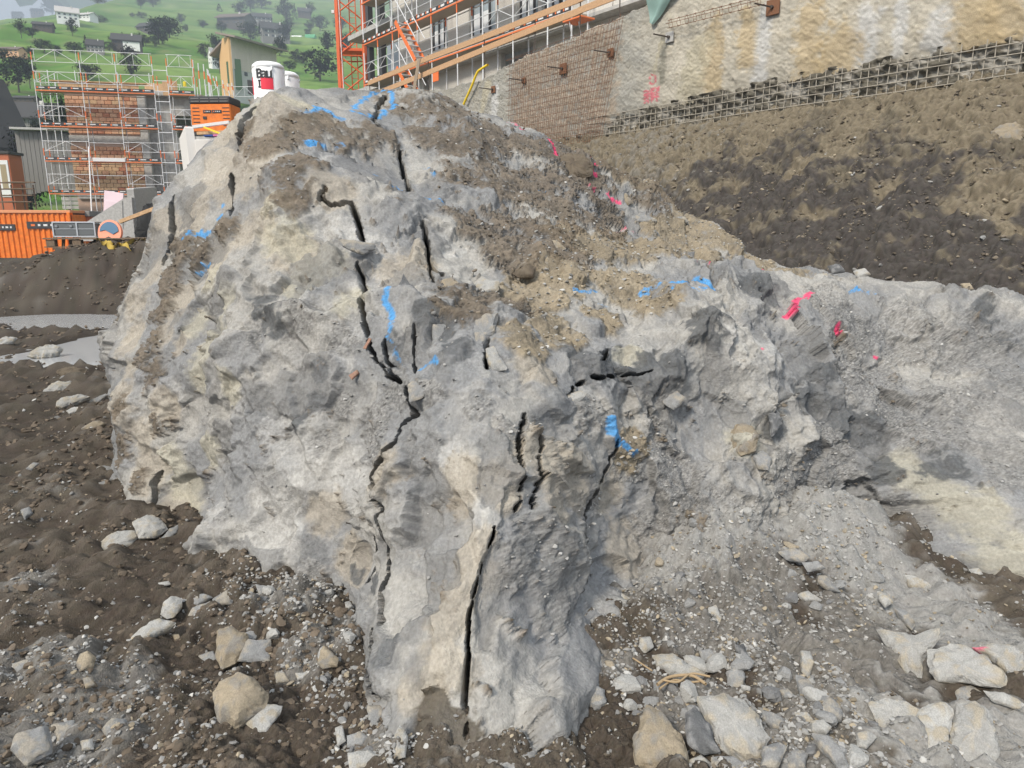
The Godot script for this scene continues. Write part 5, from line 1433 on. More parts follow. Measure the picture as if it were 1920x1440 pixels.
# crown of many leaf-sized faces gathered in clumps, one unit high, one wide
func crown_mesh(sd: int, kind: int, dense := false) -> ArrayMesh:
	var k := RandomNumberGenerator.new()
	k.seed = sd
	var v := PackedVector3Array()
	var n := PackedVector3Array()
	var cl := PackedColorArray()
	var clumps := 46 if kind != 1 else 60
	if dense:
		clumps = 110
	for i in clumps:
		var c := Vector3()
		var rad := 0.0
		if kind == 1:
			var h := k.randf()
			var a := k.randf() * TAU
			var w := (1.0 - h) * 0.46 + 0.03
			c = Vector3(cos(a) * w * k.randf_range(0.4, 1.0), 0.06 + h * 0.92, sin(a) * w * k.randf_range(0.4, 1.0))
			rad = 0.10 * (1.1 - h)
		else:
			var d := Vector3(k.randfn(), k.randfn(), k.randfn()).normalized() * pow(k.randf(), 0.4)
			var low := 0.14 if kind == 0 else 0.0
			c = Vector3(d.x * 0.40, low + (1.0 - low) * (0.5 + d.y * 0.42), d.z * 0.40)
			if kind == 0 and c.y < 0.35:
				c.x *= 0.75
				c.z *= 0.75
			rad = k.randf_range(0.09, 0.17)
		var tone := k.randf_range(0.6, 1.4)
		for j in (70 if dense else (26 if kind != 1 else 16)):
			var o := Vector3(k.randfn(), k.randfn() * 0.8, k.randfn()) * rad * 0.55
			var p := c + o
			var nn := (o.normalized() + Vector3(k.randfn(), k.randfn() + 0.5, k.randfn()) * 0.6).normalized()
			var t := nn.cross(Vector3(k.randfn(), k.randfn(), k.randfn())).normalized() * k.randf_range(0.012, 0.032) * (0.5 if dense else 1.0)
			var b := nn.cross(t) * k.randf_range(0.7, 1.3)
			var g := tone * k.randf_range(0.75, 1.25)
			var col := Color(0.115 * g, 0.175 * g, 0.066 * g) if kind != 3 else Color(0.19 * g, 0.15 * g, 0.09 * g)
			if kind == 1:
				col = Color(0.068 * g, 0.10 * g, 0.058 * g)
			for q in [p - t - b, p + t - b * 0.6, p + b, p - t - b, p + b, p - t * 0.9 + b * 0.7]:
				v.append(q)
				n.append(nn)
				cl.append(col)
	var a := []
	a.resize(Mesh.ARRAY_MAX)
	a[Mesh.ARRAY_VERTEX] = v
	a[Mesh.ARRAY_NORMAL] = n
	a[Mesh.ARRAY_COLOR] = cl
	var m := ArrayMesh.new()
	m.add_surface_from_arrays(Mesh.PRIMITIVE_TRIANGLES, a)
	return m


func trunk_mesh() -> ArrayMesh:   # tapered trunk with a few limbs, one unit high
	var st := SurfaceTool.new()
	st.begin(Mesh.PRIMITIVE_TRIANGLES)
	var limbs := [[Vector3(0, -0.05, 0), Vector3(0.01, 0.62, 0.01), 0.035, 0.014], [Vector3(0, 0.22, 0), Vector3(0.22, 0.55, 0.05), 0.016, 0.005], [Vector3(0, 0.26, 0), Vector3(-0.2, 0.6, 0.1), 0.016, 0.005], [Vector3(0, 0.32, 0), Vector3(0.03, 0.62, -0.24), 0.014, 0.004], [Vector3(0, 0.4, 0), Vector3(-0.1, 0.8, -0.1), 0.012, 0.004]]
	for l in limbs:
		var b := basis_along(l[1] - l[0])
		for i in 6:
			var a0 := TAU * i / 6
			var a1 := TAU * (i + 1) / 6
			var d0 := b.x * cos(a0) + b.z * sin(a0)
			var d1 := b.x * cos(a1) + b.z * sin(a1)
			quad(st, l[0] + d0 * l[2], l[1] + d0 * l[3], l[1] + d1 * l[3], l[0] + d1 * l[2])
	return st.commit()


func build_trees() -> void:
	vmat("leaves", 0.8)
	M.leaves.backlight_enabled = true
	M.leaves.backlight = Color(0.30, 0.40, 0.15)
	mat("bark", Color(0.06, 0.05, 0.04), 0.95)
	var crowns := []
	for kind in 4:
		crowns.append([crown_mesh(70 + kind * 3, kind), crown_mesh(71 + kind * 3, kind), crown_mesh(72 + kind * 3, kind)])
	var trunk := trunk_mesh()
	var leafy := [crown_mesh(95, 0, true), crown_mesh(96, 0, true)]
	for i in TREES.size():
		var e: Array = TREES[i]
		var kind := int(e[5])
		var called: String = ["hillside_tree", "fir_tree", "bush", "fruit_tree"][kind]
		var t := thing(called, e[6], ["tree", "fir", "bush", "tree"][kind], Vector3(e[0], e[1], e[2]), i * 1.7, "trees and bushes on the hillside")
		var h: float = e[3]
		var w: float = e[4]
		var near := Vector3(e[0], 0, e[2]).length() < 110.0
		part("crown", leafy[i % 2] if near else crowns[kind][i % 3], M.leaves, t, Transform3D(Basis().scaled(Vector3(w * 1.15, h * 1.05, w * 1.15)), Vector3(0, -0.02 * h, 0)))
		part("trunk", trunk, M.bark, t, Transform3D(Basis().scaled(Vector3(w * 0.9, h, w * 0.9)), Vector3(0, -0.03 * h, 0)))


# a house of width w and height h; its gable faces along x
func house(t: Node3D, w: float, h: float, deep: float, wall: Material, roof: Material, timber: bool, roof_share := 0.42) -> void:
	var eave := h * (1.0 - roof_share)
	var poly := PackedVector2Array([Vector2(-deep / 2, -h * 0.4), Vector2(deep / 2, -h * 0.4), Vector2(deep / 2, eave), Vector2(0, h), Vector2(-deep / 2, eave)])
	part("wall", prism(poly, w), wall, t, Transform3D(Basis(Vector3.UP, PI / 2), Vector3(w / 2 - w, 0, 0)) * Transform3D(Basis(), Vector3(0, 0, w)))
	var r := PackedVector2Array([Vector2(-deep * 0.6, eave - 0.2 * (h - eave)), Vector2(0, h), Vector2(deep * 0.6, eave - 0.2 * (h - eave)), Vector2(deep * 0.6, eave - 0.2 * (h - eave) + 0.06 * h), Vector2(0, h + 0.07 * h), Vector2(-deep * 0.6, eave - 0.2 * (h - eave) + 0.06 * h)])
	part("roof", prism(r, w * 1.12), roof, t, Transform3D(Basis(Vector3.UP, PI / 2), Vector3(w * 0.56 - w * 1.12, 0, 0)) * Transform3D(Basis(), Vector3(0, 0, w * 1.12)))
	for i in 4:
		for j in 2:
			var o := block("window", Vector3(-w * 0.36 + w * 0.24 * i, eave * (0.3 + 0.42 * j), deep / 2), Vector3(w * 0.1, eave * 0.2, 0.08), M.dark_glass, t)
			if timber:
				block("shutter", Vector3(w * 0.075, 0, 0.03), Vector3(w * 0.03, eave * 0.22, 0.06), M.white_paint, o)
	for j in 3:
		block("window", Vector3(-w / 2, eave * 0.35 + eave * 0.32 * (j % 2), (j - 1) * deep * 0.26), Vector3(0.08, eave * 0.2, deep * 0.12), M.dark_glass, t)
	block("chimney", Vector3(w * 0.2, h * 1.02, deep * 0.12), Vector3(w * 0.05, h * 0.16, w * 0.05), M.pale_wall, t)


func build_houses() -> void:
	mat("dark_glass", Color(0.04, 0.045, 0.05), 0.2)
	mat("white_paint", Color(0.75, 0.75, 0.73), 0.6)
	mat("pale_wall", Color(0.62, 0.60, 0.57), 0.9)
	mat("dark_wood", Color(0.075, 0.06, 0.05), 0.9)
	mat("timber_grey", Color(0.20, 0.19, 0.18), 0.9)
	mat("roof_dark", Color(0.035, 0.033, 0.032), 0.8)
	mat("roof_brown", Color(0.115, 0.085, 0.068), 0.85)
	mat("roof_pale", Color(0.42, 0.40, 0.38), 0.8)
	mat("orange_wall", Color(0.60, 0.36, 0.22), 0.9)
	mat("tent_green", Color(0.05, 0.30, 0.12), 0.6)
	for e in HOUSES:
		var kind := int(e[5])
		var called: String = ["chalet", "farmhouse", "farmhouse", "barn", "barn", "plastic_tunnel", "tent", "house"][kind]
		var t := thing(called, e[7], ["house", "house", "house", "barn", "barn", "tunnel", "tent", "house"][kind], Vector3(e[0], e[1], e[2]), e[6], "farm buildings on the hillside")
		var wall: Material = [M.white_paint, M.dark_wood, M.timber_grey, M.dark_wood, M.dark_wood, M.white_paint, M.tent_green, M.orange_wall][kind]
		var roof: Material = [M.roof_pale, M.roof_dark, M.roof_dark, M.roof_dark, M.roof_brown, M.white_paint, M.tent_green, M.roof_brown][kind]
		if kind == 5 or kind == 6:
			var arc := PackedVector2Array()
			for i in 13:
				arc.append(Vector2(cos(PI * i / 12) * e[4], sin(PI * i / 12) * e[4]))
			part("cover", prism(arc, e[3]), wall, t, Transform3D(Basis(Vector3.UP, PI / 2), Vector3(-e[3] / 2, 0, 0)))
			continue
		house(t, e[3], e[4], e[3] * 0.7, wall, roof, kind == 2)
		if kind == 3:
			block("white_wall", Vector3(e[3] * 0.18, e[4] * 0.2, e[3] * 0.36), Vector3(e[3] * 0.6, e[4] * 0.55, 0.15), M.white_paint, t)
	build_big_barn()


# the big barn with its pale boarded long side, standing behind the silo
func build_big_barn() -> void:
	mat("pale_boards", Color(0.76, 0.66, 0.58), 0.9, 0.0, T.fine, 0.3)
	mat("new_boards", Color(0.66, 0.40, 0.19), 0.85)
	mat("green_door", Color(0.05, 0.10, 0.045), 0.8)
	mat("barn_roof", Color(0.25, 0.20, 0.18), 0.8)
	mat("render_grey", Color(0.45, 0.44, 0.43), 0.9)
	var a := Vector3(-43.407, 24.631, -118)
	var b := Vector3(-38.931, 28.34, -126)
	var g := Vector3(-47.323, 26.21, -124)
	b.y = a.y
	g.y = a.y
	var t := thing("big_barn", "big barn with pale vertical boards, an orange boarded gable and a shallow roof", "barn", a)
	var u := (b - a)
	var w := (g - a)
	var lw := u.length()
	u = u.normalized()
	w = w.normalized()
	var hh := 5.9
	var gw := (g - a).length()
	var base := -3.0
	# long side: boards one by one over a rendered base
	beam("base_wall", u * 0.0 + w * 0.2 + Vector3(0, -1.0, 0), u * lw + w * 0.2 + Vector3(0, -1.0, 0), 0.35, 5.0, M.render_grey, t)
	var n := 26
	for i in n:
		var p := u * (lw * (i + 0.5) / n)
		beam("board", p + Vector3(0, 1.4, 0), p + Vector3(0, hh - 0.002 * i, 0), lw / n * 0.93, 0.09 + 0.02 * (i % 3), M.pale_boards, t, -u.cross(Vector3.UP))
	beam("back_panel", w * 0.15 + Vector3(0, 3.7, 0), u * lw + w * 0.15 + Vector3(0, 3.7, 0), 0.1, 4.5, M.pale_boards, t)
	# gable
	var poly := PackedVector2Array([Vector2(0, base), Vector2(gw, base), Vector2(gw, hh - 1.5), Vector2(gw * 0.55, hh + 0.6), Vector2(0, hh)])
	part("gable", prism(poly, 0.3), M.new_boards, t, Transform3D(Basis(w, Vector3.UP, w.cross(Vector3.UP)), Vector3(0, 0, 0)))
	beam("gable_door", w * (gw * 0.14) + Vector3(0, -0.6, 0) - u * 0.1, w * (gw * 0.14) + Vector3(0, 2.6, 0) - u * 0.1, 1.6, 0.1, M.green_door, t, u)
	beam("side_door", u * 0.75 + Vector3(0, -1.6, 0) - w * 0.12, u * 0.75 + Vector3(0, 2.9, 0) - w * 0.12, 1.4, 0.12, M.green_door, t, w)
	# roof
	var ra := -u * 0.8 - w * 0.7 + Vector3(0, hh + 0.1, 0)
	beam("roof", ra + w * 1.2 + Vector3(0, 0.2, 0), ra + w * 1.2 + u * (lw + 1.6) + Vector3(0, 0.2, 0), 4.6, 0.28, M.barn_roof, t, (Vector3.UP - w * 0.28).normalized())
	beam("roof", -u * 0.8 + w * (gw * 0.8) + Vector3(0, hh - 0.2, 0), -u * 0.8 + w * (gw * 0.8) + u * (lw + 1.6) + Vector3(0, hh - 0.2, 0), gw * 0.75, 0.24, M.barn_roof, t, (Vector3.UP + w * 0.6).normalized())
	for f in [0.28, 0.47, 0.66, 0.85]:
		beam("window", u * lw * (f - 0.03) + Vector3(0, 1.0, 0) - w * 0.05, u * lw * (f + 0.03) + Vector3(0, 1.0, 0) - w * 0.05, 0.1, 0.55, M.dark_glass, t)
	for f in [0.32, 0.36]:
		beam("stable_door", u * lw * f + Vector3(0, -1.9, 0) - w * 0.05, u * lw * f + Vector3(0, 0.2, 0) - w * 0.05, 0.75, 0.1, M.dark_wood, t, w)


# ------------------------------------------------------------------ dug slope, shotcrete wall with its steel, upper terrace
func wp(s: float, y: float, back := 0.0) -> Vector3:   # s runs along the wall away from the camera, back into the hill
	return WALL_A + WALL_D * s - WALL_N * back + Vector3(0, y, 0)


func profile(pts: Array, s: float) -> float:
	if s <= pts[0].x:
		return pts[0].y
	for k in pts.size() - 1:
		if s <= pts[k + 1].x:
			return lerpf(pts[k].y, pts[k + 1].y, (s - pts[k].x) / (pts[k + 1].x - pts[k].x))
	return pts[pts.size() - 1].y


const WALL_TOP := [Vector2(-9, 7.2), Vector2(0, 6.7), Vector2(5, 6.3), Vector2(7.386, 6.117), Vector2(8.858, 5.995), Vector2(10.789, 5.889), Vector2(13.123, 5.624), Vector2(15, 5.66), Vector2(16.643, 5.724), Vector2(22, 5.7), Vector2(30, 5.6)]
const WALL_EDGE := [Vector2(-9, 4.18), Vector2(0.074, 4.159), Vector2(1.947, 4.148), Vector2(3.821, 4.155), Vector2(5.576, 4.093), Vector2(7.76, 4.005), Vector2(8.3, 3.7), Vector2(30, 3.5)]
const WALL_STAINS := [[Vector2(4.144, 5.404), Vector2(4.305, 4.071), 0.17, 0], [Vector2(2.33, 4.966), Vector2(2.365, 4.235), 0.22, 0], [Vector2(1.803, 5.039), Vector2(1.785, 4.314), 0.12, 0], [Vector2(1.219, 4.615), Vector2(1.212, 4.247), 0.25, 0], [Vector2(6.539, 5.381), Vector2(6.566, 4.62), 0.10, 2], [Vector2(6.608, 5.343), Vector2(6.791, 4.758), 0.05, 3], [Vector2(4.584, 5.411), Vector2(4.524, 4.675), 0.2, 1], [Vector2(3.312, 5.221), Vector2(3.305, 4.12), 0.3, 1], [Vector2(5.281, 5.28), Vector2(5.344, 4.432), 0.3, 1], [Vector2(0.717, 4.58), Vector2(0.672, 4.218), 0.4, 1], [Vector2(2.773, 4.535), Vector2(2.739, 4.199), 0.4, 1], [Vector2(12.376, 5.308), Vector2(12.505, 4.647), 0.18, 0], [Vector2(12.745, 5.43), Vector2(13.139, 4.722), 0.15, 3], [Vector2(0.392, 4.647), Vector2(0.347, 4.295), 0.3, 1], [Vector2(5.643, 5.064), Vector2(5.855, 4.311), 0.35, 3]]
const WALL_PINK := [[Vector2(6.831, 4.681), 0.0], [Vector2(6.858, 4.37), 0.0]]


func _wall_row(r: int) -> Array:
	var out := PackedVector3Array()
	var cols := PackedColorArray()
	var lump: FastNoiseLite = N.lump
	for c in 540:
		var s := lerpf(-4.0, 22.0, c / 539.0)
		var lo: float = profile(WALL_EDGE, s) + 0.05 * N.fbm_b.get_noise_2d(s * 0.9, 0.0) + 0.02 * N.fbm_c.get_noise_2d(s, 4.0)
		var hi: float = profile(WALL_TOP, s) + 0.08 * N.fbm_a.get_noise_2d(s, 9.0) + 0.03 * N.fbm_b.get_noise_2d(s, 3.0)
		var f := clampf((r - 2) / 105.0, 0.0, 1.0)
		var y := lerpf(lo, hi, f)
		var na: float = N.fbm_a.get_noise_3d(s * 0.8, y * 0.8, 0.0)
		var nb: float = N.fbm_b.get_noise_3d(s * 0.7, y * 0.7, 3.0)
		var nc: float = N.fbm_c.get_noise_3d(s * 0.8, y * 0.8, 3.0)
		var back := -0.05 * na - 0.018 * nb - 0.012 * nc + 0.020 * (lump.get_noise_2d(s, y) + 1.0)
		back += 0.10 * pow(1.0 - f, 8.0)
		if r < 2:
			back += 0.2 * (2 - r) * 0.5
		if r > 107:
			back += 0.5 * (r - 107)
		var old := smoothstep(7.9, 6.0, s + na * 1.2)     # the ochre part near the camera, the newer grey part beyond
		var col := Vector3(0.46, 0.445, 0.40).lerp(Vector3(0.68, 0.63, 0.53), old)
		col = col.lerp(Vector3(0.64, 0.555, 0.40), smoothstep(0.05, 0.4, na + nb * 0.4) * old * 0.4)
		col = col.lerp(Vector3(0.48, 0.45, 0.38), smoothstep(0.0, 0.35, nb - na) * 0.5)
		for e in WALL_STAINS:
			var q := Geometry2D.get_closest_point_to_segment(Vector2(s, y), e[0], e[1])
			var l: float = Vector2(s, y).distance_to(q) / (e[2] * 1.6)
			if l < 1.6:
				var k := smoothstep(0.25, 0.65, 1.0 - l + nb * 0.5 + nc * 0.2)
				var tint: Vector3 = [Vector3(0.74, 0.74, 0.73), Vector3(0.62, 0.49, 0.30), Vector3(0.28, 0.27, 0.22), Vector3(0.58, 0.53, 0.40)][e[3]]
				col = col.lerp(tint, k * 0.75)
		if s > 7.4 and s < 12.2:   # rust washed out of the mat
			var k := smoothstep(0.1, 0.5, minf(s - 7.6, 11.9 - s) + nb * 0.4) * smoothstep(-0.2, 0.4, 0.35 + nb + 0.5 * na)
			col = col.lerp(Vector3(0.50, 0.385, 0.285), k * 0.6)
		var pk := 0.0
		var a := Vector2(s, y).distance_to(WALL_PINK[0][0])
		pk = maxf(pk, 1.0 - absf(a - 0.09) / 0.03)
		var dpk: Vector2 = Vector2(s, y) - WALL_PINK[1][0]
		if absf(dpk.x) < 0.22 and absf(dpk.y) < 0.14:
			pk = maxf(pk, 0.75 - absf(fmod(dpk.x + 1.0, 0.13) - 0.065) * 8.0)
		if pk > 0.0 and pk + nc * 0.8 + nb * 0.4 > 0.35:
			col = col.lerp(Vector3(0.78, 0.16, 0.22), 0.8)
		col *= 1.0 + 0.18 * nc
		out.append(wp(s, y, back))
		cols.append(Color(col.x, col.y, col.z, 1.0))
	return [out, cols]


func _strip_row(r: int) -> Array:   # raw ground behind the bare mesh under the shotcrete
	var out := PackedVector3Array()
	var cols := PackedColorArray()
	for c in 520:
		var s := lerpf(-7.0, 12.0, c / 519.0)
		var y := lerpf(3.35, profile(WALL_EDGE, s) + 0.12, r / 47.0)
		var na: float = N.fbm_a.get_noise_3d(s * 1.3, y * 1.6, 7.0)
		var nb: float = N.fbm_b.get_noise_3d(s * 0.8, y * 1.6, 7.0)
		var q: float = N.lump_big.get_noise_2d(s, y * 1.6) + 1.0
		var back := 0.12 + 0.14 * na + 0.09 * nb - 0.09 * (0.4 - q)
		var cement := smoothstep(-0.15, 0.15, na + nb * 0.7)
		var col := Vector3(0.17, 0.155, 0.125).lerp(Vector3(0.44, 0.42, 0.38), cement * 0.85) * (1.0 + 0.5 * nb)
		out.append(wp(s, y, back))
		cols.append(Color(col.x, col.y, col.z, 1.0))
	return [out, cols]


func slope_point(s: float, u: float) -> Vector3:
	var na: float = N.fbm_d.get_noise_3d(s, 0.0, u)
	var nb: float = N.fbm_a.get_noise_3d(s, 2.0, u)
	var nc: float = N.fbm_b.get_noise_3d(s, 2.0, u)
	var y := 3.62 - 1.0 * u + na * 0.35 * smoothstep(0.0, 0.8, u) + nb * 0.22 * smoothstep(0.0, 0.5, u) + nc * 0.06
	y = maxf(y, -0.35 + nb * 0.1)
	return wp(s, y, -u)


func _slope_row(r: int) -> Array:
	var out := PackedVector3Array()
	var cols := PackedColorArray()
	var u := 5.2 * pow(r / 299.0, 1.15) - 0.45
	for c in 600:
		var s := lerpf(-5.0, 12.0, c / 599.0)
		var p := slope_point(s, u)
		var na: float = N.fbm_a.get_noise_3dv(p * 0.6)
		var nb: float = N.fbm_b.get_noise_3dv(p * 0.7)
		var nc: float = N.fbm_c.get_noise_3dv(p * 0.8)
		var k: float = maxf(0.0, 0.35 - (N.clod.get_noise_3dv(p * 0.6) + 1.0)) / 0.35
		var speck := fmod(absf(sin(s * 817.3 + u * 1207.1)) * 4375.5, 1.0)
		p += (WALL_N * 0.6 + Vector3.UP * 0.8) * (sqrt(k) * 0.07 + nc * 0.03 + nb * 0.04)
		var band := smoothstep(1.7, 0.2, u + na * 2.2 + nb * 0.8 + (s - 4.0) * 0.10) + 0.6 * smoothstep(4.5, 7.5, s + na * 2.5)   # tan till above and beyond, dark fill below
		var col := Vector3(0.088, 0.079, 0.072).lerp(Vector3(0.225, 0.19, 0.137), smoothstep(0.25, 0.75, band + nb * 0.4))
		col = col.lerp(Vector3(0.24, 0.205, 0.145), smoothstep(0.25, 0.5, na + nb * 0.5) * 0.6)
		col = col.lerp(Vector3(0.25, 0.24, 0.22), smoothstep(0.45, 0.7, nb + 0.6 * (1.0 - absf(s - 6.5) / 3.0)) * 0.5)
		col *= 0.8 + 0.3 * speck + 0.5 * nc
		out.append(p)
		cols.append(Color(maxf(col.x, 0.02), maxf(col.y, 0.02), maxf(col.z, 0.02), 1.0))
	return [out, cols]


func build_slope() -> void:
	tag(part("earth_slope", grid_mesh(300, 600, _slope_row, true), M.soil), "", "", "", "structure")
	# upper terrace behind the wall
	mat("terrace_earth", Color(0.16, 0.14, 0.11), 0.95, 0.0, T.cloud, 0.5)
	tag(part("terrace", bevel_box(Vector3(41.0, 6.1, 29.0), 0.3), M.terrace_earth, null, Transform3D(Basis(WALL_D, Vector3.UP, WALL_D.cross(Vector3.UP)), wp(11.5, 2.5, 15.4))), "", "", "", "structure")


func swept(path: PackedVector3Array, r: float, sides := 8) -> ArrayMesh:   # a round tube along a path
	var st := SurfaceTool.new()
	st.begin(Mesh.PRIMITIVE_TRIANGLES)
	st.set_smooth_group(0)
	var rings := []
	for i in path.size():
		var d := path[mini(i + 1, path.size() - 1)] - path[maxi(i - 1, 0)]
		var b := basis_along(d, Vector3(0.3, 1, 0.2))
		var ring := []
		for k in sides:
			ring.append(path[i] + (b.x * cos(TAU * k / sides) + b.z * sin(TAU * k / sides)) * r)
		rings.append(ring)
	for i in path.size() - 1:
		for k in sides:
			var k2 := (k + 1) % sides
			for p in [rings[i][k], rings[i + 1][k2], rings[i][k2], rings[i][k], rings[i + 1][k], rings[i + 1][k2]]:
				st.add_vertex(p)
	st.generate_normals()
	return st.commit()


func smooth_path(pts: Array, n := 10) -> PackedVector3Array:
	var c := Curve3D.new()
	for i in pts.size():
		var t: Vector3 = (pts[mini(i + 1, pts.size() - 1)] - pts[maxi(i - 1, 0)]) * 0.17
		c.add_point(pts[i], -t, t)
	var out := PackedVector3Array()
	for i in n * (pts.size() - 1) + 1:
		out.append(c.sample(mini(i / n, pts.size() - 2), (i % n) / float(n) if i < n * (pts.size() - 1) else 1.0))
	return out


func build_wall() -> void:
	N.lump = cell(21.0, 41, false, 0.03)
	N.lump_big = cell(4.5, 42, false, 0.1)
	vmat("shotcrete", 0.95, T.fine, 2.0, T.grit, 1.2)
	mat("rust", Color(0.22, 0.10, 0.05), 0.9, 0.0, T.cloud, 6.0)
	mat("cemented_steel", Color(0.33, 0.30, 0.25), 0.95)
	mat("anchor_steel", Color(0.07, 0.055, 0.045), 0.7, 0.3)
	mat("hose_yellow", Color(0.78, 0.55, 0.02), 0.5)
	mat("tarp", Color(0.22, 0.33, 0.30), 0.6)
	mat("concrete", Color(0.46, 0.45, 0.43), 0.9, 0.0, T.cloud, 1.2)
	var o := thing("shotcrete_wall", "rough ochre and grey sprayed concrete retaining wall above the earth slope", "wall")
	part("sprayed_face", grid_mesh(110, 540, _wall_row, true), M.shotcrete, o)
	part("raw_earth_band", grid_mesh(48, 520, _strip_row, true), M.soil, o)
	# bare mesh under the sprayed face
	var b := thing("bare_steel_mesh", "cement-splashed steel mesh strip along the foot of the sprayed wall", "steel mesh")
	var s := -2.0
	var k := 0
	while s < 8.6:
		var lean := 0.02 * sin(k * 2.1)
		bar("vertical_bar", wp(s, 3.52 + 0.05 * sin(k * 1.3), 0.02), wp(s + lean, profile(WALL_EDGE, s) + 0.06 + 0.03 * sin(k * 2.7), 0.03), 0.0075, M.cemented_steel, b)
		s += 0.15
		k += 1
	for j in 5:
		var y := 3.58 + j * 0.135
		for i in 6:
			bar("horizontal_bar", wp(-2.0 + i * 1.8, y + 0.012 * sin(i * 2.0 + j), 0.005), wp(-2.0 + (i + 1) * 1.8, y + 0.012 * sin((i + 1) * 2.0 + j), 0.005), 0.0075, M.cemented_steel, b)
	# rusty reinforcement mat
	var m := thing("reinforcement_mat", "rusty brown reinforcement mat fixed to the middle of the wall", "steel mat")
	var n := 50
	for i in n:
		var f := i / (n - 1.0)
		var hi := profile(WALL_TOP, lerpf(7.62, 11.6, f))
		bar("vertical_bar", wp(lerpf(8.25, 11.75, f), 3.5, -0.07 - 0.01 * (i % 3)), wp(lerpf(7.62, 11.62, f) + 0.015 * sin(i * 3.0), hi - 0.04 + 0.07 * sin(i * 1.7), -0.09), 0.0046, M.rust, m)
	for j in 17:
		var y := 3.6 + j * 0.15
		var f := (y - 3.5) / 2.6
		bar("horizontal_bar", wp(lerpf(8.3, 7.6, f), y + 0.02 * sin(j * 2.0), -0.1), wp(11.8, minf(y, 5.9) + 0.03 * sin(j * 1.4), -0.1), 0.0046, M.rust, m)
	# soil nails with their plates
	var nails := [[Vector2(8.034, 5.406), Vector2(8.632, 5.536), "soil nail with a rusty plate at the upper right of the rusty mat", 0.09], [Vector2(9.612, 5.336), Vector2(10.206, 5.555), "soil nail with the biggest rust stain in the middle of the rusty mat", 0.12], [Vector2(11.128, 5.306), Vector2(11.69, 5.495), "soil nail at the left edge of the rusty mat", 0.07], [Vector2(12.449, 5.279), Vector2(13.049, 5.475), "soil nail left of the rusty mat, on bare sprayed concrete", 0.09], [Vector2(6.359, 5.396), Vector2(6.8, 5.685), "soil nail with a square concrete plate right of the rusty mat", 0.10], [Vector2(4.018, 5.428), Vector2(4.524, 5.772), "soil nail with a square rusty plate at the top edge of the wall", 0.13]]
	for e in nails:
		var p: Vector2 = e[0]
		var t := thing("soil_nail", e[2], "soil nail", wp(p.x, p.y, -0.04), 0.0, "soil nails in the sprayed wall")
		var pm: Material = M.concrete if e[2].contains("concrete plate") else M.rust
		var pl := part("plate", bevel_box(Vector3(e[3] * 2, e[3] * 2, 0.03), 0.006), pm, t)
		pl.basis = Basis(WALL_D, Vector3.UP, WALL_D.cross(Vector3.UP))
		var q: Vector2 = e[1]
		bar("rod", Vector3.ZERO, WALL_D * (q.x - p.x) * 0.25 + WALL_N * 0.36 + Vector3(0, 0.03, 0), 0.014, M.anchor_steel, t)
		var nut := bar("nut", Vector3.ZERO, WALL_N * 0.06, 0.03, M.anchor_steel, t)
	# rebar cage lying along the wall's upper part
	var ca := wp(6.317, 5.606, -0.16)
	var cb := wp(4.103, 5.551, -0.16)
	var cage := thing("rebar_cage", "thin rusty rebar cage hanging along the top of the wall", "rebar cage")
	for d in [Vector3(0, 0.07, 0), Vector3(0, -0.07, 0), WALL_N * 0.06]:
		bar("long_bar", ca + d, cb + d, 0.005, M.rust, cage)
	for i in 11:
		var c := ca.lerp(cb, (i + 0.5) / 11.0)
		var ring := PackedVector3Array()
		for j in 13:
			ring.append(c + Vector3(0, cos(TAU * j / 12) * 0.08, 0) + WALL_N * sin(TAU * j / 12) * 0.07 + WALL_D * 0.004 * j)
		part("hoop", swept(ring, 0.004, 5), M.rust, cage)
	# tarpaulin corner over the wall's top
	var tc := thing("tarpaulin", "grey green tarpaulin corner hanging over the top of the wall", "tarpaulin")
	var rows := []
	for i in 14:
		var f := i / 13.0
		var row := []
		for j in 12:
			var g := j / 11.0
			var a: Vector2 = Vector2(6.989, 6.484).lerp(Vector2(6.847, 5.756), f)
			var c: Vector2 = Vector2(6.049, 6.256).lerp(Vector2(6.787, 5.713), f)
			var q := a.lerp(c, g)
			row.append(wp(q.x, q.y, -0.10 - 0.05 * sin(g * 9.0 + f * 2.0) * (1.0 - 0.6 * f) - 0.03 * sin(f * 6.0)))
		rows.append(row)
	var st := SurfaceTool.new()
	st.begin(Mesh.PRIMITIVE_TRIANGLES)
	st.set_smooth_group(0)
	for i in 13:
		for j in 11:
			for p in [rows[i][j], rows[i + 1][j + 1], rows[i][j + 1], rows[i][j], rows[i + 1][j], rows[i + 1][j + 1]]:
				st.add_vertex(p)
	st.generate_normals()
	part("sheet", st.commit(), M.tarp, tc)
	# yellow hose over the wall
	var hose := swept(smooth_path([wp(12.64, 5.927, -0.08), wp(12.915, 5.865, -0.10), wp(13.095, 5.784, -0.12), wp(13.387, 5.455, -0.12), wp(13.771, 5.07, -0.12), wp(13.942, 4.818, -0.12)]), 0.033, 10)
	tag(part("yellow_hose", hose, M.hose_yellow), "bright yellow hose hanging down over the grey end of the wall", "hose")
	# plank railing along the wall's top
	mat("plank", Color(0.58, 0.36, 0.20), 0.85, 0.0, T.cloud, 3.0)
	mat("post_wood", Color(0.30, 0.24, 0.18), 0.9)
	var f := thing("plank_railing", "two rows of yellow planks on thin posts along the top of the wall", "railing")
	var marks := [[20.728, 6.728, 6.28], [16.611, 6.831, 6.413], [13.548, 6.854, 6.536], [11.293, 6.894, 6.617], [9.59, 6.924, 6.668], [8.283, 6.969, 6.706]]
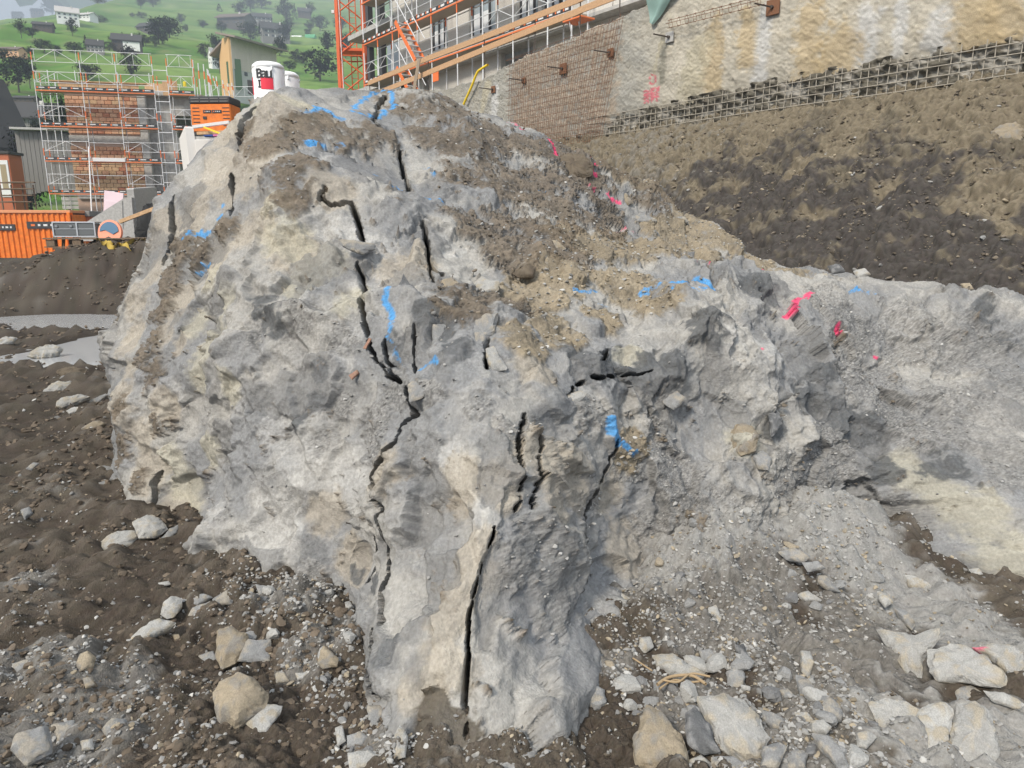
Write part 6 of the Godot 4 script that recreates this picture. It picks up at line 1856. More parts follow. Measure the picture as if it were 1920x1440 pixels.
	for i in marks.size() - 1:
		var a: Array = marks[i]
		var c: Array = marks[i + 1]
		beam("plank", wp(a[0], a[1], 0.4), wp(c[0] - 0.12, c[1], 0.405 + 0.01 * (i % 2)), 0.032, 0.15, M.plank, f)
		beam("plank", wp(a[0], a[2], 0.4), wp(c[0] - 0.12, c[2], 0.405 + 0.01 * (i % 2)), 0.032, 0.15, M.plank, f)
	for i in marks.size():
		var a: Array = marks[i]
		bar("post", wp(a[0], 5.3, 0.46), wp(a[0], a[1] + 0.15, 0.46), 0.014, M.anchor_steel, f)
	beam("prop", Vector3(-3.137, 5.824, -24), Vector3(-2.921, 6.85, -24), 0.09, 0.09, M.post_wood, f)


# ------------------------------------------------------------------ gravel, crumbs and the small loose stones
func ground_at(x: float, z: float) -> float:   # with the clods
	var na: float = N.fbm_a.get_noise_3d(x, 0.0, z)
	var nb: float = N.fbm_b.get_noise_3d(x, 1.0, z)
	var k1: float = maxf(0.0, 0.30 - (N.clod.get_noise_2d(x, z) + 1.0)) / 0.30
	var amt := smoothstep(-0.35, 0.25, na + 0.4 * nb)
	return ground_height(x, z) + na * 0.05 + nb * 0.042 + sqrt(k1) * 0.050 * amt


func scatter(called: String, label: String, spots: Array, meshes: Array) -> void:
	# spots: [point, size, colour]; one holder whose children are the kinds of grain
	var o := Node3D.new()
	o.name = numbered(called)
	add_child(o)
	tag(o, label, "gravel", "", "stuff")
	for k in meshes.size():
		var mm := MultiMesh.new()
		mm.transform_format = MultiMesh.TRANSFORM_3D
		mm.use_colors = true
		mm.mesh = meshes[k]
		var mine := []
		for i in range(k, spots.size(), meshes.size()):
			mine.append(spots[i])
		mm.instance_count = mine.size()
		for i in mine.size():
			var b := Basis.from_euler(Vector3(rng.randf_range(-0.5, 0.5), rng.randf() * TAU, rng.randf_range(-0.5, 0.5)))
			var s: float = mine[i][1]
			mm.set_instance_transform(i, Transform3D(b.scaled(Vector3(s, s, s)), mine[i][0]))
			mm.set_instance_color(i, mine[i][2])
		var mi := MultiMeshInstance3D.new()
		mi.name = "grains"
		mi.multimesh = mm
		mi.material_override = M.grain
		mi.set_meta("kind", "stuff")
		o.add_child(mi, true)


func grain_colour(kind: int) -> Color:
	var g := rng.randf_range(0.6, 1.3)
	var c: Vector3 = [Vector3(0.245, 0.24, 0.23), Vector3(0.14, 0.118, 0.092), Vector3(0.34, 0.335, 0.32), Vector3(0.27, 0.23, 0.17)][kind] * g
	return Color(c.x, c.y, c.z)


func build_gravel() -> void:
	vmat("grain", 0.93)
	var small := []
	for i in 6:
		small.append(chip_mesh(300 + i, 0, rng.randf_range(0.38, 0.7)))
	# ground
	var spots := []
	var tries := 0
	while spots.size() < 42000 and tries < 260000:
		tries += 1
		var d := 1.0 / rng.randf_range(1.0 / 26.0, 1.0 / 1.5)
		var a := rng.randf_range(-0.74, 0.74)
		var x := sin(a) * d
		var z := -cos(a) * d
		var grey := 0.12
		for b in DUST:
			grey = maxf(grey, blob(x, z, b[0], b[1], b[2], b[2]) * (0.45 if b[3] > 0.5 else 1.0))
		for t in TALUS:
			grey = maxf(grey, blob(x, z, t[0], t[1], t[2], t[2]))
		if rng.randf() > grey * 0.8 + 1.3 * N.fbm_b.get_noise_3d(x * 0.6, 1.0, z * 0.6) + 0.6 * N.fbm_a.get_noise_3d(x, 4.0, z):
			continue
		if puddle_amount(x, z) > 0.2:
			continue
		var s := 0.0022 + 0.0065 * pow(rng.randf(), 3.0) * (1.0 if d < 4.0 else minf(d, 8.0) / 4.0)
		s *= 1.0 + minf(maxf(0.0, d - 3.0), 6.0) * 0.2
		var kind := 0
		if rng.randf() < 0.35 - grey * 0.25:
			kind = 1
		elif rng.randf() < 0.25:
			kind = 2
		elif rng.randf() < 0.12:
			kind = 3
		spots.append([Vector3(x, ground_at(x, z) + s * 0.3, z), s * 1.5, grain_colour(kind)])
	scatter("ground_gravel", "loose grey and brown gravel strewn over the ground in front", spots, small)
	# broken stone of the scree, too small and too many to tell apart
	spots = []
	for z in SCREE:
		for i in int(z[3]) * 70:
			var a := rng.randf() * TAU
			var rr: float = z[2] * 1.25 * sqrt(rng.randf())
			var x: float = z[0] + cos(a) * rr
			var zz: float = z[1] + sin(a) * rr
			if rng.randf() > 0.65 + 0.9 * N.fbm_b.get_noise_3d(x * 0.7, 5.0, zz * 0.7):
				continue
			var s := 0.0045 + 0.012 * pow(rng.randf(), 2.5)
			spots.append([Vector3(x, ground_at(x, zz) + s * 0.35, zz), s, grain_colour(0 if rng.randf() < 0.6 else (2 if rng.randf() < 0.6 else 3))])
	scatter("scree_rubble", "crushed grey stone filling the gaps between the rubble", spots, small)
	# crumbly clods of dug earth
	spots = []
	tries = 0
	while spots.size() < 26000 and tries < 200000:
		tries += 1
		var d := 1.0 / rng.randf_range(1.0 / 30.0, 1.0 / 2.0)
		if rng.randf() < 0.5:
			d = rng.randf_range(4.0, 22.0)
		var a := rng.randf_range(-0.74, 0.1 if d < 5.0 else -0.2)
		var x := sin(a) * d
		var z := -cos(a) * d
		if puddle_amount(x, z) > 0.22 or rng.randf() > 0.55 + 1.2 * N.fbm_b.get_noise_3d(x * 0.4, 8.0, z * 0.4):
			continue
		var s := (0.005 + 0.022 * pow(rng.randf(), 4.0)) * (0.7 + d * 0.12)
		var c := Vector3(0.115, 0.092, 0.07) * rng.randf_range(0.75, 1.3)
		spots.append([Vector3(x, ground_at(x, z) + s * 0.2, z), s, Color(c.x, c.y, c.z)])
	scatter("soil_clods", "crumbly clods of brown earth over the muddy ground on the left", spots, small)
	# crumbs on the boulder
	spots = []
	for row in r_loose:
		for e in row:
			if rng.randf() < 0.8:
				var s := 0.003 + 0.008 * pow(rng.randf(), 3.0)
				if e[1] != 2:
					s *= 1.5
				spots.append([e[0] + e[2] * s * 0.2, s * 1.3, grain_colour([1, 3, 0][e[1]] if rng.randf() < 0.6 else (0 if rng.randf() < 0.6 else 2))])
	scatter("boulder_crumbs", "crumbs of soil and crushed stone lying on the boulder", spots, small)
	# slope
	spots = []
	for i in 26000:
		var s := rng.randf_range(-3.0, 10.0)
		var u := rng.randf_range(0.05, 4.2)
		var p := slope_point(s, u)
		var sz := 0.010 + 0.045 * pow(rng.randf(), 6.0)
		spots.append([p + Vector3(0, 0.02, 0), sz, grain_colour(1 if rng.randf() < 0.82 else (3 if rng.randf() < 0.6 else 0))])
	scatter("slope_gravel", "stones and crumbs sticking out of the dug earth slope", spots, small)
	# loose stones one by one
	var mid := []
	for i in 10:
		mid.append(chip_mesh(400 + i, 1, rng.randf_range(0.4, 0.8)))
	for k in 4:
		mat("chip_%d" % k, [Color(0.42, 0.415, 0.395), Color(0.30, 0.30, 0.295), Color(0.20, 0.20, 0.2), Color(0.36, 0.31, 0.235)][k], 0.93, 0.0, T.fine, 4.0, T.grit, 0.3)
	var spot_of := ["in the brown scree just right of the spur", "in the middle of the scree under the boulder's gravelly skirt", "high on the scree below the boulder's right face", "on the scree left of the dusty slope", "around the long pale rubble stone", "near the elongated rubble stones", "beside the bluish cobble at the spur", "left of the sunken slab at the bottom", "around the blocky tan stone", "among the three flakes in front of the boulder", "in the gravel at the spur's left foot", "at the bottom edge left of the spur", "in the dark gravel near the left edge", "between the grey clods at lower left", "at the bottom edge in the lower left gravel", "on the dusty slope at right"]
	for zi in SCREE.size():
		var z: Array = SCREE[zi]
		for i in int(z[3]):
			var a := rng.randf() * TAU
			var rr: float = z[2] * sqrt(rng.randf())
			var x: float = z[0] + cos(a) * rr
			var zz: float = z[1] + sin(a) * rr
			var s := 0.012 + (0.042 if zi >= 4 and zi <= 7 else (0.026 if zi < 12 else 0.010)) * pow(rng.randf(), 2.2)
			var tone: int = [0, 0, 1, 1, 1, 2, 3][rng.randi() % 7]
			var m := part("small_stone", mid[rng.randi() % 10], M["chip_%d" % tone], null, Transform3D(Basis.from_euler(Vector3(rng.randf_range(-0.5, 0.5), rng.randf() * TAU, rng.randf_range(-0.4, 0.4))).scaled(Vector3.ONE * s), Vector3(x, ground_at(x, zz) + s * 0.3, zz)))
			tag(m, "%s %s stone %s" % ["small" if s < 0.02 else "fist-sized", ["pale", "grey", "dark", "tan"][tone], spot_of[zi]], "stone", "small stones " + spot_of[zi])
	for i in 34:
		var ss := rng.randf_range(-1.0, 9.0)
		var uu := rng.randf_range(0.15, 3.4)
		var sz := rng.randf_range(0.03, 0.085)
		var st := part("embedded_stone", mid[rng.randi() % 10], M["chip_%d" % ([0, 1, 3, 3][rng.randi() % 4])], null, Transform3D(Basis.from_euler(Vector3(rng.randf() * 2.0, rng.randf() * TAU, rng.randf())).scaled(Vector3.ONE * sz), slope_point(ss, uu)))
		tag(st, "small stone stuck in the dug earth slope under the wall", "stone", "stones stuck in the earth slope")


# ------------------------------------------------------------------ the brick building and its scaffold
var fa := Vector3(-27.047, 1.6, -41)       # front line of the left scaffold, at eye height
var fb := Vector3(-18.652, 1.6, -42.6)
var fu := (fb - fa).normalized()
var fv := Vector3(fu.z, 0, -fu.x)   # back, away from the camera


func fp(px_s: float, y: float, back := 0.0) -> Vector3:   # metres along the facade, height, depth behind the scaffold's front
	return Vector3(fa.x, 0, fa.z) + fu * px_s + fv * back + Vector3(0, y, 0)


func site_materials() -> void:
	mat("galvanised", Color(0.62, 0.63, 0.64), 0.5, 0.2)
	mat("orange_steel", Color(0.72, 0.16, 0.035), 0.55)
	mat("orange_deck", Color(0.66, 0.17, 0.05), 0.7)
	mat("deck_wood", Color(0.34, 0.29, 0.23), 0.9)
	mat("toe_black", Color(0.03, 0.03, 0.032), 0.7)
	mat("print_white", Color(0.62, 0.62, 0.62), 0.6)
	mat("raw_wood", Color(0.62, 0.40, 0.22), 0.85, 0.0, T.cloud, 1.5)
	mat("mortar", Color(0.50, 0.36, 0.28), 0.95)
	mat("cast_grey", Color(0.50, 0.49, 0.465), 0.92, 0.0, T.cloud, 0.6)
	mat("black_paint", Color(0.02, 0.02, 0.022), 0.6)
	for k in 5:
		mat("brick_%d" % k, [Color(0.66, 0.34, 0.195), Color(0.70, 0.385, 0.23), Color(0.72, 0.43, 0.27), Color(0.68, 0.46, 0.27), Color(0.52, 0.22, 0.125)][k], 0.92, 0.0, T.cloud, 2.0)


const DECKS := [3.575, 5.338, 7.181, 9.042]


func build_brick_building() -> void:
	site_materials()
	var t := thing("brick_building", "unfinished brick and concrete building behind the left scaffold", "building")
	var top: float = 9.165
	var back := 1.25
	var x0: float = fu.dot(Vector3(-25.29, 9.239, -42.6) - fa)
	var x1: float = fu.dot(Vector3(-21.49, 9.311, -43) - fa)
	var bot: float = 3.772
	# masonry fields between the concrete slabs, brick by brick
	part("masonry_core", bevel_box(Vector3(x1 - x0, top + 1.0, 0.3), 0.01), M.mortar, t, Transform3D(Basis(fu, Vector3.UP, -fv), fp((x0 + x1) / 2, (top - 1.0) / 2, back + 0.2)))
	var bl := 0.38
	var bh := 0.228
	var slab: float = 6.536
	var k := 0
	var bm := bevel_box(Vector3(bl - 0.022, bh - 0.022, 0.2), 0.012)
	var y := bot
	var row := 0
	while y + bh < top:
		if not (y + bh > slab - 0.06 and y < slab + 0.34):
			var x := x0 - (0.21 if row % 2 else 0.0)
			while x < x1:
				var l := maxf(x, x0)
				var r := minf(x + bl, x1)
				if r - l > 0.12:
					var h := sin(row * 12.9898 + k * 78.233) * 43758.5453
					h = h - floor(h)
					var low := smoothstep(slab, slab - 2.5, y)
					var pick := int(h * 2.99)
					if h < 0.10 + 0.75 * low * smoothstep(0.9, 0.2, absf((x - x0) / (x1 - x0) - 0.55)):
						pick = 3
					elif h > 0.86:
						pick = 4
					part("brick", bm, M["brick_%d" % pick], t, Transform3D(Basis(fu * ((r - l) / bl), Vector3.UP, -fv), fp((l + r) / 2, y + bh / 2, back + 0.02 * fmod(h * 7.0, 1.0))))
				x += bl
				k += 1
		y += bh
		row += 1
	beam("floor_slab", fp(x0, slab + 0.14, back + 0.05), fp(x1, slab + 0.14, back + 0.05), 0.3, 0.36, M.cast_grey, t)
	beam("base_slab", fp(x0 + 0.1, bot - 0.22, back + 0.05), fp(x1 + 0.6, bot - 0.22, back + 0.05), 0.3, 0.42, M.cast_grey, t)
	beam("column", fp(x1 + 0.22, -0.5, back + 0.06), fp(x1 + 0.22, top + 0.05, back + 0.06), 0.42, 0.34, M.cast_grey, t, fv)
	# bare concrete bay to the right, set back, with a dark doorway
	var x2: float = fu.dot(Vector3(-19.372, 9.072, -45) - fa)
	var wl := x1 - 0.8
	var dl := x2 - 0.65
	for e in [[wl, dl, -0.5, top], [dl, x2 + 0.2, -0.5, 1.5], [dl, x2 + 0.2, slab - 0.3, slab + 0.4], [dl, x2 + 0.2, top - 1.0, top], [x2 + 0.2, x2 + 0.6, -0.5, top]]:
		part("concrete_wall", bevel_box(Vector3(e[1] - e[0], e[3] - e[2], 0.3), 0.004), M.cast_grey, t, Transform3D(Basis(fu, Vector3.UP, -fv), fp((e[0] + e[1]) / 2, (e[2] + e[3]) / 2, back + 0.8)))
	part("rear_wall", bevel_box(Vector3(x2 - x0 + 1.2, top + 0.5, 0.3), 0.01), M.cast_grey, t, Transform3D(Basis(fu, Vector3.UP, -fv), fp((x0 + x2) / 2 + 0.3, (top - 0.5) / 2, back + 6.0)))
	part("end_wall", bevel_box(Vector3(0.3, top + 0.5, 4.2), 0.01), M.cast_grey, t, Transform3D(Basis(fu, Vector3.UP, -fv), fp(x2 + 0.45, (top - 0.5) / 2, back + 3.9)))
	for i in 6:
		beam("formwork_joint", fp(x1 + 0.7 + i * 0.55, 1.0, back + 0.64), fp(x1 + 0.7 + i * 0.55, top - 0.3, back + 0.64), 0.025, 0.02, M.cast_grey, t, fv)
	part("ceiling_slab", bevel_box(Vector3(x2 - x0 + 0.6, 0.25, 6.0), 0.02), M.cast_grey, t, Transform3D(Basis(fu, Vector3.UP, -fv), fp((x0 + x2) / 2, top + 0.14, back + 3.2)))
	# timber formwork on the roof edge, plank by plank
	var fy: float = 9.687
	for i in 4:
		var a := lerpf(x0 - 0.2, x1 + 0.2, i / 4.0)
		var b := lerpf(x0 - 0.2, x1 + 0.2, (i + 1) / 4.0) - 0.02
		beam("formwork_board", fp(a, (top + fy) / 2 + 0.1, back - 0.15 + 0.01 * (i % 2)), fp(b, (top + fy) / 2 + 0.1, back - 0.15 + 0.01 * (i % 2)), 0.04, fy - top - 0.1, M.raw_wood, t)
	beam("formwork_cap", fp(x0 - 0.6, fy + 0.04, back - 0.1), fp(x1 + 0.6, fy + 0.04, back - 0.1), 0.35, 0.05, M.raw_wood, t)
	beam("formwork_board", fp(x1 + 0.25, top + 0.5, back + 0.8), fp(x2 - 0.9, top + 0.5, back + 0.8), 0.04, 0.55, M.raw_wood, t)
	beam("formwork_board", fp(x1 + 1.5, top + 0.35, back - 0.3), fp(x1 + 2.3, top + 0.35, back - 0.3), 0.04, 0.8, M.raw_wood, t)
	# block courses left of the masonry
	for i in 5:
		beam("pale_block", fp(x0 - 1.1, bot - 0.9 + i * 0.24, back + 0.8), fp(x0 - 0.05, bot - 0.9 + i * 0.24, back + 0.8), 0.3, 0.2, M.cast_grey, t)


# one guard frame between two posts: two rails, end stiles and the two braces
func guard_frame(a: Vector3, b: Vector3, h: float, parent: Node, m: Material, peak := true) -> void:
	var u := Vector3.UP * h
	var d := (b - a) * 0.06
	bar("guard_rail", a + u, b + u, 0.015, m, parent)
	bar("guard_rail", a, b, 0.013, m, parent)
	bar("guard_stile", a + d, a + d + u, 0.012, m, parent)
	bar("guard_stile", b - d, b - d + u, 0.012, m, parent)
	var c := (a + b) * 0.5
	if peak:
		bar("guard_brace", a + d, c + u, 0.012, m, parent)
		bar("guard_brace", b - d, c + u, 0.012, m, parent)
		bar("guard_stile", c, c + u, 0.011, m, parent)


func toe_board(a: Vector3, b: Vector3, parent: Node, prints: int) -> void:
	var o := beam("toe_board", a, b, 0.03, 0.15, M.toe_black, parent)
	for i in prints:
		var f0 := (i + 0.25) / prints
		var f1 := (i + 0.75) / prints
		var lift := fv * -0.022
		beam("board_print", a.lerp(b, f0) + lift, a.lerp(b, f1) + lift, 0.006, 0.05, M.print_white, parent)
		beam("board_mark", a.lerp(b, f0 - 0.18 / prints) + lift, a.lerp(b, f0 - 0.04 / prints) + lift, 0.006, 0.08, M.orange_steel, parent)


func build_left_scaffold() -> void:
	var t := thing("scaffold", "grey and orange tube scaffold wrapped round the brick building on the left", "scaffold")
	var xs := []
	for p in [Vector3(-25.966, 8.97, -41.1), Vector3(-23.641, 9.042, -41.5), Vector3(-21.887, 9.114, -41.9), Vector3(-20.018, 9.168, -42.2), Vector3(-19.282, 9.195, -42.35), Vector3(-17.936, 9.098, -42.6)]:
		xs.append(fu.dot(p - fa))
	var tops := [10.968, 11.028, 11.037, 10.995, 10.908, 10.918]
	for i in xs.size():
		for row in 2:
			var back := row * 0.75
			# posts in lengths, galvanised with orange sleeves
			var y := 0.0
			var hi: float = tops[i] - row * 0.9
			var j := 0
			while y < hi:
				var e := minf(y + 2.0, hi)
				bar("post", fp(xs[i], y, back), fp(xs[i], e - 0.4, back), 0.024, M.galvanised, t)
				bar("post_sleeve", fp(xs[i], e - 0.4, back), fp(xs[i], e, back), 0.026, M.orange_steel, t)
				y += 2.0
				j += 1
	for i in xs.size() - 1:
		var a: float = xs[i]
		var b: float = xs[i + 1]
		var ladder := i == 3
		for k in DECKS.size():
			var y: float = DECKS[k]
			if ladder:
				continue
			beam("deck", fp(a, y, 0.38), fp(b, y, 0.38), 0.70, 0.06, M.deck_wood, t)
			beam("deck_edge", fp(a, y - 0.02, -0.02), fp(b, y - 0.02, -0.02), 0.04, 0.05, M.orange_deck, t)
			bar("ledger", fp(a, y - 0.10, 0.75), fp(b, y - 0.10, 0.75), 0.024, M.deck_wood, t)
			if k == 1 and i == 1:
				beam("pale_board", fp(a + 0.1, y + 0.10, -0.06), fp(b - 0.02, y + 0.10, -0.06), 0.03, 0.2, M.print_white, t)
			else:
				toe_board(fp(a + 0.04, y + 0.13, -0.03), fp(b - 0.04, y + 0.13, -0.03), t, 4 if i == 0 else (2 if i == 4 else 3))
			if k < 3:
				if i == 0 or i >= 2:
					guard_frame(fp(a, y + 0.55, 0.0), fp(b, y + 0.55, 0.0), 0.5, t, M.galvanised)
				else:
					bar("guard_rail", fp(a, y + 1.0, 0.0), fp(b, y + 1.0, 0.0), 0.015, M.galvanised, t)
		if ladder:
			var y := DECKS[0] - 1.0
			while y < tops[3] - 0.4:
				bar("rung", fp(a, y, 0.02), fp(b, y, 0.02), 0.022, M.galvanised, t)
				y += 0.55
		else:
			var y3: float = DECKS[3]
			guard_frame(fp(a, y3 + 0.40, 0), fp(b, y3 + 0.40, 0), 0.55, t, M.galvanised)
			guard_frame(fp(a, y3 + 1.45, 0), fp(b, y3 + 1.45, 0), 0.62, t, M.galvanised)
	# left return of the scaffold and the inner guard behind the roof edge
	for k in 4:
		guard_frame(fp(xs[0], DECKS[k] + 0.5, 0.1), fp(xs[0] + 0.15, DECKS[k] + 0.5, 2.4), 0.5, t, M.galvanised)
	for row in [1.6, 2.5]:
		bar("post", fp(xs[0] + 0.1, 0, row), fp(xs[0] + 0.1, tops[0] - 0.6, row), 0.026, M.galvanised, t)
	for i in 3:
		guard_frame(fp(xs[i] + 0.5, DECKS[3] + 0.3, 4.5), fp(xs[i + 1] + 0.4, DECKS[3] + 0.3, 4.5), 1.0, t, M.galvanised)
		bar("post", fp(xs[i] + 0.5, DECKS[3] - 0.6, 4.5), fp(xs[i] + 0.5, DECKS[3] + 1.9, 4.5), 0.024, M.galvanised, t)
	# receding scaffold on the right side, its posts standing above the roof
	var r := thing("side_scaffold", "row of bare scaffold posts standing up right of the brick building", "scaffold")
	for e in SIDE_POSTS:
		var a := Vector3(e[0], e[1], e[2])
		var b := Vector3(e[3], e[4], e[5])
		bar("post", b, a, 0.032, M.galvanised, r)
		bar("post_sleeve", a.lerp(b, 0.2), a.lerp(b, 0.42), 0.035, M.orange_steel, r)
	guard_frame(Vector3(-18.454, 10.201, -50), Vector3(-16.97, 10.201, -50), 0.62, r, M.galvanised)
	guard_frame(Vector3(-19.136, 9.748, -47), Vector3(-18.452, 10.235, -50), 0.62, r, M.galvanised)
	beam("deck", Vector3(-18.2, 9.17, -43.5), Vector3(-18.497, 9.383, -46.5), 0.5, 0.08, M.deck_wood, r)
	# loose things on it
	tag(block("yellow_canister", Vector3(-18.604, 9.653, -43), Vector3(0.16, 0.3, 0.14), mat("plastic_yellow", Color(0.75, 0.58, 0.02), 0.5), null, 0.3, 0.03), "small yellow canister on the roof edge behind the scaffold", "canister")
	var pole := bar("white_pole", Vector3(-22.224, 2.096, -38.5), Vector3(-22.779, 5.945, -40), 0.035, M.print_white, null)
	tag(pole, "slim white pole leaning in front of the brick wall", "pole")


# ------------------------------------------------------------------ the yard on the left
func corrugated(w: float, h: float, deep: float, m: Material, parent: Node, called: String) -> void:
	# folded sheet from real folds, one rib each 0.25 m, in the xy plane facing +z
	var st := SurfaceTool.new()
	st.begin(Mesh.PRIMITIVE_TRIANGLES)
	var x := -w / 2
	var pitch := 0.27
	while x < w / 2 - 0.01:
		var pts := [Vector2(x, 0), Vector2(x + pitch * 0.36, 0), Vector2(x + pitch * 0.5, -deep), Vector2(x + pitch * 0.86, -deep), Vector2(x + pitch, 0)]
		for i in 4:
			var a: Vector2 = pts[i]
			var b: Vector2 = pts[i + 1]
			quad(st, Vector3(a.x, 0, a.y), Vector3(a.x, h, a.y), Vector3(b.x, h, b.y), Vector3(b.x, 0, b.y))
		x += pitch
	part(called, st.commit(), m, parent)


func sign_plate(parent: Node, c: Vector3, w: float, h: float) -> void:
	var o := block("sign_plate", c, Vector3(w, h, 0.03), M.toe_black, parent)
	for i in 4:
		block("sign_print", Vector3(-w * 0.3 + i * w * 0.2, 0, 0.018), Vector3(w * (0.08 if i % 2 else 0.13), h * 0.28, 0.008), M.print_white if i != 0 else M.orange_steel, o)


func build_yard() -> void:
	mat("container_orange", Color(0.88, 0.21, 0.01), 0.5, 0.0, T.cloud, 0.5)
	mat("faded_roof", Color(0.62, 0.26, 0.12), 0.7)
	mat("cabin_red", Color(0.38, 0.10, 0.035), 0.6)
	mat("old_wood", Color(0.19, 0.135, 0.09), 0.9, 0.0, T.cloud, 2.0)
	mat("case_grey", Color(0.115, 0.125, 0.13), 0.6)
	mat("aluminium", Color(0.62, 0.63, 0.64), 0.35, 0.7)
	mat("strap_yellow", Color(0.42, 0.30, 0.06), 0.85)
	mat("salmon", Color(0.72, 0.27, 0.17), 0.6)
	mat("disc_blue", Color(0.05, 0.13, 0.22), 0.4)
	mat("foam_pink", Color(0.72, 0.58, 0.62), 0.8)
	mat("dark_heap", Color(0.045, 0.043, 0.042), 0.95, 0.0, T.fine, 3.0, T.grit, 4.0)
	mat("signal_blue", Color(0.03, 0.10, 0.40), 0.6)
	mat("signal_pink", Color(0.70, 0.20, 0.42), 0.6)
	# orange site container
	var a := Vector3(-26.68, 2.435, -36.5)
	var b := Vector3(-21.959, 2.525, -36)
	var w := b.x - a.x
	var top: float = b.y
	var c := thing("site_container", "bright orange corrugated site container behind the earth heap", "container", Vector3((a.x + b.x) / 2, 0, -36.2))
	corrugated(w, top - 0.1, 0.06, M.container_orange, c, "ribbed_side")
	block("roof", Vector3(0, top - 0.06, -1.2), Vector3(w + 0.1, 0.14, 2.5), M.faded_roof, c)
	block("end_wall", Vector3(w / 2, top / 2 - 0.1, -1.2), Vector3(0.06, top - 0.2, 2.4), M.container_orange, c)
	block("corner_post", Vector3(w / 2 - 0.05, top / 2 - 0.05, 0.0), Vector3(0.16, top - 0.1, 0.16), M.container_orange, c)
	sign_plate(c, Vector3(Vector3(-23.373, 1.808, -36.2).x - (a.x + b.x) / 2, Vector3(-23.373, 1.808, -36.2).y, 0.03), 1.55, 0.34)
	sign_plate(c, Vector3(Vector3(-25.248, 1.704, -36.2).x - (a.x + b.x) / 2, Vector3(-25.248, 1.704, -36.2).y, 0.03), 1.0, 0.30)
	# second container behind it
	var c2 := thing("dark_container", "dull brownish container half hidden behind the orange one", "container", Vector3(-22.679, 2.289, -38.5))
	block("body", Vector3(0, -1.1, 0), Vector3(1.9, 2.2, 2.0), M.cabin_red, c2)
	block("roof", Vector3(0, 0.1, 0), Vector3(2.0, 0.28, 2.2), M.timber_grey, c2)
	# red cabin with a glazed door
	var cb := thing("site_cabin", "rust red site cabin with a white framed glass door at the left edge", "cabin", Vector3(-31.072, 4.215, -45))
	block("body", Vector3(-1.1, 0.0, -1.2), Vector3(2.4, 3.9, 1.2), M.cabin_red, cb)
	block("roof", Vector3(-1.1, 2.0, -1.2), Vector3(2.6, 0.16, 1.4), M.roof_dark, cb)
	var dr := block("door", Vector3(-0.3, 0.45, -0.58), Vector3(0.62, 2.2, 0.06), M.print_white, cb)
	block("glass", Vector3(0, 0.1, 0.03), Vector3(0.36, 1.5, 0.02), mat("warm_glass", Color(0.30, 0.24, 0.14), 0.15), dr)
	# black-roofed house and grey shed behind
	var hs := thing("black_roofed_house", "house with a steep black roof cut by the left edge", "house", Vector3(-38.749, 6.356, -52), 1.2)
	house(hs, 7.0, 5.6, 4.2, M.dark_wood, M.roof_dark, false, 0.75)
	var sh := thing("grey_shed", "weathered grey board shed behind the left scaffold", "shed", Vector3(-31.473, 5.064, -50), 0.25)
	for i in 12:
		block("board", Vector3(-1.5 + i * 0.27, 1.0, 0.0), Vector3(0.25, 4.2 + 0.15 * sin(i * 1.0) - 0.04 * i, 0.05), M.timber_grey, sh)
	block("shed_body", Vector3(0, 1.0, -1.2), Vector3(3.2, 3.8, 2.2), M.timber_grey, sh)
	block("roof", Vector3(0.1, 3.05, -1.0), Vector3(3.7, 0.14, 3.0), M.cast_grey, sh)
	var bs := thing("black_roofed_shed", "low shed with a black roof seen left of the scaffold", "shed", Vector3(-54.454, 12.858, -85), 0.2)
	house(bs, 7.0, 2.6, 4.0, M.timber_grey, M.roof_dark, false, 0.6)
	# timber stacks
	var tb := thing("bench_stack", "stack of old brown plank benches in front of the site cabin", "benches", Vector3(-26.899, 2.912, -40))
	for j in 4:
		for i in 3:
			block("plank", Vector3(-0.2 + 0.5 * (i - 1) + 0.1 * j, 0.15 + j * 0.34, 0.2 * i), Vector3(1.1, 0.06, 0.22), M.old_wood, tb, 0.1 * i)
	for i in 4:
		block("leg", Vector3(-0.9 + 0.6 * i, 0.4, 0.1), Vector3(0.06, 1.3, 0.06), M.old_wood, tb)
	# concrete stair wall with foam boards behind it
	var sw := thing("stair_wall", "pale concrete wing wall with a sloping top", "concrete wall")
	var o := Vector3(-17.703, 1.557, -30)
	var poly := PackedVector2Array()
	for p in [Vector3(-17.913, 1.125, -30), Vector3(-17.667, 1.837, -30), Vector3(-15.922, 2.838, -30), Vector3(-15.589, 2.88, -30), Vector3(-15.635, 1.125, -30)]:
		poly.append(Vector2(p.x, p.y))
	part("front_face", prism(poly, 0.3), M.concrete, sw, Transform3D(Basis(), Vector3(0, 0, -30.0)))
	beam("side_wall", Vector3(-15.7, 2.248, -30.2), Vector3(-16.586, 2.522, -34), 0.28, 2.0, M.concrete, sw)
	bar("joint", Vector3(-15.981, 2.752, -29.97), Vector3(-16.067, 1.643, -29.97), 0.012, M.cast_grey, sw)
	var heap := thing("gravel_heap", "dark heap of wet gravel beside the concrete wing wall", "gravel heap", Vector3(-14.363, 1.559, -29))
	part("heap", stone_mesh(PackedVector2Array([Vector2(-0.75, -0.7), Vector2(0.9, -0.7), Vector2(1.0, 0.5), Vector2(0.5, 1.1), Vector2(-0.2, 1.0), Vector2(-0.6, 0.4)]), 1.0, 2, 77), M.dark_heap, heap)
	for i in 2:
		var fo := block("foam_board", Vector3(-16.879, 2.704, -31) + Vector3(0.12 * i, -0.25 * i, 0.25 * i), Vector3(0.75 - 0.1 * i, 0.9 - 0.3 * i, 0.1), M.foam_pink, null, 0.15)
		fo.rotation.z = -0.15
		tag(fo, ["taller pale pink foam board leaning behind the wing wall", "shorter pale pink foam board in front of the taller one"][i], "foam board", "foam boards")
	var tm := beam("timber_post", Vector3(-13.487, 1.851, -25), Vector3(-12.192, 2.314, -25), 0.12, 0.12, M.raw_wood, null)
